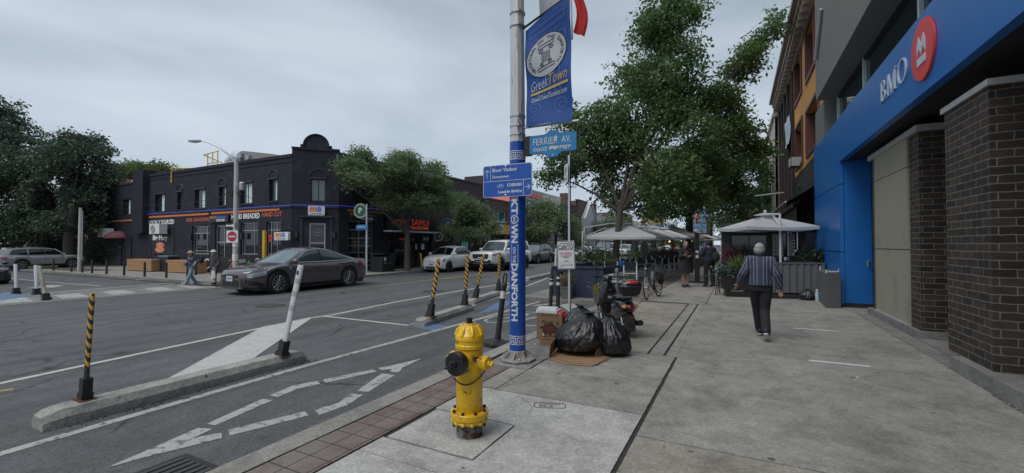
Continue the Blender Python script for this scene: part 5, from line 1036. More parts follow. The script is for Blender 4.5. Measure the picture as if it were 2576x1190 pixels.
# ---------------------------------------------------------------- CaféTO sign on perforated post
gal = M('galvanised_post', A(125, 130, 135), .45, .5, .12, 6); ps = thing('sign_post', 'perforated galvanised steel post carrying the CaféTO sign behind the garbage bags', 'post', (-3.35, 9.27, 0))
mb = MB(); a, b = .026, .018; mb.prism([(-.022, 0), (.022, 0), (.022, .05), (-.022, .05)], (0, 0, 0), (1, 0, 0), (0, 1, 0), (0, 0, 3.55)); obj('shaft', mb, gal, ps)
mb = MB()
for i in range(120): mb.prism(circ(.007, 8), (0, -.002, .12+i*.0285), (1, 0, 0), (0, 0, 1), None)
obj('punched_holes', mb, darkm, ps, fix=False); mb = MB(); mb.prism([(.024, 0), (.03, 0), (.03, .05), (.024, .05)], (0, 0, 0), (1, 0, 0), (0, 1, 0), (0, 0, 3.55)); obj('side_flange', mb, darkm, ps)
sg = thing('patio_sign', 'white CaféTO patio installation no parking sign with black border on the post', 'sign', (-3.405, 9.22, 1.315)); sg.rotation_euler = (0, rad(-2), 0)
mb = MB(); mb.prism(rrect(.41, .63, .03), (0, 0, 0), u, v, (0, .008, 0)); obj('panel', mb, M('sign_white', (.62, .63, .64), .4, var=.05), sg); mb = MB(); stroke(mb, rrect(.385, .605, .03), .009, (0, -.003, 0), u, v, closed=True); obj('border', mb, blkf, sg, fix=False)
ft(sg, 'CaféTO', 0, .185, .10, .36, blkf, -.003, .015); ft(sg, 'PATIO INSTALLATION', 0, .12, .026, .34, blkf, -.003, .03); ft(sg, 'NO PARKING', 0, .035, .042, .28, M('sign_red', (.6, .06, .04), .5), -.003, .03)
ft(sg, 'TOW RELOCATION', 0, -.02, .024, .26, blkf, -.003, .03); ft(sg, 'IN EFFECT', 0, -.055, .022, .14, blkf, -.003, .03); ft(sg, 'Contact', 0, -.115, .015, .07, blkf, -.003, 0); ft(sg, '416-338-0338', 0, -.14, .017, .12, blkf, -.003, .02); ft(sg, 'if your vehicle has been towed', 0, -.17, .013, .32, blkf, -.003, 0); ft(sg, 'TORONTO', -.11, -.265, .02, .09, blkf, -.003, .02)
for z, s_ in ((.262, 1), (-.225, 1)): mb = MB(); stroke(mb, [(-.13, z), (.13, z)], .011, (0, -.003, 0), u, v); mb.prism([(.13, z-.016), (.16, z), (.13, z+.016)], (0, -.003, 0), u, v, None); obj('arrow', mb, blkf, sg, fix=False)
sg = thing('small_green_sign', 'small square green and white parking sign near the top of the perforated post', 'sign', (-3.43, 9.3, 3.15)); sg.rotation_euler = (0, 0, rad(-55)); mb = MB(); mb.prism(rrect(.3, .42, .03), (0, 0, 0), u, v, (0, .006, 0)); obj('panel', mb, M('sign_white', (.6, .6, .6)), sg); ft(sg, 'P', 0, .05, .2, None, M('sign_green', (.02, .22, .08), .4), -.003, .03); ft(sg, 'EAST', 0, -.12, .05, .2, MC['sign_green'], -.003, .02)
# ---------------------------------------------------------------- garbage
bagm = M('black_plastic_bag', (.010, .010, .012), .38, 0, .2, 6, spec=.6, bump=.15, bscale=26)
def bag(name, loc, rx, ry, h, label, seed, lean=(0, 0), knot=.93, grp='full black garbage bags by the pole'):
    t = thing(name, label, 'garbage bag', loc, 0, grp); n, k = 120, 56; rows = []
    rr = random.Random(seed); ph = [rr.uniform(0, 6) for _ in range(12)]
    for j in range(k+1):
        tt = j/k; row = []
        z = h*(1-(1-tt)**1.2)
        prof_ = min(1, (tt/.10)**.5)*.92+.08*sin(pi*tt)
        if tt > .22: prof_ *= max(.05, cos((tt-.22)/.78*pi/2)**.95)
        if tt > knot: prof_ = .06+.16*((tt-knot)/(1-knot)); z = h*(1-(1-knot)**1.2)+(tt-knot)*h*.9
        for i in range(n):
            a = 2*pi*i/n
            cr_ = 0
            for q, (fr_, am) in enumerate(((5, .05), (9, .04), (15, .035), (23, .028), (37, .018))): cr_ += am*1.5*(1-abs(sin(a*fr_/2+ph[q]+.7*sin(tt*4+ph[q+5])))**.7)*(.15+1.6*tt)
            nn = noise.noise(V(cos(a)*1.7+seed, sin(a)*1.7, tt*3))*.16+noise.noise(V(cos(a)*5, sin(a)*5+seed, tt*7))*.05
            rd_ = noise.noise(V(cos(a)*6+seed, sin(a)*6, tt*4)); cr2 = .06*(1-abs(rd_)*5) if abs(rd_) < .2 else 0
            r_ = prof_*(.93+nn*(1-.4*tt)+cr_*.7+cr2)
            row.append(V(rx*r_*cos(a)+lean[0]*tt, ry*r_*sin(a)+lean[1]*tt, max(0, z*(1+.12*nn))))
        rows.append(row)
    mb = MB(); mb.grid(rows, closed=True); mb.add(rows[0], [list(range(n))]); mb.add(rows[-1], [list(range(n))]); obj('bag_body', mb, bagm, t, smooth=True, angle=180); return t
bag('garbage_bag', (-2.07, 5.98, .03), .39, .33, .55, 'largest black garbage bag, front one, resting on flattened cardboard', 3, (.20, .02), .92)
bag('garbage_bag', (-1.57, 6.16, .0), .26, .26, .55, 'right hand black garbage bag between the large bag and the scooter', 11, (-.07, 0)); bag('garbage_bag', (-2.36, 6.95, .0), .36, .30, .54, 'rear black garbage bag behind the large one, beside the carton', 29, (.05, 0))
card = M('corrugated_cardboard', (.26, .165, .095), .85, 0, .1, 5, dirt=(.18, .11, .06), dscale=3, damt=.6)
def sheet(mb, P, th=.006): mb.prism([(p[0], p[1]) for p in P], (0, 0, 0), (1, 0, 0), (0, 1, 0), (0, 0, th))
cb = thing('flattened_cardboard', 'flattened brown cardboard lying folded under the largest garbage bag', 'cardboard', (-2, 5.7, .004)); o_ = V(-2, 5.7, 0)
P = [G(*p, 0.01) for p in ((1378, 903), (1425, 916), (1490, 921), (1528, 905), (1560, 880), (1480, 850), (1400, 850))]; mb = MB(); mb.prism([(a+2, b-5.7) for a, b in P], (0, 0, 0), (1, 0, 0), (0, 1, 0), (0, 0, .008)); P = [G(*p, 0.02) for p in ((1395, 900), (1430, 911), (1500, 917), (1530, 898), (1500, 880), (1430, 880))]; mb.prism([(a+2, b-5.7) for a, b in P], (0, 0, .010), (1, 0, 0), (0, 1, 0), (0, 0, .006)); obj('sheet', mb, card, cb)
a, b = V(*G(1495, 903), .02)-o_, V(*G(1526, 893), .02)-o_; mb = MB()
mb.grid([[a+(b-a)*(i/6)+V(.0+.03*(j/6)**2, .06*(j/6), .21*(j/6)*(.55+.45*i/6)) for i in range(7)] for j in range(7)]); obj('bent_flap', mb, card, cb, smooth=True, fix=False)
a, b = V(*G(1380, 903), .01)-o_, V(*G(1400, 880), .01)-o_; mb = MB(); mb.prism([(0, 0), ((b-a).length+.25, .03), ((b-a).length+.2, .2), (.02, .19)], a, (b-a).normalized(), V(.12, -.05, 1).normalized(), (.006, 0, 0)); obj('side_flap', mb, card, cb)
bx = thing('cardboard_carton', 'brown vegetable carton printed Fresh with a red picture, beside the blue pole', 'carton', (-2.62, 6.42, 0), rad(12)); cw_, cd_, chh = .40, .30, .40
mb = MB()
for a, b, c, d in ((-cw_/2, cw_/2, -cd_/2, -cd_/2+.006), (-cw_/2, cw_/2, cd_/2-.006, cd_/2), (-cw_/2, -cw_/2+.006, -cd_/2, cd_/2), (cw_/2-.006, cw_/2, -cd_/2, cd_/2)): mb.b2((a, c, .08), (b, d, .08+chh))
mb.b2((-cw_/2, -cd_/2, .08), (cw_/2, cd_/2, .09)); obj('walls', mb, card, bx); mb = MB(); mb.box((.02, -.02, .04), (.36, .28, .07), .1); obj('crushed_carton_foot', mb, card, bx)
prn = M('brown_print', (.10, .05, .03), .8); ft(bx, 'Fresh', -.03, .35, .06, .18, prn, -cd_/2-.003, .02, shear=.2); ft(bx, 'Vegetables', 0, .135, .05, .26, M('red_print', (.17, .05, .035), .8), -cd_/2-.003, .02, shear=.2); ft(bx, 'PERISHABLE KEEP COOL', 0, .455, .02, .28, prn, -cd_/2-.003)
mb = MB(); mb.prism([(.13*cos(t_)*(1+.25*sin(7*t_)), .085*sin(t_)*(1+.2*cos(9*t_))) for t_ in [2*pi*i/40 for i in range(40)]], (0, -cd_/2-.003, .245), u, v, None); o = obj('vegetable_print', mb, M('veg_print', (.05, .035, .02), .8, scale=30, var=.6), bx, fix=False)
mb = MB(); mb.prism([(.07*cos(t_), .05*sin(t_)) for t_ in [2*pi*i/20 for i in range(20)]], (0, -cd_/2-.0045, .255), u, v, None); obj('tomato_print', mb, M('tomato_print', (.16, .025, .02), .8, scale=20, var=.4), o, fix=False)
for x, z in ((-.1, .16), (.12, .15), (.125, .34)): mb = MB(); mb.prism(rrect(.018, .05, .008), (x, -cd_/2-.004, z), u, v, None); obj('hand_hole', mb, whv if z < .3 else darkm, bx, fix=False)
t = thing('white_carton', 'flat white box lying on top of the brown vegetable carton', 'carton', (-2.66, 6.42, .485)); mb = MB(); mb.box((0, 0, .02), (.34, .26, .045), .1); mb.box((-.02, .01, .055), (.30, .22, .025), .2); obj('box', mb, signw, t)
t = thing('red_bag', 'crumpled red and white snack bag tucked in the carton top', 'bag', (-2.46, 6.42, .44)); mb = MB(); mb.ell((0, 0, 0), (.09, .11, .08), 14, 9); 
mb.v = [tuple(Vector(p)*(1+.35*noise.noise(Vector(p)*25))) for p in mb.v]; obj('foil', mb, M('red_foil', (.5, .03, .03), .3, scale=20, dirt=(.6, .6, .6), dscale=12, damt=.58), t)
# tapes on the slabs, manhole
for i, (a, b, c, d, lb) in enumerate(((.92, 1.575, 9.56, 9.64, 'far white tape strip stuck on the slabs'), (.83, 1.48, 6.98, 7.07, 'near white tape strip stuck on the slabs'))):
    mb = MB(); mb.prism([(a, c), (b, c+.01), (b+.01, d+.005), (a+.005, d)], (0, 0, .003), (1, 0, 0), (0, 1, 0), (0, 0, .002)); tag(obj('tape_strip', mb, M('white_tape', (.52, .55, .53), .6, scale=20, dirt=(.3, .3, .3), dscale=14, damt=.6)), lb, 'tape')
t = thing('catch_basin', 'cast iron drain cover at the bottom edge of the road by the kerb', 'drain cover', (-3.62, 1.70, RZ)); mb = MB(); mb.prism(rrect(.5, .42, .03), (0, 0, 0), (1, 0, 0), (0, 1, 0), (0, 0, .008)); obj('frame', mb, darkm, t)
mb = MB(); 
for i in range(6): mb.box((-.18+.072*i, 0, .011), (.04, .32, .006))
obj('cover_ribs', mb, M('iron_ribs', (.07, .07, .07), .6, .4), t)
# ---------------------------------------------------------------- vehicles
def cr(pts, x):
    """smooth interpolation through (x, y) points (monotone cubic)"""
    n = len(pts)
    if x <= pts[0][0]: return pts[0][1]
    if x >= pts[-1][0]: return pts[-1][1]
    for i in range(n-1):
        if pts[i][0] <= x <= pts[i+1][0]: break
    d = [(pts[k+1][1]-pts[k][1])/(pts[k+1][0]-pts[k][0]) for k in range(n-1)]
    def tg(k):
        if k == 0: return d[0]
        if k == n-1: return d[-1]
        return 0 if d[k-1]*d[k] <= 0 else 2*d[k-1]*d[k]/(d[k-1]+d[k])
    h = pts[i+1][0]-pts[i][0]; t = (x-pts[i][0])/h; a, b = tg(i), tg(i+1)
    return (2*t**3-3*t*t+1)*pts[i][1]+(t**3-2*t*t+t)*h*a+(-2*t**3+3*t*t)*pts[i+1][1]+(t**3-t*t)*h*b
tyre = M('tyre_rubber', (.016, .016, .017), .75, bump=.2, bscale=50); rimm = M('alloy_rim', (.42, .43, .45), .28, .85, .05); rimd = M('dark_rim', (.05, .05, .052), .4, .6); plast = M('black_plastic', (.016, .016, .018), .5)
cgl = glass('car_glass', (62, 74, 78), .03); cgl2 = glass('windscreen_glass', (105, 120, 128), .05); cgld = glass('dark_tinted_glass', (16, 19, 22), .04); lampg = M('headlamp_glass', (.30, .33, .36), .12, .3, spec=1); drl = M('running_light', (.9, .93, 1), .3, emit=1.2); tail = M('tail_lamp_red', (.30, .015, .02), .2, 0, spec=1); chrome = M('chrome_trim', (.62, .63, .65), .12, .95, .03); plate = M('licence_plate', (.50, .53, .58), .5); pl_bl = M('plate_blue', (.05, .12, .4), .5)  # side window and windscreen glass: pale reflection put into the base colour
def paint(name, col, rough=.28, metal=.0): return M(name, col, rough, metal, .04, 2, coat=.8)
def make_car(root, S, body, rim=rimm, wscreen=None, wheelturn=0):
    L_, W_, Hh, wb, fo, rw = S['L'], S['W'], S['H'], S['wb'], S['fo'], S['rw']; zb0 = S.get('zb', .2); Ra = rw*S.get('arch', 1.16); zw = rw
    top = S['top']; plan = S.get('plan', [(0, .70), (.12, .86), (.35, .955), (.8, 1), (L_-.9, 1), (L_-.3, .93), (L_, .80)]); rise = S.get('rise', [(0, .16), (.25, .02), (.6, 0), (L_-.5, 0), (L_-.1, .08), (L_, .2)])
    sws = (fo, fo+wb)
    def zb(s):
        z = zb0+cr(rise, s)
        for c in sws:
            d = abs(s-c)
            if d < Ra: z = max(z, zw+sqrt(max(0, Ra*Ra-d*d))*S.get('aflat', 1.0))
        return z
    sec = S.get('sec', [(0, .90), (.08, .965), (.22, .99), (.45, 1.0), (.62, 1.0), (.78, .975), (.9, .94), (1.0, .88)])
    crown = S.get('crown', .035); cabx = (S['wa'], S['rd'])
    def BP(s, t, side, off=0):
        z0, z1 = zb(s), cr(top, s); w_ = W_/2*cr(plan, s)*cr(sec, t); z = z0+(z1-z0)*t
        fl = 0
        for c in sws:
            d = abs(s-c)
            if d < Ra*1.5: fl = max(fl, S.get('flare', .02)*(1-max(0, d-Ra)/(Ra*.5) if d > Ra else 1)*max(0, 1-t*1.3))
        return V(L_/2-s, side*(w_+fl+off), z)
    ss = sorted(set([round(L_*i/84, 4) for i in range(85)]+[.02, .05, .09]+[round(c+k*Ra*q, 4) for c in sws for k in (-1, 1) for q in (1.0, .985, .94, .86, .72)]))
    mb = MB(); rows = []
    for s in ss:
        r = [BP(s, t, -1) for t in (0, .08, .16, .26, .36, .46, .56, .64, .72, .8, .87, .93, 1)]; z1 = cr(top, s); w1 = W_/2*cr(plan, s)*.88; x = L_/2-s
        mid = [V(x, w1*q, z1+crown*(1-q*q)) for q in (-.8, -.5, -.2, .2, .5, .8)]; r2 = [BP(s, t, 1) for t in (1, .93, .87, .8, .72, .64, .56, .46, .36, .26, .16, .08, 0)]
        und = [V(x, q*W_*.3, zb0+.02) for q in (.9, -.9)]
        rows.append(r+mid+r2+und)
    mb.grid(rows, closed=True); mb.add(rows[0], [list(range(len(rows[0])))]); mb.add(rows[-1], [list(range(len(rows[0])))])
    bo = obj('body', mb, body, root, smooth=True, angle=40)
    # dark wells
    for c in sws: mb = MB(); mb.lathe([(Ra*.99, -W_*.47), (Ra*.99, W_*.47)], (L_/2-c, 0, zw), 24, axis=(0, 1, 0)); obj('wheel_well', mb, plast, root)
    mb = MB(); mb.b2((-L_/2+.35, -W_*.46, zb0*.75), (L_/2-.35, W_*.46, zb0+.12)); obj('underside', mb, plast, root)
    # cabin
    wa, wbk, rc, rd = S['wa'], S['ws'], S['rc'], S['rd']; roofz = S['roof']; wbelt = .90; wtop = S.get('wtop', .70)
    K = 28
    def GS(p, q, side, off=0):
        sb = wa+(rd-wa)*p; st = wbk+(rc-wbk)*p; zt = cr(roofz, p); zl = cr(top, sb)-.03
        qq = q; s = sb+(st-sb)*qq; z = zl+(zt-zl)*q
        yb_ = W_/2*cr(plan, sb)*wbelt*S.get('pin', 1); yt_ = W_/2*wtop*(1-.06*abs(2*p-1)**3); y = yb_+(yt_-yb_)*q+.03*sin(pi*q)
        return V(L_/2-s, side*(y+off), z+off*.3)
    P_ = [i/K for i in range(K+1)]; Q_ = [0, .25, .5, .75, .92, 1]
    mb = MB()
    for sd in (-1, 1): mb.grid([[GS(p, q, sd) for q in Q_] for p in P_])
    def RF(p, k):  # k -1..1 across
        a, b = GS(p, 1, -1), GS(p, 1, 1); r = a.lerp(b, (k+1)/2); r.z += .05*(1-k*k)*(.5+.5*sin(pi*p)); return r
    mb.grid([[RF(p, k) for k in (-1, -.8, -.5, 0, .5, .8, 1)] for p in P_])
    def EG(p, k, q, off=0):
        a, b = GS(p, q, -1), GS(p, q, 1); r = a.lerp(b, (k+1)/2); bul = S.get('wbul', .10)*(1-k*k); r.x += (bul if p == 0 else -bul*.7)+(off if p == 0 else -off); r.z += .05*(1-k*k)*q+off*.6
        return r
    ks = [-1, -.94, -.7, -.35, 0, .35, .7, .94, 1]
    for p in (0, 1): mb.grid([[EG(p, k, q) for k in ks] for q in Q_])
    obj('cabin', mb, S.get('roofmat', body), root, smooth=True, angle=35)
    def panel(name, f, m, par=None, nx=10, ny=6):
        mb = MB(); mb.grid([[f(i/nx, j/ny) for j in range(ny+1)] for i in range(nx+1)]); return obj(name, mb, m, par or root, smooth=True, fix=False)
    panel('windscreen', lambda a, b: EG(0, -.93+1.86*a, .05+.89*b, .012), wscreen or cgl2); panel('rear_window', lambda a, b: EG(1, -.88+1.76*a, .12+.76*b, .012), cgl)
    for sd in (-1, 1):
        for p0, p1 in S['wins']:
            panel('side_window', lambda a, b: GS(p0+(p1-p0)*a, .10+.80*b*(1-S.get('wcut', 0)*abs(p0+(p1-p0)*a-.45)**3*4), sd, .008), S.get('sglass', cgl), nx=8, ny=4)
        if S.get('chrome'):
            a0, a1 = S['wins'][0][0], S['wins'][-1][1]; mb = MB()
            q1 = lambda p: .10+.80*(1-S.get('wcut', 0)*abs(p-.45)**3*4)
            pts = [GS(a0+(a1-a0)*i/30, q1(a0+(a1-a0)*i/30)+.02, sd, .012) for i in range(31)]+[GS(a1-(a1-a0)*i/30, .08, sd, .014) for i in range(31)]
            mb.tube(pts, .011, 5, closed=True); obj('window_chrome', mb, chrome, root, smooth=True)
        for sx_ in S.get('pill', []):
            panel('door_pillar', lambda a, b: GS(sx_-.012+.024*a, .08+.85*b, sd, .012), plast, nx=2, ny=4)
        seam = M('door_seam', (.006, .006, .007), .8)
        for s0 in S['doors']:
            mb = MB(); mb.grid([[BP(s0+(x_-.5)*.012, .16+.83*j/12, sd, .003) for x_ in (0, 1)] for j in range(13)]); obj('door_seam', mb, seam, root, fix=False)
        for s0 in S['handles']:
            mb = MB(); c = BP(s0, .80, sd, .012); mb.tube([c+V(.09, 0, 0), c+V(.05, sd*.02, 0), c+V(-.05, sd*.02, 0), c+V(-.09, 0, 0)], .014, 6); obj('door_handle', mb, S.get('handlem', body), root, smooth=True)
        mb = MB(); c = GS(.06, .12, sd)+V(-.02, 0, 0); mb.ell(c+V(.02, sd*.17, .04), (.075, .12, .085), 12, 8); mb.tube([c, c+V(0, sd*.12, .01)], .025, 6); obj('mirror', mb, S.get('mirm', body), root, smooth=True)
        panel('headlight', lambda a, b: BP(S['hl'][0]+(S['hl'][1]-S['hl'][0])*a, S['hl'][2]+(S['hl'][3]-S['hl'][2])*(b*(1-.45*a)+.45*a), sd, .008), lampg, nx=10, ny=5)
        if S.get('drl'): panel('running_light', lambda a, b: BP(S['hl'][0]+.02+(S['hl'][1]-S['hl'][0])*.7*a, S['hl'][2]+(S['hl'][3]-S['hl'][2])*(.55+.2*b), sd, .014), drl, nx=6, ny=2)
        tl = S['tl']; panel('tail_light', lambda a, b: BP(L_-tl[1]+(tl[1]-tl[0])*a, tl[2]+(tl[3]-tl[2])*b, sd, .008), tail, nx=8, ny=4)
        if 'intake' in S: i0 = S['intake']; panel('air_intake', lambda a, b: BP(i0[0]+(i0[1]-i0[0])*a, i0[2]+(i0[3]-i0[2])*(b*(1-.6*a)), sd, .006), plast, nx=8, ny=4)
        mb = MB(); mb.grid([[BP(s_, t_, sd, .006) for t_ in (0, .05, .10)] for s_ in [fo+Ra+.03+(wb-2*Ra-.06)*i/10 for i in range(11)]]); obj('sill', mb, plast if S.get('darksill', 1) else body, root, smooth=True, fix=False)
        if S.get('cladding'):
            for c in sws:
                mb = MB(); P2 = [V(L_/2-c+(Ra+.02)*cos(a), sd*(W_/2*1.0+.022), zw+(Ra+.02)*sin(a)) for a in [rad(-5+190*i/20) for i in range(21)]]; mb.tube(P2, .045, 6, flat=.4); obj('arch_cladding', mb, S['cladding'], root, smooth=True)
    # nose: front cap parts on a shallow curve
    w0 = W_/2*cr(plan, 0)
    def nose(name, y0, y1, z0, z1, m, dx=.012, par=None, r=None):
        def f(a, b): y = y0+(y1-y0)*a; return V(L_/2+dx-.10*(y/w0)**2*.0, y, z0+(z1-z0)*b)
        mb = MB(); 
        if r: mb.prism([(y0+(y1-y0)*.0+0, z0), (y1, z0), (y1+r, z1), (y0-r, z1)], (L_/2-.03, 0, 0), (0, 1, 0), (0, 0, 1), (dx+.03, 0, 0))
        else: mb.b2((L_/2-.04, y0, z0), (L_/2+dx, y1, z1))
        return obj(name, mb, m, par or root)
    for g in S['nose']: nose(*g)
    mb = MB(); zp = S['plate']; mb.b2((L_/2+.0, -.155, zp-.08), (L_/2+.03, .155, zp+.08)); q = obj('licence_plate', mb, plate, root)
    mb = MB(); mb.prism([(-.11, -.02), (.11, -.02), (.11, .02), (-.11, .02)], (L_/2+.0315, 0, zp), (0, 1, 0), (0, 0, 1), None); obj('plate_characters', mb, pl_bl, q, fix=False)
    mb = MB(); mb.b2((-L_/2-.03, -.155, .72), (-L_/2+.05, .155, .86)); obj('licence_plate', mb, plate, root)
    # wheels
    tw = S.get('tw', .22); rr = rw*S.get('rimr', .70)
    for i, c in enumerate(sws):
        for sd in (-1, 1):
            y1 = sd*(W_/2-.015+S.get('track', 0)); y0 = y1-sd*tw; x = L_/2-c; ax = V(0, sd, 0)
            wt_ = thing('wheel', None, None, (x, y1-sd*tw/2, rw)); 
            for k_ in ('label', 'category', 'group'):
                if k_ in wt_: del wt_[k_]
            bpy.data.objects.remove(wt_)
            T = Matrix.Rotation(wheelturn if i == 0 else 0, 3, 'Z'); cc_ = V(x, y1-sd*tw/2, rw)
            def tr(mbb): mbb.v = [tuple(T @ Vector(p)+cc_) for p in mbb.v]; return mbb
            mb = MB(); h = tw/2; mb.lathe([(rr*.97, -h*.9), (rr*1.03, -h), (rw*.93, -h), (rw*.985, -h*.82), (rw, -h*.5), (rw, h*.5), (rw*.985, h*.82), (rw*.93, h), (rr*1.03, h), (rr*.97, h*.86), (rr*.94, h*.2)], n=36, axis=ax); wh = obj('wheel', tr(mb), tyre, root, smooth=True)
            mb = MB(); mb.lathe([(rr*.2, h*.2), (rr*.99, h*.3), (rr*.99, h*.86), (rr*.93, h*.9), (rr*.9, h*.25), (rr*.25, h*.2)], n=36, axis=ax)
            Qm = Vector((0, 0, 1)).rotation_difference(ax).to_matrix(); ns = S.get('spokes', 10)
            rimo = obj('rim', tr(mb), plast, wh, smooth=True)
            mb = MB(); mb.lathe([(rr*.9, h*.80), (rr*1.0, h*.84), (rr*1.0, h*.9), (rr*.92, h*.93), (rr*.89, h*.9)], n=36, axis=ax, cap=False)
            mb.lathe([(.01, h*.78), (rr*.17, h*.76), (rr*.19, h*.6)], n=14, axis=ax)
            for k in range(ns):
                a = 2*pi*k/ns; sp_ = .22 if ns > 6 else .16; 
                for o_ in ((0,) if ns > 6 else (-.13, .13)):
                    p = [Qm @ V(rr*.15*cos(a+o_), rr*.15*sin(a+o_), h*.72), Qm @ V(rr*.55*cos(a+o_*.9+sp_*.2), rr*.55*sin(a+o_*.9+sp_*.2), h*.84), Qm @ V(rr*.95*cos(a+o_+sp_*.4), rr*.95*sin(a+o_+sp_*.4), h*.86)]; mb.tube(p, [rr*.065, rr*.055, rr*.075], 6)
            obj('spokes', tr(mb), rim, rimo, smooth=True)
    return root, BP, GS
def car(label, S, body, loc, rz, sc_=1, cat='car', name='car', **k):
    t = thing(name, label, cat, (loc[0], loc[1], loc[2] if len(loc) > 2 else RZ), rz, sc_=sc_); return make_car(t, S, body, **k)
SED = dict(L=4.88, W=1.85, H=1.44, wb=2.83, fo=.97, rw=.35, zb=.19, plan=[(0, .50), (.05, .64), (.13, .78), (.28, .89), (.55, .965), (.9, 1), (3.98, 1), (4.5, .94), (4.75, .84), (4.88, .68)], top=[(0, .62), (.06, .70), (.3, .78), (.8, .87), (1.45, .955), (2.2, .95), (3.6, .98), (4.2, 1.03), (4.7, 1.02), (4.85, .96), (4.88, .9)],
    wa=1.22, ws=2.02, rc=3.28, rd=4.30, roof=[(0, 1.33), (.2, 1.42), (.45, 1.445), (.75, 1.40), (1, 1.29)], wins=[(.09, .43), (.47, .80), (.815, .93)], wcut=.45, pill=[.45], chrome=True, doors=[1.62, 2.62, 3.72], handles=[2.45, 3.45],
    hl=(.10, .85, .60, .86), tl=(.02, .55, .68, .90), intake=(.02, .52, .10, .52), nose=[('grille', -.34, .34, .54, .63, plast, .014, None, .06), ('lower_grille', -.42, .42, .28, .48, plast, .014, None, -.04)], plate=.52, spokes=10, sglass=cgl)
sedan_p = paint('grey_brown_metallic', (.10, .088, .095), .25, .3)
r, BPs, GSs = car('dark grey four door sedan driving left past the black restaurant', SED, sedan_p, (-14.60, 10.98), rad(-90), 1.055, 'sedan', wheelturn=.12)
for sd in (-1, 1):
    mb = MB(); mb.grid([[BPs(.06+.30*i/8, .08+.05*j, sd, .02) for j in range(3)] for i in range(9)]); obj('bumper_winglet', mb, sedan_p, r, fix=False)
HAT = dict(L=3.6, W=1.63, H=1.49, wb=2.3, fo=.66, rw=.30, zb=.18, top=[(0, .62), (.05, .72), (.25, .85), (.7, .96), (1.1, .99), (2.5, 1.0), (3.3, .98), (3.55, .9), (3.6, .84)], crown=.06,
    wa=.82, ws=1.50, rc=2.75, rd=3.42, roof=[(0, 1.40), (.25, 1.47), (.5, 1.49), (.8, 1.45), (1, 1.36)], wins=[(.10, .55), (.60, .88)], wcut=.55, pill=[.575], doors=[1.12, 2.28], handles=[2.05], hl=(.12, .34, .62, .90), tl=(.03, .25, .6, .88), nose=[('lower_grille', -.38, .38, .22, .34, plast, .014, None, .05), ('chrome_bar', -.22, .22, .62, .635, chrome, .02)], plate=.46, spokes=8, rimr=.72, wtop=.74)
wpaint = paint('white_paint', (.74, .75, .75), .3)
r, BPh, _ = car('small white hatchback with dark windscreen parked facing left behind the striped posts', HAT, wpaint, (-15.95, 22.45), rad(-90), 1.03, 'hatchback', rim=rimd, wscreen=cgld)
for sd in (-1, 1): mb = MB(); mb.ell(BPh(.10, .42, sd, -.02), (.05, .05, .05)); obj('fog_lamp', mb, chrome, r, smooth=True)
PIC = dict(L=5.4, W=1.91, H=1.93, wb=3.55, fo=.92, rw=.42, zb=.46, arch=1.15, flare=.07, top=[(0, 1.06), (.04, 1.13), (.3, 1.20), (1.2, 1.25), (1.6, 1.26), (5.2, 1.27), (5.4, 1.26)], plan=[(0, .82), (.12, .90), (.35, .965), (.8, 1), (5.1, 1), (5.4, .97)], rise=[(0, .10), (.3, .0), (5.0, 0), (5.4, .05)],
    wa=1.45, ws=2.05, rc=5.15, rd=5.36, roof=[(0, 1.82), (.1, 1.90), (.4, 1.93), (1, 1.90)], wins=[(.06, .24), (.27, .41), (.50, .69), (.72, .93)], pill=[.255], doors=[1.75, 2.6, 3.4], handles=[2.45, 3.25], hl=(.05, .55, .66, .86), tl=(.0, .10, .5, .92), nose=[('grille', -.52, .52, .80, 1.06, plast, .02, None, .05), ('bumper', -.72, .72, .52, .72, plast, .10), ('light_bar', -.3, .3, .60, .64, chrome, .12)], plate=.80, spokes=6, rimr=.55, tw=.28, track=.05, wtop=.76, cladding=None, wcut=0)
r, BPp, GSp = car('lifted white pickup truck with canopy and black grille facing left', PIC, wpaint, (-13.85, 25.35), rad(-90), 1.0, 'pickup truck', name='pickup_truck', rim=rimd, wscreen=cgl)
mb = MB(); mb.box((5.4/2-1.05, 0, 1.30), (.5, .42, .05)); obj('hood_scoop', mb, plast, r)
for sd in (-1, 1):
    mb = MB(); mb.grid([[BPp(3.66+i*.012, .05+.94*j/8, sd, .005) for i in (0, 1)] for j in range(9)]); obj('bed_gap', mb, plast, r, fix=False)
    mb = MB(); mb.grid([[GSp(.45+i*.008, j/6, sd, .006) for i in (0, 1)] for j in range(7)]); obj('canopy_gap', mb, plast, r, fix=False)
    mb = MB(); [mb.ell((5.4/2+.1, sd*(.4+.13*k), .66), (.04, .05, .05), 8, 6) for k in range(2)]; obj('fog_lamp', mb, chrome, r)
SUV = dict(L=4.65, W=1.86, H=1.67, wb=2.7, fo=.92, rw=.36, zb=.26, top=[(0, .78), (.05, .88), (.3, .98), (1.2, 1.06), (3.0, 1.10), (4.3, 1.14), (4.6, 1.08), (4.65, 1.0)], wa=1.15, ws=1.85, rc=4.15, rd=4.55, roof=[(0, 1.56), (.2, 1.65), (.5, 1.67), (.85, 1.62), (1, 1.56)], wins=[(.08, .36), (.39, .66), (.69, .90)], wcut=.35, pill=[.375], doors=[1.5, 2.5, 3.45], handles=[2.35, 3.3], hl=(.08, .7, .66, .85), tl=(.02, .45, .60, .82), nose=[('grille', -.42, .42, .62, .84, plast, .014, None, .08), ('lower_grille', -.4, .4, .30, .5, plast, .014)], plate=.55, spokes=5, cladding=plast, wtop=.73)
sil = paint('silver_grey', (.30, .31, .32), .25, .3); gsu = paint('slate_grey', (.085, .095, .11), .28, .4); dks = paint('near_black_paint', (.02, .022, .026), .22)
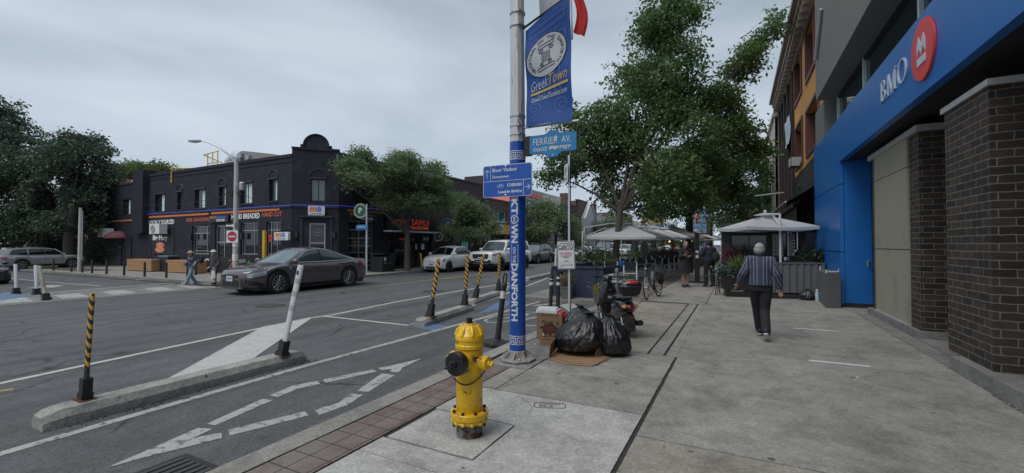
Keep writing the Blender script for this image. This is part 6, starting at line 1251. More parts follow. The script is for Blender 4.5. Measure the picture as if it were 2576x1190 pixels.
SUV2 = dict(SUV); SUV2.update(L=5.1, wb=2.95, top=[(0, .80), (.05, .90), (.3, 1.0), (1.2, 1.07), (3.4, 1.08), (4.7, 1.14), (5.05, 1.05), (5.1, 1.0)], rc=4.6, rd=4.98, wins=[(.07, .33), (.355, .60), (.625, .90)], pill=[.345], doors=[1.5, 2.55, 3.6], handles=[2.4, 3.45], sglass=cgld, chrome=True)
car('long silver SUV parked facing right under the dark trees at far left', SUV2, sil, (-40.6, 11.3, .0), rad(92), .80, 'SUV')
car('front of a near black car entering at the left edge of the crossing', SED, dks, (-28.9, 5.9), rad(3), .84, 'sedan')
car('slate grey SUV parked behind the white pickup', SUV, gsu, (-16.0, 35.6), rad(-90), 1, 'SUV'); car('near black SUV parked next behind the slate grey one', SUV, dks, (-16.05, 41.2), rad(-90), 1, 'SUV')
car('small white sedan between the CaféTO sign and the umbrella frame', SED, wpaint, (-15.9, 50.2), rad(-90), 1, 'sedan')
PIB = dict(PIC); PIB.update(L=5.6, drl=True, hl=(.02, .5, .62, .86), rw=.40, zb=.36, nose=[('grille', -.6, .6, .66, 1.04, plast, .02), ('bumper', -.75, .75, .40, .62, plast, .08), ('grille_bar', -.55, .55, .84, .88, chrome, .03)], H=1.95, W=2.0, rc=3.6, rd=3.75, roof=[(0, 1.82), (.2, 1.92), (1, 1.90)], wins=[(.06, .42), (.47, .92)], pill=[])
car('black pickup with bright headlights approaching beyond the umbrella posts', PIB, dks, (-14.0, 51.5), rad(-90), 1, 'pickup truck', name='pickup_truck')
car('far white SUV between the folded umbrellas', SUV, wpaint, (-14.2, 62), rad(-90), 1, 'SUV'); car('farther silver sedan in the left lane behind the patio', SED, sil, (-14.2, 73), rad(-90), 1, 'sedan'); car('far dark SUV parked beyond the others at the kerb', SUV, gsu, (-16, 60), rad(-90), 1, 'SUV')
car('far white sedan driving away near the traffic lights', SED, wpaint, (-11, 80), rad(90), 1, 'sedan')
# ---------------------------------------------------------------- left side furniture
wood = M('cedar_boards', (.36, .21, .10), .75, 0, .22, 3, vec=(.6, .6, 9), bump=.2); mulbl = M('mural_black', (.02, .02, .025), .6)
def planter_box(x0, x1, y, label, z1=.70, d=.6):
    t = thing('wooden_planter', label, 'planter', ((x0+x1)/2, y, 0), group='long wooden planters before the black restaurant'); w_ = x1-x0; n = 6
    for i in range(n): mb = MB(); z = .05+i*(z1-.05)/n; mb.b2((-w_/2, 0, z), (w_/2, d, z+(z1-.05)/n-.012)); obj('board', mb, wood, t)
    mb = MB(); mb.b2((-w_/2+.04, .03, 0), (w_/2-.04, d-.03, z1-.04)); obj('liner', mb, plast, t)
planter_box(-32.25, -29.4, 12.6, 'left long wooden planter box on the far pavement'); planter_box(-28.2, -25.3, 12.75, 'right long wooden planter box, behind the pedestrian in jeans')
t = thing('litter_bin', 'black litter bin standing between the two wooden planters', 'bin', (-29.0, 13.3, 0)); mb = MB(); mb.box((0, 0, .42), (1.0, .6, .84)); obj('body', mb, plast, t); mb = MB(); mb.box((0, 0, .88), (1.08, .66, .08)); obj('lid', mb, M('teal_lid', A(50, 70, 75), .5), t)
t = thing('painted_hoarding', 'low black hoarding with white and orange script behind the pedestrians', 'hoarding', (-24, 13.8, 0)); mb = MB(); mb.b2((-27.1, 13.8, 0), (-20.6, 13.86, .86)); obj('panel', mb, mulbl, t, world=True)
uu, vv = V(1, 0, 0), V(0, 0, 1); mb = MB(); C_ = [(1.15, .66), (1.05, .74), (.8, .68), (.5, .45), (.35, .2), (.45, .1), (.8, .16), (1.3, .36)]
stroke(mb, [(cr([(i, p[0]) for i, p in enumerate(C_)], k/4), cr([(i, p[1]) for i, p in enumerate(C_)], k/4)) for k in range(29)], .06, (-27.1, 13.79, 0), uu, vv); obj('white_script', mb, whi, t, world=True, fix=False)
mb = MB(); mb.prism([(2.6, .12), (3.3, .14), (4.1, .34), (4.0, .40), (3.2, .28), (2.6, .2)], (-27.1, 13.79, 0), uu, vv, None); stroke(mb, [(3.0, .2), (3.5, .78), (3.0, .68)], .07, (-27.1, 13.785, 0), uu, vv); text(mb, 'ERFERENCE', (-21.85, 13.79, .42), uu, vv, h=.2, w=1.9, shear=.3); obj('orange_script', mb, ored, t, world=True, fix=False)
mb = MB(); text(mb, 'Fe', (-22.3, 13.78, .56), uu, vv, h=.28, bold=.03, shear=.2); obj('green_script', mb, M('green_script', (.12, .5, .06), .6), t, world=True, fix=False)
mb = MB()
for z in (.62, .72): stroke(mb, [(-23.2, z), (-22.6, z+.04)], .02, (0, 13.785, 0), uu, vv)
obj('white_dashes', mb, whi, t, world=True, fix=False)
bol = None
def bollard(x, y, label, lean=0):
    global bol
    if bol is None:
        bol = thing('bollard', label, 'bollard', (x, y, 0), group='black bollards along the far kerb'); mb = MB(); mb.lathe([(.055, 0), (.048, .1), (.046, .68), (.035, .71), (.01, .72)], n=12); obj('shaft', mb, rubber, bol, smooth=True); mb = MB(); mb.lathe([(.049, .58), (.049, .62)], n=12); obj('grey_band', mb, rimd, bol); o = bol
    else: o = dup(bol, (x, y, 0), label=label)
    o.rotation_euler = (lean*.3, lean, 0)
BL = [(-36.1, 'partly behind the first white lane posts'), (-33.6, 'before the silver SUV door'), (-32.2, 'at the foot of the maple'), (-31.0, 'before the grey utility pole'), (-29.3, 'right of the grey utility pole, by the kerb'), (-27.4, 'leaning, before the dark doorway'), (-25.35, 'before the left wooden planter, middle'), (-23.7, 'at the right end of the left wooden planter'), (-21.9, 'before the right wooden planter')]
for x, s in BL: bollard(x, 10.6+(0 if x < -25 else .15), 'black bollard '+s, .12 if 'leaning' in s else 0)
bollard(-24.3, 12.3, 'short black bollard set back beside the litter bin')
def upole(x, y, h, label, r=.14, m_=None):
    t = thing('utility_pole', label, 'utility pole', (x, y, 0)); mb = MB(); mb.tube([(0, 0, 0), (0, 0, h)], [r, r*.75], 10); obj('shaft', mb, m_ or M('grey_wood_pole', A(112, 110, 108), .85, vec=(8, 8, .5), var=.25, dirt=(.16, .15, .14), dscale=3, damt=.55), t); return t
t = upole(-22.6, 13.25, 5.95, 'grey utility pole with curved cobra street lamp before the black restaurant', .13)
lp = [V(0, 0, 5.6), V(-.4, -.18, 6.15), V(-.95, -.4, 6.55), V(-1.5, -.62, 6.8), V(-1.8, -.75, 6.85)]
mb = MB(); mb.tube(lp, [.05, .045, .04, .035, .03], 8); obj('lamp_arm', mb, alu, t, smooth=True); mb = MB(); mb.ell(lp[-1]+V(-.3, -.12, .02), (.38, .17, .11), 14, 8, M=Matrix.Rotation(rad(22), 3, 'Z')); obj('lamp_head', mb, M('lamp_grey', A(140, 145, 150), .4), t, smooth=True)
mb = MB(); mb.lathe([(.12, 4.3), (.13, 4.32), (.13, 4.65), (.1, 4.7)], (.32, .1, 0), 12); mb.tube([(0, 0, 4.5), (.3, .1, 4.5)], .025, 6); obj('transformer', mb, alu, t); mb = MB(); mb.box((-.1, -.05, 4.1), (.9, .1, .06), .4); mb.tube([(-.3, 0, 4.0), (-.3, 0, 4.35)], .04, 6); obj('crossarm', mb, plast, t)
for z, w_, s_ in ((1.6, .1, 'P'), (.9, .12, 'P')): mb = MB(); mb.lathe([(.137, z-.16), (.137, z+.16)], n=10); obj('poster', mb, M('pale_poster', A(165, 165, 160), .8, scale=10, var=.4), t)
def flat_sign(name, label, cat, c, parts, rz=0, group=None):
    t = thing(name, label, cat, c, rz, group)
    for nm, mb_, m_ in parts: obj(nm, mb_, m_, t, fix=False)
    return t
a = MB(); a.prism(rrect(.62, .62, .05), (0, 0, 0), u, v, (0, .01, 0)); b = MB(); b.prism(circ(.255, 28), (0, -.004, 0), u, v, None); c = MB(); c.prism([(-.19, -.035), (.19, -.035), (.19, .035), (-.19, .035)], (0, -.008, 0), u, v, None)
flat_sign('no_entry_sign', 'white square no entry sign with red disc on the grey utility pole', 'sign', (-22.6, 13.08, 1.95), [('panel', a, signw), ('red_disc', b, M('sign_red2', (.42, .03, .05), .4)), ('white_bar', c, signw)], rad(22))
a = MB(); a.prism(rrect(.62, .28, .03), (0, 0, 0), u, v, (0, .01, 0)); b = MB(); b.prism([(-.25, -.04), (.08, -.04), (.08, -.09), (.26, 0), (.08, .09), (.08, .04), (-.25, .04)], (0, -.004, 0), u, v, None)
flat_sign('one_way_sign', 'black one way sign with white arrow above the no entry sign', 'sign', (-22.75, 13.08, 2.5), [('panel', a, blkf), ('arrow', b, signw)], rad(22))
upole(-34.1, 11.1, 3.7, 'bare grey utility pole beside the maple, at far left', .095); upole(-33.95, 11.15, 3.5, 'pale steel conduit pole hugging the far left utility pole', .035, alu)
def wire(a, b, sag, label, r=.012):
    a, b = V(*a), V(*b); t = tag(obj('overhead_wire', MB().tube([a.lerp(b, i/24)-V(0, 0, sag*4*(i/24)*(1-i/24)) for i in range(25)], r, 4), plast), label, 'wire', 'overhead wires')
wire((-22.6, 13.2, 4.1), (-42, 15.0, 4.9), .5, 'upper overhead wire crossing the black wall'); wire((-22.6, 13.2, 4.0), (-42, 15.0, 4.6), .7, 'lower overhead wire crossing the black wall'); wire((-22.6, 13.3, 4.2), (-20.6, 15.1, 3.0), .0, 'wire running down from the lamp pole to the corner wall')
wire((-19.3, 32.7, 6.8), (-19.3, 58, 5.4), .2, 'long thin wire falling past the beige stuccoed building')
# parking sign, dumpster
t = upole(-18.27, 17.83, 3.8, 'slim grey sign pole with green parking disc and small blue street sign', .06, gal)
grn = M('parking_green', (.015, .14, .06), .45)
a = MB(); a.prism(circ(.42, 30), (0, 0, 0), u, v, (0, .02, 0)); b = MB(); b.prism(circ(.26, 26), (0, -.006, 0), u, v, None); c = MB(); text(c, 'P', (0, -.012, .02), u, v, h=.3, bold=.03); d = MB(); n_ = 34
for i in range(20): q = 2*pi*i/20; d.prism([(-.022, -.03), (.022, -.03), (.022, .03), (-.022, .03)], (.345*cos(q), -.006, .345*sin(q)), (-sin(q), 0, cos(q)), (cos(q), 0, sin(q)), None)
e_ = MB(); stroke(e_, circ(.395, 30), .02, (0, -.005, 0), u, v, closed=True)
flat_sign('parking_sign', 'round green P parking sign with ringed lettering, beside the corner tree', 'sign', (-18.62, 17.7, 3.42), [('panel', a, M('dark_green', (.008, .05, .03), .5)), ('green_disc', b, grn), ('letter', c, signw), ('ring_lettering', d, signw), ('ring', e_, signw)], rad(15))
a = MB(); a.prism([(-.36, -.12), (.36, -.12), (.36, .12), (.12, .15), (-.12, .15), (-.36, .12)], (0, 0, 0), u, v, (0, .01, 0)); c = MB(); text(c, 'FERRIER AV.', (0, -.006, .03), u, v, h=.07, w=.55, bold=.03)
flat_sign('street_name_sign', 'tiny blue street name sign low on the slim parking sign pole', 'sign', (-18.5, 17.7, 2.5), [('panel', a, M('street_sign_blue', (.02, .2, .5))), ('lettering', c, signw)], rad(15))
t = thing('waste_bin', 'large black sidewalk waste bin with white labels behind the sedan tail', 'bin', (-18.15, 18.95, 0), rad(8)); mb = MB(); mb.prism([(-.6, 0), (.6, 0), (.6, 1.0), (-.6, .86)], (0, -.45, 0), (0, 1, 0), (0, 0, 1), (.8, 0, 0)); mb.v = [(x-.4, y+.45, z) for x, y, z in mb.v]; obj('body', mb, plast, t); mb = MB(); mb.box((0, 0, 1.02), (.84, 1.26, .06)); obj('lid', mb, blkf, t)
mb = MB(); mb.box((.406, -.35, .72), (.008, .18, .18)); obj('label', mb, signw, t); mb = MB(); text(mb, 'litter', (.41, -.3, .5), (0, 1, 0), (0, 0, 1), h=.08); text(mb, 'recycle', (.41, .15, .5), (0, 1, 0), (0, 0, 1), h=.08); obj('lettering', mb, signw, t, fix=False)
# ---------------------------------------------------------------- people
def blob(name, prims, vox, mat, par, smooth=4):
    mb = MB()
    for p in prims:
        if p[0] == 'e': mb.ell(p[1], p[2], 16, 10, M=p[3] if len(p) > 3 else None)
        elif p[0] == 'c':
            a, b, r0, r1 = Vector(p[1]), Vector(p[2]), p[3], p[4]; mb.tube([a, b], [r0, r1], 14); mb.ell(a, (r0*.99,)*3, 14, 8); mb.ell(b, (r1*.99,)*3, 14, 8)
        elif p[0] == 'o':   # oval stack: list of (x, y, z, rx, ry)
            rows = [[V(x+rx*cos(2*pi*i/20), y+ry*sin(2*pi*i/20), z) for i in range(20)] for x, y, z, rx, ry in p[1]]; mb.grid(rows, closed=True); mb.add(rows[0], [list(range(20))[::-1]]); mb.add(rows[-1], [list(range(20))])
    me = mb.mesh('src'); o = bpy.data.objects.new('src', me); C.objects.link(o)
    import bmesh
    b = bmesh.new(); b.from_mesh(me); bmesh.ops.recalc_face_normals(b, faces=b.faces); b.to_mesh(me); b.free()
    md = o.modifiers.new('r', 'REMESH'); md.mode = 'VOXEL'; md.voxel_size = vox; md.use_smooth_shade = True
    sm = o.modifiers.new('s', 'SMOOTH'); sm.iterations = smooth; sm.factor = .5
    return bake(o, name, mat, par)
skin = M('skin', (.36, .20, .14), .55, var=.1, scale=12); skin2 = M('skin_tan', (.26, .15, .10), .55, var=.1, scale=12)
def hand(wr, dr, side, curl=.3, palm=None, sc_=1.0):
    """palm, four bent fingers and a thumb that leaves the side of the palm"""
    d = Vector(dr).normalized(); s = Vector(palm or (0, 1, 0)); s = (s-d*s.dot(d)).normalized(); n = d.cross(s)*side; wr = Vector(wr); o = []
    o.append(('c', wr, wr+d*.035*sc_, .024*sc_, .027*sc_)); 
    for k in (-.022, -.007, .008, .022): o.append(('c', wr+d*.02+s*k*sc_*.7, wr+d*.085*sc_+s*k*sc_, .014*sc_, .0115*sc_))
    for k, L_ in ((-.027, .055), (-.009, .07), (.009, .066), (.026, .052)):
        a = wr+d*.085*sc_+s*k*sc_; d1 = (d+n*curl*.5+s*k*3).normalized(); b = a+d1*L_*.5*sc_; c_ = b+(d+n*curl*1.3+s*k*3).normalized()*L_*.5*sc_; o += [('c', a, b, .0098*sc_, .009*sc_), ('c', b, c_, .009*sc_, .0078*sc_)]
    t0 = wr+d*.03*sc_-s*.024*sc_; t1 = t0+(d*.7-s*.8+n*.3).normalized()*.035*sc_; t2 = t1+(d*.95-s*.25+n*.4).normalized()*.03*sc_
    return o+[('c', t0, t1, .0125*sc_, .0105*sc_), ('c', t1, t2, .0105*sc_, .009*sc_)]
def person(label, loc, rz, J, sc_=1, sk=skin, vox=.008, top=None, bottom=None, shoe=None, hairf=None, extra=None, skirt=None, shorts=False, sleeve=1.0, eyes=True, grp=None):
    t = thing('person', label, 'person', loc, rz, grp, sc_); P = []
    hd, hr = Vector(J['head']), (.077, .094, .115)
    q = Matrix.Rotation(J.get('hturn', 0), 3, 'Z'); Hh = lambda x, y, z: hd+q @ V(x, y, z)
    P += [('e', hd, hr, q), ('e', Hh(0, .02, -.05), (.062, .075, .07), q), ('c', Hh(0, .098, .002), Hh(0, .108, -.02), .009, .014), ('e', Hh(0, .078, -.062), (.028, .018, .012), q), ('e', Hh(-.079, .0, -.005), (.012, .022, .034), q), ('e', Hh(.079, .0, -.005), (.012, .022, .034), q)]
    nk = Vector(J['neck']); P += [('c', nk-V(0, 0, .02), Hh(0, -.015, -.06), .058, .052)]
    sl, sr = Vector(J['sl']), Vector(J['sr']); pv = Vector(J['pelvis']); sh = (sl+sr)/2
    tor = lambda g: [('o', [(pv.x, pv.y, pv.z-.10, .13+g, .09+g), (pv.x, pv.y, pv.z, .165+g, .115+g+J.get('belly', 0)), (pv.x*.6+sh.x*.4, (pv.y+sh.y)/2, pv.z*.6+sh.z*.4, .150+g, .112+g+J.get('belly', 0)), (sh.x, sh.y, sh.z-.12, .175+g, .115+g), (sh.x, sh.y, sh.z-.02, .165+g, .09+g), (nk.x, nk.y, nk.z-.01, .065+g, .058+g)]), ('c', sl, sr, .062+g, .062+g)]
    P += tor(0)
    for k, s in (('l', -1), ('r', 1)):
        a, b, c = Vector(J['s'+k]), Vector(J['e'+k]), Vector(J['w'+k]); P += [('c', a, b, .05, .04), ('c', b, c, .040, .025)]; hdv = J.get('h'+k, c-b); P += hand(c, hdv, s, J.get('curl'+k, .35), J.get('palm'+k, (0, 1, 0)))
        h, kn, an = Vector(J['p'+k]), Vector(J['k'+k]), Vector(J['a'+k]); tdir = Vector(J.get('t'+k, (0, .17, -.06))); P += [('c', h, kn, .085, .052), ('c', kn, kn.lerp(an, .35), .052, .055), ('c', kn.lerp(an, .35), an, .055, .035), ('c', an-V(0, 0, .03)-tdir*.2, an+tdir*.9, .036, .028)]
    obj_ = blob('body', P, vox, sk, t)
    if top:
        g = J.get('topg', .014); T = tor(g); T[0] = ('o', [r for r in [(pv.x, pv.y, pv.z-J.get('hem', .02), .170+g, .125+g+J.get('belly', 0))]+T[0][1][2:]])
        for k in 'lr':
            a, b, c = Vector(J['s'+k]), Vector(J['e'+k]), Vector(J['w'+k]); T += [('c', a, b, .064+g, .052+g)]
            if sleeve >= 1: T += [('c', b, b.lerp(c, .93), .052+g, .034+g)]
        cl = blob('shirt', T, vox*1.2, top, t, 3)
    if bottom:
        B = [('o', [(pv.x, pv.y, pv.z+.07, .160, .118+J.get('belly', 0)*.6), (pv.x, pv.y, pv.z-.02, .178, .13), (pv.x, pv.y, pv.z-.12, .175, .125)])]
        for k in 'lr':
            h, kn, an = Vector(J['p'+k]), Vector(J['k'+k]), Vector(J['a'+k]); B += [('c', h, kn, .104, .078 if not shorts else .092)]
            if not shorts: B += [('c', kn, an+V(0, 0, .01), .078, J.get('cuff', .066))]
        blob('trousers' if not shorts else 'shorts', B, vox*1.2, bottom, t, 3)
    if skirt: blob('dress', tor(.02)+[('c', Vector(J['sl']), Vector(J['el']), .075, .065), ('c', Vector(J['sr']), Vector(J['er']), .075, .065), ('c', Vector(J['el']), Vector(J['el']).lerp(Vector(J['wl']), .6), .065, .05), ('c', Vector(J['er']), Vector(J['er']).lerp(Vector(J['wr']), .6), .065, .05), ('o', [(0, 0, skirt[0], skirt[1], skirt[1]*.7), (0, 0, pv.z-.1, .22, .17), (0, 0, pv.z+.15, .17, .13)])], vox*1.2, skirt[2], t, 3)
    if shoe:
        for k in 'lr':
            an = Vector(J['a'+k]); td = Vector(J.get('t'+k, (0, .17, -.06))); hn = an-V(0, 0, .035)-td*.30; tn = an+td*1.02+V(0, 0, -.01)
            s_ = blob('shoe', [('c', hn+V(0, 0, .02), an+td*.4, .043, .046), ('c', an+td*.4, tn, .044, .036)], vox, shoe[0], t, 2)
            mb = MB(); d = (tn-hn); w_ = V(1, 0, 0)*.043; dn = Vector((0, 0, -1)); dd = d.normalized(); up_ = w_.cross(d).normalized(); up_ = up_ if up_.z > 0 else -up_
            mb.tube([hn-up_*.040-dd*.03, hn.lerp(tn, .5)-up_*.042, tn-up_*.030+dd*.03], [.036, .043, .032], 12, flat=1.0); mb.v = [tuple(Vector(p_) - up_*((Vector(p_)-hn).dot(up_)+.040)*.72) for p_ in mb.v]; obj('sole', mb, shoe[1], s_, smooth=True)
    if hairf: 
        for h_ in hairf: blob(h_[0], [(p[0], Hh(*p[1]), p[2], q) if p[0] == 'e' else ('c', Hh(*p[1]), Hh(*p[2]), p[3], p[4]) for p in h_[1]], vox, h_[2], t, h_[3] if len(h_) > 3 else 2)
    if eyes:
        mb = MB()
        for x in (-.03, .03): mb.ell(Hh(x, .082, .012), (.012, .008, .007), 8, 6)
        mb.ell(Hh(0, .094, -.062), (.022, .004, .004), 8, 5); obj('face_features', mb, M('dark_features', (.05, .03, .03), .5), t, smooth=True)
    return t
def stripes_mat():
    m = bpy.data.materials.new('striped_shirt'); m.use_nodes = True; nt = m.node_tree; b = nt.nodes['Principled BSDF']; L = nt.links.new
    tc = N(nt, 'ShaderNodeTexCoord'); s = N(nt, 'ShaderNodeSeparateXYZ'); L(tc.outputs['Object'], s.inputs[0])
    ab = N(nt, 'ShaderNodeMath', operation='ABSOLUTE'); L(s.outputs[0], ab.inputs[0])     # sleeve cloth follows the slanted arm
    ov = N(nt, 'ShaderNodeMath', operation='GREATER_THAN', i={1: .205}); L(ab.outputs[0], ov.inputs[0])
    sk = N(nt, 'ShaderNodeMath', operation='MULTIPLY_ADD', i={1: .46}); L(s.outputs[2], sk.inputs[0]); L(ab.outputs[0], sk.inputs[2])
    mx = N(nt, 'ShaderNodeMix', data_type='FLOAT'); L(ov.outputs[0], mx.inputs[0]); L(ab.outputs[0], mx.inputs[2]); L(sk.outputs[0], mx.inputs[3])
    nz = N(nt, 'ShaderNodeTexNoise', i={'Scale': 5, 'Detail': 3}); L(tc.outputs['Object'], nz.inputs[0]); wv = N(nt, 'ShaderNodeMath', operation='MULTIPLY_ADD', i={1: .018}); L(nz.outputs[0], wv.inputs[0]); L(mx.outputs[0], wv.inputs[2])
    md = N(nt, 'ShaderNodeMath', operation='MODULO', i={1: .052}); L(wv.outputs[0], md.inputs[0]); lt = N(nt, 'ShaderNodeMath', operation='LESS_THAN', i={1: .0075}); L(md.outputs[0], lt.inputs[0])
    x = N(nt, 'ShaderNodeMix', data_type='RGBA'); x.inputs[6].default_value = (.035, .045, .085, 1); x.inputs[7].default_value = (.24, .26, .31, 1); L(lt.outputs[0], x.inputs[0]); L(x.outputs[2], b.inputs['Base Color']); b.inputs['Roughness'].default_value = .8
    n2 = N(nt, 'ShaderNodeTexNoise', i={'Scale': 9, 'Detail': 2, 'Distortion': 1.2}); L(tc.outputs['Object'], n2.inputs[0]); bp = N(nt, 'ShaderNodeBump', i={'Strength': .6, 'Distance': .02}); L(n2.outputs[0], bp.inputs['Height']); L(bp.outputs[0], b.inputs['Normal'])
    return m
blkcloth = M('black_cloth', (.014, .014, .017), .85, bump=.9, bscale=9); navy = M('navy_cloth', (.014, .018, .045), .85, bump=.4, bscale=12); jeans = M('light_blue_denim', (.15, .24, .33), .85, bump=.4, bscale=12, var=.2); white_h = M('silver_hair', (.34, .33, .315), .8, scale=30, var=.25); grey_h = M('grey_hair', (.12, .115, .11), .8, scale=30, var=.3); dk_h = M('dark_hair', (.02, .017, .015), .7); sole = M('white_sole', (.5, .5, .5), .6); navshoe = M('navy_shoe', (.02, .025, .05), .7); blksh = M('black_shoe', (.015, .015, .016), .6)
J0 = dict(head=(-.01, .05, 1.525), neck=(0, .015, 1.41), sl=(-.165, 0, 1.335), sr=(.165, 0, 1.325), pelvis=(0, 0, .93), el=(-.255, -.04, 1.11), wl=(-.335, .07, .935), er=(.25, -.03, 1.10), wr=(.285, .02, .875), hl=(-.35, .2, -1), hr=(.12, .12, -1), pall=(0, 1, 0), pl=(-.085, 0, .87), pr=(.085, 0, .87), kl=(-.06, .17, .50), kr=(.06, .0, .47), al=(-.02, .28, .095), ar=(.08, -.33, .17), tl=(0, .17, -.035), tr=(.01, .13, -.115), belly=.015, cuff=.07, topg=.018, palmr=(1, 0, 0), palml=(.6, .8, 0), curlr=.25)
old = person('elderly man with white hair in a striped navy shirt and black trousers, walking away', (.33, 8.35, 0), rad(-3), J0, .965, skin, .0065, stripes_mat(), blkcloth, (navshoe, sole), [('hair', [('e', (0, -.022, -.012), (.087, .086, .088)), ('e', (0, -.04, .035), (.076, .068, .07))], white_h)], eyes=True)
mb = MB(); mb.lathe([(.036, -.012), (.036, .012)], (-.332, .065, .935), 14, axis=(-.35, .2, -1), cap=False); obj('wrist_watch', mb, chrome, old)
mb = MB(); mb.lathe([(.063, 0), (.074, .008), (.072, .045), (.06, .05)], (0, .015, 1.405), 18, cap=False); obj('collar', mb, navy, old, smooth=True)
J1 = dict(head=(0, .05, 1.49), neck=(0, .01, 1.37), sl=(-.15, 0, 1.29), sr=(.15, 0, 1.29), pelvis=(0, 0, .9), el=(-.21, .04, 1.06), wl=(-.06, .22, 1.08), er=(.21, .06, 1.06), wr=(.10, .28, 1.14), hl=(1, .3, .1), hr=(.1, .5, .8), palml=(0, 0, 1), palmr=(1, 0, 0), pl=(-.08, 0, .84), pr=(.08, 0, .84), kl=(-.08, .01, .45), kr=(.08, .01, .45), al=(-.07, 0, .07), ar=(.08, .02, .07), hturn=rad(-10))
person('woman with short grey hair in a black knee length dress, standing on the pavement', (-1.70, 17.1, 0), rad(210), J1, 1.04, skin, .01, None, None, (blksh, blksh), [('hair', [('e', (0, -.02, .022), (.092, .10, .105)), ('e', (0, -.045, -.03), (.085, .06, .07))], grey_h)], skirt=(.50, .27, blkcloth))
J2 = dict(J1); J2.update(head=(0, .05, 1.52), neck=(0, .01, 1.40), sl=(-.18, 0, 1.32), sr=(.18, 0, 1.32), pelvis=(0, 0, .92), el=(-.26, .06, 1.12), wl=(-.20, .26, 1.15), er=(.26, -.02, 1.08), wr=(.24, .08, .86), hl=(.2, .6, .5), hr=(0, .1, -1), pl=(-.09, 0, .86), pr=(.09, 0, .86), kl=(-.11, .03, .46), kr=(.12, .0, .46), al=(-.12, 0, .07), ar=(.14, -.02, .07), hturn=rad(10), topg=.022)
p2 = person('man in navy top and black trousers seen from behind, facing the woman in black', (-.93, 17.5, 0), rad(38), J2, 1.04, skin2, .01, navy, blkcloth, (blksh, sole), [('hair', [('e', (0, -.02, .02), (.09, .10, .10)), ('e', (0, -.02, .115), (.045, .05, .035))], dk_h)])
t = tag(blob('shoulder_bag', [('e', (0, 0, 0), (.14, .09, .2))], .015, blkcloth, None), 'black bag slung on the navy topped man', 'bag'); t.location = (-.70, 17.35, 1.1)
strp = blob('backpack', [('e', (0, 0, 0), (.13, .09, .19)), ('e', (0, -.03, -.06), (.11, .07, .1))], .015, blkcloth, None); strp.location = (-19.66, 10.16, .93)
tag(strp, 'dark backpack worn by the pedestrian in the straw hat', 'backpack'); strp.scale = (.9,)*3
def hat(m_, w_=.155, hz=.09): return ('hat', [('e', (0, 0, .085), (.092, .10, .075)), ('e', (0, 0, .055), (w_, w_*1.05, .018))], m_)
J3 = dict(head=(0, .08, 1.50), neck=(0, .03, 1.38), sl=(-.15, .02, 1.30), sr=(.15, .0, 1.30), pelvis=(0, 0, .92), el=(-.22, -.06, 1.07), wl=(-.20, .10, .90), er=(.22, .06, 1.08), wr=(.14, .24, .98), hl=(0, .6, -.6), hr=(-.2, .7, -.3), pl=(-.085, 0, .86), pr=(.085, 0, .86), kl=(-.09, .16, .50), kr=(.09, -.02, .47), al=(-.09, .34, .10), ar=(.09, -.24, .11), tl=(0, .17, .01), tr=(0, .16, -.05), cuff=.085, topg=.03, hem=.03)
pat = M('navy_white_pattern', (.03, .035, .06), .8, scale=14, var=.2, dirt=(.4, .42, .45), dscale=9, damt=.56)
person('pedestrian in a straw hat, dark patterned top and light blue jeans, striding left', (-19.95, 9.95, RZ), rad(190), J3, .845, skin, .012, pat, jeans, (sole, sole), [hat(M('straw', (.42, .32, .20), .8, scale=30, var=.2), .17), ('hair', [('e', (0, -.05, -.03), (.082, .06, .08))], dk_h)])
J4 = dict(J3); J4.update(wl=(-.24, .14, .84), wr=(.26, -.02, .84), el=(-.24, -.02, 1.06), er=(.25, -.06, 1.08), hl=(0, .1, -1), hr=(0, .0, -1), kl=(-.09, .08, .50), kr=(.09, .06, .50), al=(-.08, .0, .09), ar=(.09, -.14, .11), belly=.02)
person('pedestrian in a white bucket hat, plum shirt and dark shorts carrying two bags', (-18.95, 10.3, RZ), rad(190), J4, .87, skin, .012, M('plum_cloth', (.06, .045, .06), .85, bump=.3), M('olive_shorts', (.045, .042, .035), .85), (blksh, blksh), [hat(M('white_hat', (.6, .6, .57), .8), .15), ('beard', [('e', (0, .06, -.08), (.05, .045, .05))], M('pale_beard', (.35, .34, .32), .9))], shorts=True)
bagw = M('white_tote', (.5, .5, .47), .7, scale=5, var=.15, bump=.3)
def tote(x, y, z, lb, m_=None, s=1):
    t = thing('tote_bag', lb, 'bag', (x, y, z)); mb = MB(); rows = []
    for j in range(9): q = j/8; rows.append([V(.13*s*(sin(pi*(.15+.8*(1-q)*.5+.05))**.7)*cos(a)*(1+.1*sin(3*a+q*4)), .07*s*sin(a)*(1-.4*q), -.32*s*(1-q)) for a in [2*pi*i/16 for i in range(16)]])
    mb.grid(rows, closed=True); mb.add(rows[0], [list(range(16))]); obj('bag_body', mb, m_ or bagw, t, smooth=True); mb = MB()
    for k in (-.04, .04): mb.tube([(-.06*s, k, -.02), (0, k*.3, .17*s), (.06*s, k, -.02)], .008, 5)
    obj('handle', mb, m_ or bagw, t, smooth=True); return t
tote(-18.72, 10.12, .50, 'white tote bag hanging from the left hand of the bucket hat pedestrian'); tote(-19.22, 10.42, .50, 'pale printed bag hanging from the right hand of the bucket hat pedestrian', M('pale_print_bag', (.45, .42, .36), .7, scale=9, var=.3), 1.1)
t = person('person in dark clothes behind the corner tree at the red lettered shop', (-18.6, 21.9, 0), rad(120), J2, .9, skin2, .014, blkcloth, blkcloth, (blksh, sole), [('hair', [('e', (0, -.02, .02), (.09, .10, .10))], dk_h)])
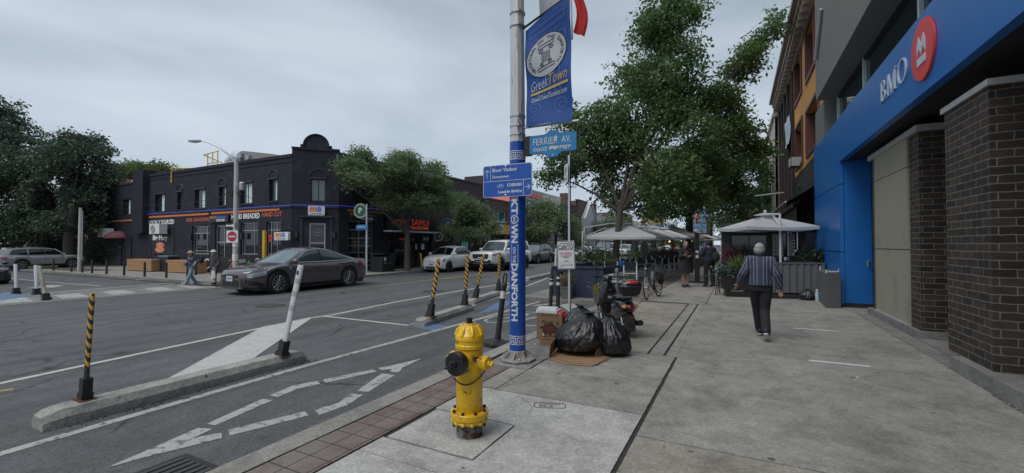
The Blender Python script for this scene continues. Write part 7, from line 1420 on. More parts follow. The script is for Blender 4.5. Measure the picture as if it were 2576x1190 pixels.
for x, y, lb, c in ((-.55, 38.5, 'tiny distant pedestrian in a light top beside pink flowers, left one', M('light_top', (.3, .32, .36), .8)), (.05, 39.5, 'tiny distant pedestrian in a red top beside pink flowers, right one', M('red_top', (.25, .05, .05), .8)), (-1.0, 52, 'farthest tiny pedestrian on the pavement between the tree trunks', M('teal_top', (.08, .2, .22), .8))):
    person(lb, (x, y, 0), rad(180), J3, 1, skin, .02, c, navy, (blksh, sole), [('hair', [('e', (0, -.02, .02), (.09, .10, .10))], dk_h)], shorts=True, eyes=False)
# ---------------------------------------------------------------- trees and plants
def leafmat(name, col, tr=.3, var=.35, scale=1.6): return M(name, col, .5, 0, var, scale, transl=tr, spec=.35)
npr = np.random.default_rng(5)
def leaf_mesh(name, P, l, wd, mat, parent, droop=.5, fold=.25, out=None):
    """one small pointed leaf face pair per row of P"""
    n = len(P); th = npr.uniform(0, 2*np.pi, n); el = npr.normal(-droop, .45, n); d = np.stack([np.cos(th)*np.cos(el), np.sin(th)*np.cos(el), np.sin(el)], 1)
    r = npr.normal(size=(n, 3)); s = np.cross(d, r); s /= np.linalg.norm(s, axis=1)[:, None]; nn = np.cross(d, s)
    L_ = (l*npr.uniform(.45, 1.35, n))[:, None]; W_ = L_*wd
    a = P; b = P+d*L_*.45+s*W_*.5+nn*W_*fold; c = P+d*L_; e_ = P+d*L_*.45-s*W_*.5+nn*W_*fold
    v = np.stack([a, b, c, e_], 1).reshape(-1, 3); me = bpy.data.meshes.new(name); me.vertices.add(4*n); me.vertices.foreach_set('co', v.ravel().astype(np.float32))
    q = np.arange(n)[:, None]*4; f = np.concatenate([q+0, q+1, q+2, q+0, q+2, q+3], 1).ravel(); me.loops.add(6*n); me.loops.foreach_set('vertex_index', f.astype(np.int32))
    me.polygons.add(2*n); me.polygons.foreach_set('loop_start', np.arange(0, 6*n, 3, dtype=np.int32)); me.polygons.foreach_set('loop_total', np.full(2*n, 3, dtype=np.int32)); me.update(calc_edges=True)
    return place_mesh(name, me, mat, parent)
bark = M('bark', (.085, .075, .065), .95, 0, .35, 6, vec=(5, 5, .6), bump=.7, bscale=14); bark_d = M('dark_bark', (.045, .04, .036), .95, 0, .35, 6, vec=(5, 5, .6), bump=.6, bscale=14)
def tree(label, base, lobes, d0, leaf, nleaf, mat, trunk=.17, fork=3.0, group='street trees', droop=.5, wd=.45, cl=26, spread=.34, tb=bark, lean=(0, 0), zs=1.0, tname='tree', shell=.55):
    bx, by, bz = base; t = thing(tname, label, 'tree', base, 0, group); rr = random.Random(int(bx*7+by*13)+3)
    Ls = []
    for px, py, rx, ry, *dd in lobes:
        dz = dd[0] if dd else rr.uniform(-1, 1)*.06*d0; d = d0+dz; c = DP(px, py, d)-V(*base); k = d/1099.5; Ls.append((c, rx*k*.95, ry*k*.95))
    # sample twig ends inside the lobes
    vol = np.array([a*a*b for _, a, b in Ls]); nc = max(12, nleaf//cl); cnt = np.maximum(2, (vol**.78/np.sum(vol**.78)*nc)).astype(int); ends = []
    for (c, a, b), n in zip(Ls, cnt):
        k = 0; tries = 0
        while k < n and tries < n*8:
            tries += 1; v = V(rr.gauss(0, 1), rr.gauss(0, 1), rr.gauss(0, 1)).normalized()*(rr.uniform(0, 1)**shell); p = c+V(v.x*a, v.y*a, v.z*b)
            if noise.noise(p*.55+V(bx, by, 0)) < -.15: continue
            if p.z+bz < 1.9: continue
            ends.append(p); k += 1
    E_ = np.array([tuple(p) for p in ends]); n = len(E_)*cl
    # droopy sprays: leaves strung along short twigs
    td = npr.normal(size=(len(E_), 3))*np.array([1, 1, .45]); td /= np.linalg.norm(td, axis=1)[:, None]
    tt = npr.uniform(-1, 1, (len(E_), cl, 1)); P = E_[:, None, :]+td[:, None, :]*tt*spread*1.25+npr.normal(size=(len(E_), cl, 3))*spread*np.array([.33, .33, .26]); P[:, :, 2] -= np.abs(tt[:, :, 0])**2*spread*.35
    # wood
    mb = MB(); f = V(lean[0], lean[1], fork); mb.tube([(0, 0, -.02), (0, 0, .12), V(lean[0]*.3, lean[1]*.3, fork*.45), f], [trunk*1.5, trunk*1.08, trunk*.92, trunk*.85], 14)
    tr_o = obj('trunk', mb, tb, t, smooth=True)
    mb = MB(); mains = []
    for i, (c, a, b) in enumerate(Ls):
        s_ = f+V(0, 0, rr.uniform(-.25, .1)*1) if i % 2 == 0 or not mains else mains[rr.randrange(len(mains))][rr.choice((2, 3))]
        e1 = c+V(0, 0, -b*.1); m1 = s_.lerp(e1, .35)+V(rr.uniform(-.2, .2), rr.uniform(-.2, .2), abs(e1.z-s_.z)*.15); m2 = s_.lerp(e1, .7)+V(rr.uniform(-.2, .2), rr.uniform(-.2, .2), .1)
        pts = [s_, s_.lerp(m1, .5), m1, m2, e1]; mains.append(pts); r0 = trunk*(.5 if s_ == f or i % 2 == 0 else .26); mb.tube(pts, [r0, r0*.82, r0*.62, r0*.4, r0*.2], 7)
    obj('limbs', mb, tb, tr_o, smooth=True); mb = MB()
    for i, p in enumerate(ends):
        if i % 2: continue
        bst = min(((q-p).length, q) for m_ in mains for q in m_[1:])[1]; md = bst.lerp(p, .5)+V(rr.uniform(-.1, .1), rr.uniform(-.1, .1), .08); mb.tube([bst, md, p], [trunk*.10, trunk*.06, trunk*.03], 4, cap=False)
    obj('twigs', mb, tb, tr_o)
    leaf_mesh('crown', P.reshape(-1, 3), leaf, wd, mat, t, droop); return t
lf1 = leafmat('leaf_green', (.125, .20, .07), .42); lf2 = leafmat('leaf_deep', (.085, .15, .055), .4); lf3 = leafmat('locust_green', (.16, .23, .115), .4, .4, 1.1); lfd = leafmat('maple_dark', (.065, .10, .065), .3, .35, .8); lfl = leafmat('yellow_green', (.10, .15, .045), .35, .35, .8)
tree('tall leafy street tree with slanting trunk, nearest one, rising above the white umbrellas', (-4.61, 18.3, 0), [(1690, 30, 85, 85), (1640, 100, 85, 75), (1725, 110, 48, 60), (1620, 190, 95, 70), (1700, 220, 95, 75), (1560, 285, 85, 60), (1475, 330, 75, 60), (1415, 380, 60, 40), (1395, 440, 50, 28), (1480, 425, 80, 55), (1580, 380, 100, 80), (1700, 320, 100, 80), (1660, 440, 110, 70), (1770, 400, 90, 75), (1850, 320, 70, 50), (1560, 490, 60, 45), (1640, 520, 50, 30), (1820, 215, 50, 50), (1880, 150, 60, 38), (1940, 85, 45, 35), (1965, 45, 35, 25), (1730, 500, 60, 40), (1900, 360, 60, 45), (1745, 20, 40, 40), (1850, 262, 55, 42), (1785, 265, 55, 48), (1905, 120, 45, 34), (1860, 185, 45, 34), (1420, 290, 40, 40)], 18.4, .165, 60000, lf1, .15, 3.1, lean=(.25, .1), cl=22, spread=.36, shell=.55, wd=.52)
tree('second leafy tree behind the standing couple with forking dark trunk', (-3.15, 34.6, 0), [(1650, 470, 60, 50), (1700, 440, 80, 70), (1780, 400, 90, 80), (1850, 450, 80, 70), (1900, 400, 50, 60), (1820, 330, 70, 50), (1760, 510, 70, 38), (1870, 530, 60, 30), (1680, 530, 50, 28), (1930, 500, 40, 40)], 32, .26, 22000, lf2, .30, 3.6, tb=bark_d, cl=20, spread=.6)
tree('third tree further down the pavement right of the couple', (-2.44, 46.7, 0), [(1800, 500, 60, 45), (1860, 480, 60, 55), (1910, 520, 50, 45), (1830, 550, 50, 25), (1900, 570, 40, 22), (1760, 480, 50, 40)], 43, .30, 9000, lf2, .30, 4.2, tb=bark_d, cl=20, spread=.8)
tree('distant tree at the end of the right pavement', (-1.0, 72, 0), [(1850, 575, 28, 20), (1880, 560, 30, 25), (1835, 560, 25, 20)], 65, .42, 3500, lfl, .3, 4, tb=bark_d, cl=16, spread=1.0, shell=.4)
lo = dict(droop=.1, wd=.35, tb=bark)
tree('feathery honey locust with wide flat crown at the black restaurant corner', (-17.1, 19.84, 0), [(845, 440, 42, 14, -5), (880, 412, 48, 18, -4), (925, 388, 45, 16, -3), (900, 450, 55, 20, -4), (965, 420, 65, 32, -2), (1020, 400, 55, 24, -1), (1040, 440, 80, 38, 0), (1085, 430, 42, 24, 1), (980, 475, 75, 32, 0), (1075, 485, 62, 34, 1), (1030, 508, 88, 28, 0), (1110, 502, 45, 28, 2), (930, 508, 35, 15, -2), (1100, 455, 40, 20, 1)], 25.7, .17, 42000, lf3, .17, 2.3, cl=24, spread=.36, group='honey locusts on the far pavement', **lo)
tree('smaller honey locust behind the white hatchback', (-16.9, 27.0, 0), [(1165, 520, 45, 40, -1), (1195, 545, 50, 38, 0), (1225, 570, 38, 26), (1150, 570, 40, 24), (1190, 590, 45, 18)], 31.2, .2, 15000, lf3, .12, 2.0, cl=22, spread=.42, group='honey locusts on the far pavement', **lo)
tree('honey locust just right of the blue pole before the beige building', (-17.2, 43.5, 0), [(1350, 535, 35, 35), (1385, 530, 40, 38), (1420, 560, 42, 30), (1375, 575, 50, 25), (1440, 590, 30, 16), (1340, 580, 30, 25)], 46, .3, 11000, lf3, .15, 2.6, cl=20, spread=.6, group='honey locusts on the far pavement', **lo)
tree('yellow green bushy tree before the gabled grey house', (-17.4, 60, 0), [(1490, 575, 40, 28), (1530, 565, 45, 28), (1570, 572, 40, 28), (1455, 590, 30, 20)], 62, .3, 6500, lfl, .16, 2.6, cl=20, spread=.8, group='honey locusts on the far pavement', **lo)
tree('distant mid green tree beside the traffic light mast', (-16.5, 85, 0), [(1640, 590, 35, 22), (1680, 592, 35, 20), (1610, 595, 25, 14)], 83, .4, 4500, lf2, .2, 3, cl=18, spread=1, group='far trees'); tree('distant trees beneath the blue glass tower', (-13, 120, 0), [(1700, 596, 25, 16), (1730, 590, 28, 18), (1760, 598, 22, 14)], 112, .55, 4000, lfl, .25, 3, cl=18, spread=1.3, group='far trees')
tree('huge dark maple filling the far left edge', (-46.5, 13.2, 0), [(10, 290, 55, 55), (30, 350, 85, 55), (-10, 430, 110, 80), (70, 420, 60, 60), (60, 500, 80, 60), (-20, 560, 110, 70), (70, 580, 75, 45), (20, 620, 90, 30)], 34, .30, 22000, lfd, .45, 2.6, cl=22, spread=.6, group='dark maples at the left', tb=bark_d)
tree('dark round maple with broad crown before the old brick house', (-40.5, 12.6, 0), [(205, 350, 48, 26), (175, 385, 60, 40), (240, 395, 55, 36), (130, 400, 40, 50), (250, 440, 48, 40), (190, 450, 80, 50), (130, 490, 55, 50), (210, 500, 70, 40), (160, 550, 75, 38), (90, 540, 45, 45), (225, 545, 40, 22), (120, 595, 50, 24)], 31.5, .26, 26000, lfd, .30, 2.4, cl=22, spread=.5, group='dark maples at the left', tb=bark_d)
tree('light green tree behind the black building roof, left one', (-52, 36, 0), [(300, 435, 45, 28), (340, 425, 36, 20)], 58, .35, 4500, lfl, .3, 5, cl=18, spread=.9, group='far trees'); tree('light green tree behind the chimney of the black building', (-46, 38, 0), [(380, 425, 45, 20), (410, 430, 30, 16), (350, 432, 40, 20)], 57, .35, 4500, lfl, .3, 5, cl=18, spread=.9, group='far trees')
def shrub(label, base, lobes, leaf, n, mat, name='shrub', cat='shrub', group=None, stem=True, droop=.2, wd=.4):
    t = thing(name, label, cat, base, 0, group); k = n//len(lobes); P = []
    for c, r in lobes:
        v = npr.normal(size=(k, 3)); v /= np.linalg.norm(v, axis=1)[:, None]; P.append(np.array(c)+v*np.array(r)*npr.uniform(0, 1, (k, 1))**.5)
    P = np.concatenate(P); P[:, 2] = np.maximum(P[:, 2], .02); leaf_mesh('foliage', P, leaf, wd, mat, t, droop)
    if stem:
        mb = MB(); [mb.tube([(0, 0, 0), tuple(np.array(c)*.6), c], .012, 5) for c, r in lobes]; obj('stems', mb, bark_d, t)
    return t
shrub('dusty green hedge behind the silver SUV', (-47.5, 14.8, 0), [((0, 0, 1.4), (4.2, 1.4, 1.2)), ((5, 1, 1.3), (4, 1.4, 1.2)), ((-3, 0, 1.7), (3, 1.3, 1.3))], .2, 9000, leafmat('dusty_leaf', (.06, .085, .06)), 'hedge', 'hedge'); shrub('dark hedge in the gap beside the black building', (-43.8, 14.6, 0), [((0, 0, .8), (1.6, .9, .9))], .14, 2500, lfd, 'hedge', 'hedge')
# ---------------------------------------------------------------- scooter
blkg = M('gloss_black', (.012, .012, .013), .18, coat=.6); matb = M('matt_black', (.02, .02, .022), .55, bump=.1); redl_ = M('red_lens_top', (.45, .012, .012), .12, spec=1); amb = M('amber_lens', (.65, .22, .02), .2, spec=1); dkred = M('dark_red_lens', (.16, .01, .01), .15, spec=1)
P0_ = V(-1.72, 7.55, 0); P1_ = V(-2.50, 8.72, 0); sd_ = (P1_-P0_); sct = thing('scooter', 'black motor scooter with red topped luggage box parked behind the garbage bags', 'scooter', (-1.72, 7.55, 0), atan2(sd_.y, sd_.x), None, .87); WB = 1.38
def wheel_m(x, r, w_, par, steer=0):
    q = Matrix.Rotation(steer, 3, 'Z'); mb = MB(); mb.lathe([(r*.62, -w_*.5), (r*.82, -w_*.6), (r*.96, -w_*.42), (r, 0), (r*.96, w_*.42), (r*.82, w_*.6), (r*.62, w_*.5)], n=32, axis=(0, 1, 0)); mb.v = [tuple(q @ Vector(p)+V(x, 0, r)) for p in mb.v]; o = obj('wheel', mb, tyre, par, smooth=True)
    mb = MB(); 
    for i in range(6): a = 2*pi*i/6; mb.tube([q @ V(0, w_*.55*s, 0)+V(x, 0, r) if False else V(x, 0, r)+q @ V(0, s*w_*.52, 0) if False else V(x, s*w_*.53, r) for s in (-1,)]+[V(x+r*.6*cos(a), -w_*.53, r+r*.6*sin(a))], .014, 5); mb.tube([V(x, w_*.53, r), V(x+r*.6*cos(a), w_*.53, r+r*.6*sin(a))], .014, 5)
    obj('rim', mb, rimm, o); return o
wheel_m(0, .235, .11, sct); wheel_m(WB, .235, .10, sct)
mb = MB(); rows = []
for x, yw, z0, z1 in ((-.30, .05, .50, .60), (-.22, .13, .44, .68), (-.05, .165, .38, .72), (.15, .17, .30, .72), (.35, .16, .24, .68), (.50, .13, .22, .50), (.56, .12, .22, .34)):
    rows.append([V(x, yw*cos(a), (z0+z1)/2+(z1-z0)/2*sin(a)) for a in [2*pi*i/14 for i in range(14)]])
mb.grid(rows, closed=True); mb.add(rows[0], [list(range(14))]); mb.add(rows[-1], [list(range(14))]); obj('rear_body', mb, blkg, sct, smooth=True)
mb = MB(); rows = []
for x, yw, z0, z1 in ((-.12, .10, .70, .74), (-.02, .14, .70, .79), (.2, .15, .70, .80), (.42, .13, .66, .74), (.5, .08, .64, .68)): rows.append([V(x, yw*cos(a), (z0+z1)/2+(z1-z0)/2*sin(a)) for a in [2*pi*i/12 for i in range(12)]])
mb.grid(rows, closed=True); mb.add(rows[0], [list(range(12))]); mb.add(rows[-1], [list(range(12))]); obj('seat', mb, M('grey_seat', (.045, .045, .048), .5), sct, smooth=True)
mb = MB(); mb.prism([(.48, -.15), (.98, -.13), (.98, .13), (.48, .15)], (0, 0, .2), (1, 0, 0), (0, 1, 0), (0, 0, .06)); obj('floorboard', mb, matb, sct)
mb = MB(); rows = []
for z, x, yw, th in ((.24, .95, .13, .05), (.45, .98, .20, .07), (.65, 1.02, .22, .09), (.80, 1.03, .19, .10), (.90, 1.03, .14, .10), (.96, 1.02, .08, .08)): rows.append([V(x+th*cos(a), yw*sin(a), z) for a in [2*pi*i/16 for i in range(16)]])
mb.grid(rows, closed=True); mb.add(rows[0], [list(range(16))]); mb.add(rows[-1], [list(range(16))]); o = obj('leg_shield', mb, blkg, sct, smooth=True); mb = MB(); mb.box((.94, .0, .62), (.06, .26, .2)); obj('glove_box', mb, matb, o); mb = MB(); mb.cyl((.915, -.02, .8), (.90, -.02, .8), .016); obj('ignition_lock', mb, chrome, o); mb = MB(); mb.box((.908, .0, .64), (.004, .08, .05)); obj('warning_label', mb, M('grey_decal', (.2, .2, .2)), o)
mb = MB(); mb.ell((1.02, 0, 1.02), (.09, .10, .09), 14, 9); mb.ell((1.06, 0, 1.0), (.06, .12, .06), 14, 9); obj('handlebar_cowl', mb, blkg, sct, smooth=True); mb = MB(); mb.ell((1.13, 0, .98), (.03, .07, .05)); obj('headlight', mb, lampg, sct, smooth=True)
mb = MB(); mb.tube([(.90, .34, 1.08), (.98, .2, 1.07), (1.02, 0, 1.04), (.98, -.2, 1.07), (.90, -.34, 1.08)], .014, 8); obj('handlebar', mb, matb, sct, smooth=True)
for s in (-1, 1):
    mb = MB(); mb.tube([(.98, s*.2, 1.07), (.89, s*.36, 1.085)], .021, 8); obj('grip', mb, matb, sct); mb = MB(); mb.tube([(1.0, s*.18, 1.09), (.93, s*.38, 1.06)], .006, 5); obj('brake_lever', mb, matb, sct)
    mb = MB(); mb.tube([(1.0, s*.2, 1.08), (1.0, s*.24, 1.22), (.99, s*.28, 1.30)], .007, 6); m_ = obj('mirror_stem', mb, matb, sct); mb = MB(); mb.ell((.985, s*.29, 1.36), (.016, .065, .075), 14, 10); q_ = obj('mirror', mb, matb, sct, smooth=True); mb = MB(); mb.ell((.975, s*.29, 1.36), (.01, .058, .068), 14, 10); obj('mirror_glass', mb, M('blue_mirror_cover', (.02, .12, .42), .25) if s < 0 else M('mirror_glass', (.25, .28, .3), .05, .9), q_, smooth=True)
    mb = MB(); mb.tube([(WB, s*.075, .235), (WB-.06, s*.07, .5), (1.08, s*.05, .8)], .02, 8); obj('fork', mb, alu, sct, smooth=True)
mb = MB(); mb.grid([[V(WB+(.275+.0*abs(j))*cos(a), .07*j/2*(1), .235+.275*sin(a)-.01*abs(j)) for j in (-2, -1, 0, 1, 2)] for a in [rad(25+130*i/12) for i in range(13)]]); obj('front_mudguard', mb, blkg, sct, smooth=True)
mb = MB(); mb.grid([[V(-.06+(.29)*cos(a), .06*j/2, .235+.29*sin(a)) for j in (-2, -1, 0, 1, 2)] for a in [rad(60+115*i/12) for i in range(13)]]); mb.prism([(-.36, .14), (-.28, .44), (-.22, .44), (-.30, .14)], (0, -.075, 0), (1, 0, 0), (0, 0, 1), (0, .15, 0)); obj('rear_mudguard', mb, matb, sct, smooth=True)
mb = MB(); mb.box((-.315, 0, .40), (.012, .09, .035)); obj('reflector', mb, dkred, sct)
mb = MB(); mb.ell((-.27, 0, .585), (.07, .085, .06), 14, 9); obj('tail_light', mb, dkred, sct, smooth=True)
for s in (-1, 1): mb = MB(); mb.ell((-.235, s*.105, .59), (.075, .05, .042), 12, 8); obj('turn_signal', mb, amb, sct, smooth=True)
mb = MB(); mb.tube([(.10, -.13, .72), (-.12, -.13, .78), (-.42, -.10, .80), (-.42, .10, .80), (-.12, .13, .78), (.10, .13, .72)], .012, 8); mb.tube([(-.12, -.13, .78), (-.12, .13, .78)], .012, 6); mb.tube([(-.28, -.12, .79), (-.28, .12, .79)], .012, 6); mb.tube([(.02, -.13, .74), (.0, -.15, .66), (.12, -.16, .66)], .01, 6); obj('rear_rack', mb, rimm, sct, smooth=True)
def oval(rows_, mbx, cx, n=24, ex=.6):
    rws = []
    for z, a, b, dx in rows_: rws.append([V(cx+dx+a*math.copysign(abs(cos(t_))**ex, cos(t_)), b*math.copysign(abs(sin(t_))**ex, sin(t_)), z) for t_ in [2*pi*i/n for i in range(n)]])
    mbx.grid(rws, closed=True); mbx.add(rws[0], [list(range(n))]); mbx.add(rws[-1], [list(range(n))])
mb = MB(); oval([(.815, .13, .15, 0), (.83, .15, .17, 0), (.97, .185, .215, 0), (.985, .19, .222, 0)], mb, -.24); o = obj('luggage_box', mb, matb, sct, smooth=True)
mb = MB(); oval([(.987, .193, .225, 0), (1.0, .193, .225, 0)], mb, -.24); obj('box_seam', mb, chrome, o, smooth=True)
mb = MB(); oval([(1.0, .188, .22, 0), (1.05, .18, .21, .005), (1.085, .15, .17, .01), (1.105, .09, .11, .02)], mb, -.24); o2 = obj('box_lid', mb, blkg, o, smooth=True)
mb = MB(); mb.ell((-.315, 0, 1.055), (.115, .17, .048), 20, 12); obj('red_lens', mb, redl_, o2, smooth=True)
mb = MB(); mb.ell((-.02, -.14, .27), (.16, .05, .09), 14, 9); mb.tube([(-.02, -.15, .3), (-.15, -.17, .26), (-.36, -.17, .30)], [.03, .05, .055], 10); obj('engine_and_exhaust', mb, darkm, sct, smooth=True); mb = MB(); mb.tube([(.35, .12, .22), (.30, .26, .02)], .012, 6); obj('side_stand', mb, matb, sct)
mb = MB(); mb.box((.28, .155, .56), (.10, .02, .05), 0, 0, (0, .4)); mb.box((.28, -.165, .56), (.10, .01, .05)); obj('side_emblem', mb, chrome, sct)
# ---------------------------------------------------------------- bicycle
bk = thing('bicycle', 'city bicycle with black pannier standing at the kerb before the patio chairs', 'bicycle', (-2.27, 12.62, 0), rad(84)); bk.rotation_euler = (rad(-4), 0, rad(81))
def bwheel(x, st=0):
    q = Matrix.Rotation(st, 3, 'Z'); c = V(x, 0, .345); ring = lambda r: [c+q @ V(r*cos(a), 0, r*sin(a)) for a in [2*pi*i/36 for i in range(36)]]
    mb = MB(); mb.tube(ring(.33), .017, 8, closed=True); o = obj('wheel', mb, tyre, bk, smooth=True); mb = MB(); mb.tube(ring(.308), .009, 6, closed=True); r_ = obj('rim', mb, rimm, o, smooth=True)
    mb = MB(); [mb.tube([c+q @ V(.02*cos(a+.6), .02*(-1)**i, .02*sin(a+.6)), c+q @ V(.305*cos(a), 0, .305*sin(a))], .0018, 3) for i, a in enumerate([2*pi*i/24 for i in range(24)])]; mb.tube([c+q @ V(0, -.04, 0), c+q @ V(0, .04, 0)], .018, 8); obj('spokes', mb, alu, r_)
bwheel(0, rad(8)); bwheel(1.05)
fr_m = M('bike_frame_dark', (.035, .04, .045), .35); mb = MB(); bb = V(.62, 0, .29); st_ = V(.75, 0, .80); hd_ = V(.17, 0, .82); hb_ = V(.13, 0, .66)
for a, b, r_ in ((hd_, hb_, .02), (hb_, bb, .018), (hd_+V(.02, 0, -.02), st_-V(.02, 0, .1), .015), (bb, st_, .016), (bb, V(1.05, .05, .345), .01), (bb, V(1.05, -.05, .345), .01), (st_-V(0, 0, .08), V(1.05, .05, .345), .008), (st_-V(0, 0, .08), V(1.05, -.05, .345), .008)): mb.tube([a, b], r_, 8)
obj('frame', mb, fr_m, bk, smooth=True); mb = MB()
for s in (-1, 1): mb.tube([hb_+V(0, s*.03, -.02), V(.05, s*.05, .5), V(0, s*.05, .345)], .011, 8)
obj('fork', mb, M('silver_fork', (.3, .31, .32), .35, .6), bk, smooth=True); mb = MB(); mb.tube([hd_, V(.19, 0, .98)], .014, 8); mb.tube([(.32, -.30, 1.0), (.22, -.24, 1.0), (.17, -.1, .99), (.17, .1, .99), (.22, .24, 1.0), (.32, .30, 1.0)], .012, 8); obj('handlebar', mb, matb, bk, smooth=True)
mb = MB(); mb.tube([st_, st_+V(.03, 0, .1)], .014, 8); mb.ell(st_+V(.03, 0, .13), (.13, .075, .03), 12, 8); obj('saddle', mb, matb, bk, smooth=True); mb = MB(); mb.lathe([(.09, -.003), (.09, .003)], tuple(bb), 20, axis=(0, 1, 0)); mb.tube([bb+V(0, -.06, 0), bb+V(.08, -.07, -.14)], .012, 6); mb.tube([bb+V(0, .06, 0), bb+V(-.08, .07, .14)], .012, 6); mb.box(tuple(bb+V(.08, -.11, -.15)), (.09, .07, .02)); mb.box(tuple(bb+V(-.08, .11, .15)), (.09, .07, .02)); obj('crankset', mb, matb, bk)
mb = MB(); mb.tube([(.78, -.05, .72), (1.25, -.05, .72), (1.25, .05, .72), (.78, .05, .72)], .007, 6); mb.tube([(1.2, -.05, .72), (1.05, -.06, .345), (1.2, .05, .72)], .006, 6); obj('rear_rack', mb, matb, bk); mb = MB(); mb.grid([[V(1.05+.36*cos(a), .025*j, .345+.36*sin(a)) for j in (-1, 0, 1)] for a in [rad(-10+170*i/14) for i in range(15)]]); obj('mudguard', mb, matb, bk, smooth=True); mb = MB(); mb.ell((.10, 0, .86), (.03, .03, .03)); obj('front_lamp', mb, chrome, bk, smooth=True)
pn = tag(blob('pannier', [('e', (0, 0, 0), (.16, .07, .19)), ('e', (.02, -.02, -.05), (.14, .07, .14))], .012, blkcloth, None), 'black pannier bag hanging on the right side of the bicycle rack', 'bag'); pn.location = (-2.05, 13.6, .55); pn.rotation_euler = (0, 0, rad(81))
t = tag(blob('grey_seat_bag', [('e', (0, 0, 0), (.06, .05, .15))], .012, M('light_grey_cloth', (.2, .21, .22), .8), None), 'light grey bag strapped on the bicycle frame', 'bag'); t.location = (-2.20, 13.12, .62)
# ---------------------------------------------------------------- patios
mb = MB(); mb.prism([(-5.75, 11.6), (-3.23, 11.6), (-3.23, 60), (-6.0, 60), (-6.0, 16)], (0, 0, -.1), (1, 0, 0), (0, 1, 0), (0, 0, .105)); struct('patio_platform', mb, conc_d)
pblue = M('painted_blue_wood', (.02, .034, .07), .6, 0, .12, 4, bump=.15); umbc = M('umbrella_canvas', (.64, .65, .67), .85, 0, .06, 3, transl=.4); umbd = M('umbrella_taupe', (.27, .26, .25), .85, 0, .08, 3, transl=.2); umbs = M('white_tube', (.55, .56, .57), .35); mesh_b = M('black_mesh_fabric', (.02, .02, .022), .8); cha = M('chair_aluminium', (.62, .63, .64), .4, .0)
def umbrella(label, loc, rz, w_, ze, za, cloth=umbc, mast=(0, 0), cant=None, group='patio umbrellas', vent=True):
    t = thing('patio_umbrella', label, 'umbrella', loc, rz, group); h = w_/2; mb = MB(); n = 8
    cs = [V(h, -h, ze), V(h, h, ze), V(-h, h, ze), V(-h, -h, ze)]; ap = V(0, 0, za); rows = []
    for k in range(n+1):
        f = k/n; r = []
        for i in range(4):
            a, b = cs[i], cs[(i+1) % 4]
            for j in range(6): e_ = a.lerp(b, j/6); e_ = e_+V(0, 0, -.04*sin(pi*j/6)); p = ap.lerp(e_, f); p.z -= .05*sin(pi*f)*sin(pi*j/6); r.append(p)
        rows.append(r)
    rows[0] = [ap+(q-ap)*.02 for q in rows[1]]; rows.append([p+V(0, 0, -.09) for p in rows[-1]]); mb.grid(rows, closed=True); obj('canopy', mb, cloth, t, smooth=True, fix=False, angle=25)
    if vent: mb = MB(); mb.grid([[V(0, 0, za+.09)]*16, [V(.33*cos(2*pi*i/16), .33*sin(2*pi*i/16), za+.01) for i in range(16)]], closed=True); obj('vent_cap', mb, cloth, t, smooth=True); mb = MB(); mb.ell((0, 0, za+.12), (.05, .05, .05)); obj('finial', mb, umbs, t, smooth=True)
    mb = MB()
    for c in cs: mb.tube([V(0, 0, za-.06), c+V(0, 0, -.02)], .012, 5)
    obj('ribs', mb, umbs, t); mb = MB()
    mx, my = mast; mb.tube([(mx, my, 0), (mx, my, za-.1 if not cant else cant)], .032, 10); mb.lathe([(.045, 0), (.045, .12)], (mx, my, ze-.15), 10)
    if cant: mb.tube([(mx, my, cant), (mx*.4, my*.4, max(cant, za)+.02), (0, 0, za+.05)], .025, 8); mb.tube([(mx, my, ze), (mx*.5, my*.5, cant+.02)], .015, 6)
    obj('mast', mb, umbs, t, smooth=True); mb = MB(); mb.box((mx, my, .04), (.75, .75, .08)); obj('base', mb, matb, t); return t
umbrella('nearest pale grey patio umbrella, left of the big tree trunk', (-4.25, 19.0, 0), 0, 2.9, 1.88, 2.42, mast=(-1.4, -1.5), cant=2.25); umbrella('second pale patio umbrella just behind the tree trunk', (-4.3, 22.3, 0), rad(2), 3.0, 1.9, 2.42, mast=(-1.45, -1.3), cant=2.3)
umbrella('third pale patio umbrella in the left row', (-4.2, 25.7, 0), rad(-3), 3.0, 1.95, 2.5, mast=(-1.5, -1.3), cant=2.3); umbrella('fourth pale patio umbrella in the left row, near the folded pair', (-4.1, 29.0, 0), 0, 3.0, 2.0, 2.55, mast=(-1.5, -1.3), cant=2.3)
umbrella('large taupe market umbrella above the black fenced patio', (-4.2, 34.0, 0), rad(4), 4.2, 2.05, 2.95, umbd); umbrella('second taupe umbrella just left of the second tree trunk', (-4.0, 39.2, 0), rad(-4), 4.0, 2.1, 2.9, umbd); umbrella('pale umbrella to the right of the second trunk', (-3.4, 43.5, 0), rad(5), 3.6, 2.05, 2.8, umbc); umbrella('bright white far umbrella beside the third tree', (-3.0, 53, 0), 0, 3.8, 2.1, 2.9, M('white_canvas', (.55, .56, .56), .85, transl=.3))
umbrella('big light grey umbrella on the right patio beside the blue bank wall', (.78, 15.95, 0), rad(24), 2.05, 2.09, 2.47, mast=(.0, -.85), cant=2.45)
for i, y in enumerate((17.2, 18.9, 20.6, 22.4)): 
    t = tag(obj('frame_post', MB().tube([(-5.62, y, 0), (-5.62, y, 2.1)], .04, 8), umbs), ['leftmost', 'second', 'third', 'fourth'][i]+' white steel post along the road side of the umbrella patio', 'post', 'white posts of the umbrella patio')
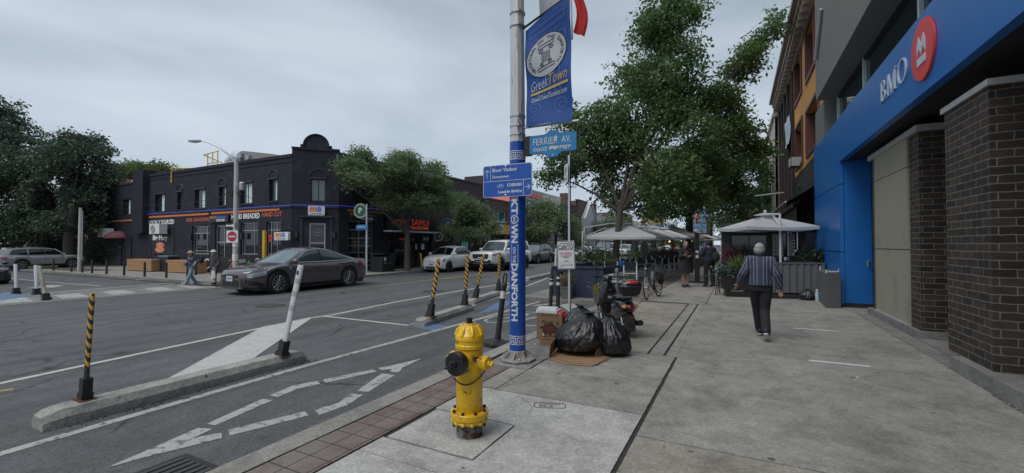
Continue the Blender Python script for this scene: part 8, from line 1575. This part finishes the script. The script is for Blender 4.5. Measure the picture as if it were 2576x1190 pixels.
def chair(label, x, y, rz, grp='aluminium patio chairs'):
    t = thing('patio_chair', label, 'chair', (x, y, .005), rz, grp); mb = MB()
    mb.box((0, 0, .45), (.44, .46, .025)); obj('seat', mb, mesh_b, t); mb = MB(); mb.box((0, -.235, .70), (.46, .03, .34), 0, 0, (.12, 0)); obj('backrest', mb, mesh_b, t)
    for a, b in ((-.24, -.23), (.24, -.23), (-.24, .22), (.24, .22)): mb = MB(); mb.b2((a-.022, b-.022, 0), (a+.022, b+.022, .88 if b < 0 else .64)); obj('leg', mb, cha, t)
    for a in (-.24, .24): mb = MB(); mb.b2((a-.022, -.23, .64), (a+.022, .24, .665)); obj('armrest', mb, cha, t)
    mb = MB(); mb.b2((-.24, .2, .41), (.24, .235, .445)); mb.b2((-.24, -.25, .41), (.24, -.215, .445)); obj('rail', mb, cha, t); return t
c0 = chair('patio chair nearest the bicycle, back towards the pavement end', -3.75, 17.4, rad(10))
CH = [(-4.45, 17.3, 5, 'patio chair beside the tree trunk, front row, facing the tables'), (-3.75, 19.3, 182, 'patio chair across the first table from the nearest one'), (-4.5, 19.4, 175, 'patio chair behind the tree trunk facing back'), (-3.6, 20.9, 3, 'patio chair at the second table, pavement side'), (-4.4, 21.0, -4, 'patio chair at the second table, inner side'), (-3.6, 22.7, 178, 'patio chair facing back at the second table'), (-4.4, 22.8, 186, 'inner patio chair facing back at the second table'),
      (-3.45, 24.0, 8, 'high backed patio chair right behind the bicycle bars'), (-4.3, 24.2, 0, 'patio chair at the third table, inner side'), (-3.4, 25.8, 184, 'patio chair facing back at the third table'), (-4.2, 25.9, 172, 'inner patio chair facing back at the third table'), (-3.3, 27.2, 0, 'patio chair next to the black fenced patio'), (-4.1, 27.4, 5, 'inner patio chair next to the black fenced patio'), (-5.2, 18.2, 90, 'side patio chair against the white posts'), (-5.2, 21.2, 92, 'second side patio chair against the white posts'), (-3.2, 28.6, 180, 'last pale patio chair before the standing woman'), (-5.2, 23.8, 88, 'third side patio chair against the white posts')]
for x, y, a, lb in CH: dup(c0, (x, y, .005), rad(a), lb)
def table(x, y, lb):
    t = thing('patio_table', lb, 'table', (x, y, .005), 0, 'patio tables'); mb = MB(); mb.box((0, 0, .73), (1.3, .75, .03)); obj('tabletop', mb, mesh_b, t); mb = MB(); mb.tube([(0, 0, 0), (0, 0, .72)], .04, 8); mb.box((0, 0, .02), (.5, .5, .03)); obj('pedestal', mb, cha, t)
for i, (x, y) in enumerate(((-4.1, 18.35), (-4.0, 21.85), (-3.9, 25.0), (-3.7, 27.9))): table(x, y, ('first', 'second', 'third', 'last')[i]+' dark patio table counted from the bicycle')
def folded(x, y, lb):
    t = thing('folded_umbrella', lb, 'umbrella', (x, y, 0), 0, 'folded umbrellas'); mb = MB(); rows = []
    for j in range(13): q = j/12; r = .20*(1-q)**.5*(.6+.6*abs(sin(q*3)))*(1 if q > .1 else .8)+.03; rows.append([V(r*cos(a)*(1+.18*cos(6*a+q*2)), r*sin(a)*(1+.18*cos(6*a+q*2)), .55+1.6*q) for a in [2*pi*i/24 for i in range(24)]])
    mb.grid(rows, closed=True); obj('cloth', mb, M('grey_folded_cloth', (.13, .13, .145), .85), t, smooth=True); mb = MB(); mb.tube([(0, 0, 0), (0, 0, 2.35)], .03, 8); obj('mast', mb, umbs, t); mb = MB(); mb.box((0, 0, .04), (.6, .6, .08)); obj('base', mb, matb, t)
folded(-5.4, 26.2, 'left folded grey umbrella on the left patio'); folded(-5.0, 27.0, 'right folded grey umbrella on the left patio')
# blue wooden enclosure and pots
t = thing('patio_fence', 'dark blue painted wooden patio fence behind the scooter', 'fence', (-4.3, 12.0, 0)); Fb = Wall((-4.95, 12.25, 0), (1, 0, 0), (0, -1, 0)); mb = MB(); Fb.facade(mb, 0, 1.55, .02, .86, [(.15, .33, .55, .75), (.15, .33, .2, .4)], dep=.06); Fb.box(mb, -.03, 1.58, .86, .91, -.1, .04); Fb.box(mb, .6, .64, .02, .86, 0, .03); Fb.box(mb, 1.3, 1.34, .02, .86, 0, .03); obj('front_panel', mb, pblue, t, world=True)
mb = MB(); mb.b2((-5.0, 12.3, .02), (-4.95, 16.8, .88)); mb.b2((-3.46, 12.3, .02), (-3.41, 14.6, .36)); mb.b2((-3.46, 12.3, .66), (-3.41, 14.6, .88)); obj('side_panel', mb, pblue, t, world=True); mb = MB(); mb.b2((-4.9, 12.42, .0), (-3.5, 12.5, .3)); obj('back_board', mb, pblue, t, world=True)
gpot = M('grey_planter_pot', (.12, .115, .11), .8, bump=.2); straw = leafmat('dry_grass', (.20, .15, .07), .2); 
def pot(label, x, y, w_, h_, m_, fol=None, leaf=.14, n=500, fr=(.3, .3, .3), name='potted_plant', z=0, wd=.25, dr=-.6):
    t = thing(name, label, 'plant', (x, y, z)); mb = MB(); mb.lathe([(w_*.52, 0), (w_*.66, h_*.9), (w_*.71, h_*.9), (w_*.71, h_), (w_*.6, h_), (w_*.58, h_*.92)], n=4, a0=rad(45)); obj('pot', mb, m_, t)
    if fol: P = npr.normal(size=(n, 3))*np.array(fr)*.45; P[:, 2] = np.abs(P[:, 2])*1.3+h_; leaf_mesh('foliage', P, leaf, wd, fol, t, dr)
    return t
pot('grey square pot of withered grass before the blue fence', -4.35, 11.85, .34, .36, gpot, straw, .24, 160, (.3, .3, .3), wd=.10, dr=-.9)
palm = leafmat('palm_green', (.035, .075, .035)); pot('black box with spiky palm inside the left patio, near the posts', -5.2, 16.2, .55, .75, matb, palm, .5, 220, (.6, .6, .5), wd=.09, dr=-.5); pot('leafy plant in dark box beneath the first umbrella', -4.9, 17.5, .45, .6, matb, lf2, .2, 400, (.6, .6, .5)); pot('small yellow flowering pot at the scooter front', -3.3, 11.5, .3, .25, gpot, leafmat('yellow_flower', (.32, .28, .05)), .08, 240, (.25, .25, .2)); pot('round green shrub in pot under the umbrellas', -5.1, 24.8, .45, .6, matb, lf1, .16, 700, (.8, .8, .7)); pot('small potted plant at the patio end', -3.1, 13.9, .26, .3, gpot, lf1, .12, 200, (.3, .3, .25))
t = thing('white_crate', 'stack of white slatted crates seen through the blue fence opening', 'crate', (-3.75, 13.6, 0)); mb = MB(); [mb.b2((-.4, 0, .36+.11*i), (.4, .3, .43+.11*i)) for i in range(4)]; [mb.b2((x, .02, 0), (x+.05, .28, .8)) for x in (-.39, .34)]; obj('slats', mb, umbs, t)
# black fenced patio with flowers
t = thing('patio_fence', 'black patio fence with posts and flower boxes under the taupe umbrellas', 'fence', (-3.3, 30, 0)); mb = MB(); mb.b2((-5.9, 29.7, 0), (-2.55, 29.8, 1.05)); mb.b2((-2.6, 29.8, 0), (-2.5, 46, 1.05)); mb.b2((-6.0, 29.8, 0), (-5.9, 46, 1.0)); obj('panel', mb, blkf, t, world=True)
for x, y in [(-5.9+.55*i, 29.75) for i in range(7)]+[(-2.55, 31+2.2*i) for i in range(7)]: mb = MB(); mb.b2((x-.03, y-.03, 1.05), (x+.03, y+.03, 2.05)); obj('post', mb, blkf, t, world=True)
mb = MB(); mb.b2((-5.9, 29.72, 2.0), (-2.5, 29.78, 2.06)); obj('top_rail', mb, blkf, t, world=True)
rf = leafmat('red_flower', (.45, .05, .04)); pf = leafmat('pink_flower', (.40, .05, .18)); wf = leafmat('white_flower', (.5, .5, .45)); 
for i, (x, m_, c) in enumerate(((-5.5, rf, 'red'), (-4.9, wf, 'white'), (-4.3, lf2, 'green leafy'), (-3.7, rf, 'bright red'), (-3.1, pf, 'pink'))):
    t = thing('flower_box', 'flower box of %s blossoms on the black patio fence' % c, 'flower box', (x, 29.6, .95), 0, 'flower boxes on the black fence'); mb = MB(); mb.box((0, 0, .08), (.5, .2, .16)); obj('box', mb, matb, t); P = npr.normal(size=(260, 3))*np.array((.22, .1, .08))+np.array((0, 0, .24)); leaf_mesh('flowers', P, .07, .8, m_, t, 0); P = npr.normal(size=(200, 3))*np.array((.24, .12, .08))+np.array((0, 0, .18)); leaf_mesh('leaves', P, .08, .5, lf2, t, 0)
for x, y, z in ((-4.0, 30.5, 1.75), (-3.35, 31.5, 1.78), (-2.9, 33.5, 1.8)): mb = MB(); mb.ell((x, y, z), (.05, .05, .05)); tag(obj('lantern', mb, M('lantern_glow', (1, .55, .3), .4, emit=2.5), smooth=True), 'small glowing patio lantern %s' % ('left of' if x < -3.9 else 'behind' if x < -3 else 'right of')+' the woman in black', 'lantern', 'glowing lanterns')
for i in range(6): shrub('dark cedar shrub number %d from the left inside the black fence' % (i+1) if 0 else ['leftmost', 'second', 'third', 'fourth', 'fifth', 'rightmost'][i]+' dark cedar shrub inside the black fence', (-5.6+.6*i, 30.3, 0), [((0, 0, 1.3), (.2, .2, .6))], .1, 350, lfd, group='cedar shrubs', stem=False)
t = thing('patio_heater', 'black standing menu post between the woman and the man in navy', 'stand', (-1.47, 19.3, 0)); mb = MB(); mb.box((0, 0, .03), (.7, .5, .05)); obj('base', mb, blkf, t); mb = MB(); mb.b2((-.09, -.06, .05), (.09, .06, 2.0)); obj('post', mb, blkf, t); mb = MB(); mb.b2((-.05, -.066, 1.0), (.06, -.061, 1.12)); mb.b2((-.05, -.066, 1.2), (.06, -.061, 1.3)); obj('label', mb, signw, t); mb = MB(); mb.box((0, 0, 2.02), (.75, .3, .05), 0, 0, (0, .15)); obj('head', mb, blkf, t)
# ---------------------------------------------------------------- right patio
gry = M('grey_painted_boards', (.115, .118, .128), .7, 0, .18, 3, vec=(14, 14, .6), bump=.2)
t = thing('patio_wall', 'grey boarded patio wall behind the walking man', 'wall', (1.5, 15.3, 0)); mb = MB(); n_ = 9
for i in range(n_): x = .62+i*1.62/n_; mb.b2((x, 15.0+.27*(x-.6), .13), (x+1.62/n_-.006, 15.08+.27*(x-.6), .98))
obj('boards', mb, gry, t, world=True); mb = MB(); mb.prism([(.6, 14.95), (2.25, 15.4), (2.25, 15.55), (.6, 15.1)], (0, 0, .98), (1, 0, 0), (0, 1, 0), (0, 0, .04)); obj('top_board', mb, gry, t, world=True); mb = MB(); mb.prism([(.55, 14.5), (1.5, 14.75), (1.5, 15.0), (.55, 14.9)], (0, 0, 0), (1, 0, 0), (0, 1, 0), (0, 0, .07)); obj('foot', mb, matb, t, world=True)
t = thing('grey_planter', 'tall grey boarded planter box standing against the blue bank wall', 'planter', (2.0, 13.6, 0)); P = [(1.90, 13.02), (2.22, 13.13), (2.22, 14.6), (1.98, 14.9)]; mb = MB(); mb.prism(P, (0, 0, .01), (1, 0, 0), (0, 1, 0), (0, 0, .84)); obj('box', mb, gry, t, world=True)
mb = MB(); mb.tube([(1.93, 13.1, .8), (1.93, 13.1, .93)], .014, 6); mb.tube([(1.97, 13.2, .88), (2.2, 13.25, .88), (2.2, 13.25, .95)], .014, 6); mb.tube([(2.0, 14.5, .8), (2.0, 14.5, .95)], .014, 6); obj('pipe_rail', mb, cha, t, world=True)
bag('garbage_bag', (1.72, 14.65, 0), .24, .17, .30, 'small black garbage bag on the ground before the grey patio wall', 47, grp=None); t = thing('bottle', 'pale blue and white bottle beside the small garbage bag', 'bottle', (1.93, 14.55, 0)); mb = MB(); mb.lathe([(.05, 0), (.05, .2), (.03, .24), (.03, .28)], n=12); obj('body', mb, M('pale_bottle', (.35, .5, .6), .3), t, smooth=True); mb = MB(); mb.lathe([(.032, .28), (.032, .31)], n=12); obj('cap', mb, signw, t)
t = thing('black_planter', 'low black planter box on feet, overgrown with leafy plants, left of the walking man', 'planter', (-.02, 14.75, 0), rad(12)); mb = MB(); mb.b2((-.42, -.22, .22), (.42, .22, .60)); mb.b2((-.34, -.18, 0), (-.2, .18, .22)); mb.b2((.2, -.18, 0), (.34, .18, .22)); mb.b2((-.3, -.2, .02), (.5, -.16, .16)); obj('box', mb, blkf, t)
P = npr.normal(size=(700, 3))*np.array((.30, .16, .09))+np.array((-.05, 0, .75)); leaf_mesh('leaves', P, .10, .8, leafmat('blue_green_leaf', (.09, .14, .11), .25), t, .1); P = npr.normal(size=(300, 3))*np.array((.08, .1, .03))+np.array((.10, .05, .78)); leaf_mesh('grass_blades', P, .40, .07, leafmat('grass_blade', (.14, .2, .06), .3), t, -.8)
t = thing('sandwich_board', 'thin black easel sign leaning beside the black planter', 'sign', (-.52, 15.0, 0)); mb = MB(); mb.tube([(-.1, -.25, 0), (0, 0, .95), (-.05, .3, 0)], .016, 5); mb.tube([(0, .45, 0), (0, .1, .95)], .016, 5); obj('legs', mb, blkf, t); mb = MB(); mb.box((0, .15, .6), (.03, .45, .6)); obj('panel', mb, blkf, t)
t = thing('flower_pot', 'magenta petunias in a raised black pot beyond the black planter', 'plant', (-.08, 16.7, 0)); mb = MB(); mb.lathe([(.15, 0), (.2, 1.0), (.22, 1.0)], n=8); obj('pot', mb, blkf, t); P = npr.normal(size=(500, 3))*np.array((.2, .2, .08))+np.array((0, 0, 1.1)); leaf_mesh('blossoms', P*np.array((1, 1, 1.0)), .05, .8, leafmat('magenta_flower', (.26, .03, .15)), t, 0); P = npr.normal(size=(500, 3))*np.array((.14, .2, .10))+np.array((-.12, 0, 1.25)); leaf_mesh('leaves', P, .09, .4, leafmat('dull_red_leaf', (.12, .045, .05)), t, 0)
ht = thing('restaurant_hut', 'black restaurant patio hut with dark windows and menu boards under the light umbrella', 'patio hut', (1, 17.2, 0)); Hw = Wall((-.5, 17.3, 0), (1, 0, 0), (0, -1, 0)); bw_ = M('near_black_wood', (.02, .02, .02)); mb = MB(); Hw.facade(mb, 0, 3.1, 0, 2.15, [(.28, 1.42, .95, 1.9), (1.85, 2.4, .1, 1.98), (2.5, 3.0, .1, 1.98)], dep=.12); mb.b2((-.52, 17.5, 0), (-.45, 24, 2.15)); mb.b2((-.5, 23.8, 0), (2.6, 24, 2.15)); mb.add([(-.6, 17.0, 2.15), (2.6, 17.0, 2.15), (2.6, 24, 2.6), (-.6, 24, 2.6)], [[0, 1, 2, 3]]); mb.prism([(-.62, 2.03), (-.2, 2.17), (2.6, 2.2), (2.6, 2.1)], (0, 16.9, 0), (1, 0, 0), (0, 0, 1), (0, .08, 0)); obj('wall', mb, bw_, ht, world=True)
Hw.window(ht, (.28, 1.42, .95, 1.9), blkf, glass('hut_glass', (40, 46, 42), .05), .04, vs=(.5,), hs=(.45,)); Hw.window(ht, (1.85, 2.4, .1, 1.98), blkf, gl, .03, vs=(.5,)); Hw.window(ht, (2.5, 3.0, .1, 1.98), blkf, gl, .03)
for a, b in ((1.56, 1.86), (2.06, 2.2)):
    mb = MB(); Hw.box(mb, a, b, 1.10, 1.90, .01, .03); o = obj('menu_board', mb, M('menu_paper', (.36, .36, .34), .5), ht, world=True); mb = MB(); 
    for r_ in range(6):
        for c_ in range(2 if b-a > .2 else 1): Hw.box(mb, a+.03+c_*.13, a+.13+c_*.13, 1.16+r_*.11, 1.23+r_*.11, .031, .034)
    Hw.box(mb, a+.03, b-.03, 1.84, 1.87, .031, .034); obj('dish_pictures', mb, M('food_print', (.14, .10, .06), .6, scale=9, var=.6), o, world=True)
mb = MB(); Hw.box(mb, 1.98, 2.03, 0, 2.1, .05, .1); obj('white_post', mb, umbs, ht, world=True); mb = MB(); Hw.box(mb, 1.1, 1.2, 1.45, 1.6, -.08, -.07); obj('window_notice', mb, whv, ht, world=True); mb = MB(); mb.tube([(1.75, 17.1, 2.0), (1.75, 17.1, 1.4), (1.62, 17.0, 1.25), (1.62, 17.0, 1.1)], .018, 6); obj('drain_pipe', mb, cha, ht, world=True)
t = thing('patio_railing', 'black metal railing crossing the front of the right patio', 'railing', (.3, 16.2, 0)); mb = MB(); mb.tube([(-.35, 16.3, 1.15), (2.2, 16.6, 1.15)], .02, 6); mb.tube([(-.35, 16.3, .2), (2.2, 16.6, .2)], .02, 6); [mb.tube([(-.35+.17*i, 16.3+.02*i, .2), (-.35+.17*i, 16.3+.02*i, 1.15)], .01, 5) for i in range(16)]; obj('rail', mb, blkf, t, world=True)
t = thing('wicker_planter', 'long wicker and black table top with dishes above the grey patio wall', 'planter', (1.6, 15.75, 0)); mb = MB(); mb.b2((-.3, -.15, .0), (.35, .15, 1.02)); obj('box', mb, M('wicker', (.07, .065, .06), .8, scale=60, var=.7), t); mb = MB(); mb.b2((-.4, -.2, 1.02), (.4, .2, 1.06)); obj('top', mb, blkf, t); mb = MB(); mb.lathe([(.03, 1.06), (.05, 1.14), (.05, 1.16)], (-.3, 0, 0), 10); obj('cup', mb, signw, t)
shrub('drooping dark fern in the corner beside the blue bank wall', (2.0, 15.9, 0), [((0, 0, 1.2), (.35, .25, .25)), ((-.15, 0, 1.1), (.3, .2, .2))], .16, 900, lfd, 'fern', 'plant')
for x, y, z in ((1.4, 16.9, 1.98), (1.5, 16.9, 1.93), (1.33, 16.9, 1.94)): pass
mb = MB(); [mb.ell((1.28+.09*i, 16.95, 1.95-.03*(i % 2)), (.018, .018, .018), 8, 6) for i in range(4)]; mb.tube([(1.2, 16.95, 1.99), (1.7, 16.95, 1.99)], .004, 4); tag(obj('string_lights', mb, signw, smooth=True), 'string of small white bulbs above the menu boards', 'string lights')
# ---------------------------------------------------------------- grit, leaves and scraps
def scatter(name, n, f, l, mat, wd=.6):
    P = np.array([f() for _ in range(n)]); o = leaf_mesh(name, P, l, wd, mat, None, 0.0); return tag(o, kind='stuff')
R_ = random.Random(4)
scatter('gutter_leaves', 420, lambda: (-3.24-abs(R_.gauss(0, .07)), R_.uniform(1, 30), RZ+.006+R_.random()*.008), .022, M('dead_leaf', (.12, .075, .035), .9, var=.5, scale=40))
scatter('pavement_grit', 500, lambda: (R_.gauss(2.33, .03) if R_.random() < .75 else R_.gauss(2.6, .04), R_.uniform(3.5, 12.5), .008), .02, M('pale_grit', (.30, .27, .22), .9, var=.6, scale=60))
scatter('joint_litter', 260, lambda: (-.762+R_.gauss(0, .012), R_.uniform(2.3, 12.5), .003), .016, MC['dead_leaf']); scatter('barrier_grit', 300, lambda: (-5.40+abs(R_.gauss(0, .05)), R_.uniform(1.5, 4.3), RZ+.008), .018, M('dark_grit', (.03, .028, .025), .95))
scatter('paper_scraps', 26, lambda: (R_.choice((-2.6, -.9, 1.2, -6.5))+R_.gauss(0, .5), R_.uniform(2.5, 14), .008 if 0 else .006), .022, signw)
for x, y, lb in ((-9.6, 12.5, 'round iron manhole in the traffic lane ahead of the sedan'), (-11.2, 7.5, 'round iron manhole in the road before the crossing')):
    t = thing('manhole_cover', lb, 'manhole', (x, y, RZ)); mb = MB(); mb.lathe([(.36, 0), (.36, .006), (.33, .006), (.33, .003)], n=28); obj('frame', mb, darkm, t); mb = MB(); mb.lathe([(.325, 0), (.325, .005)], n=28); obj('cover', mb, MC['iron_ribs'], t)
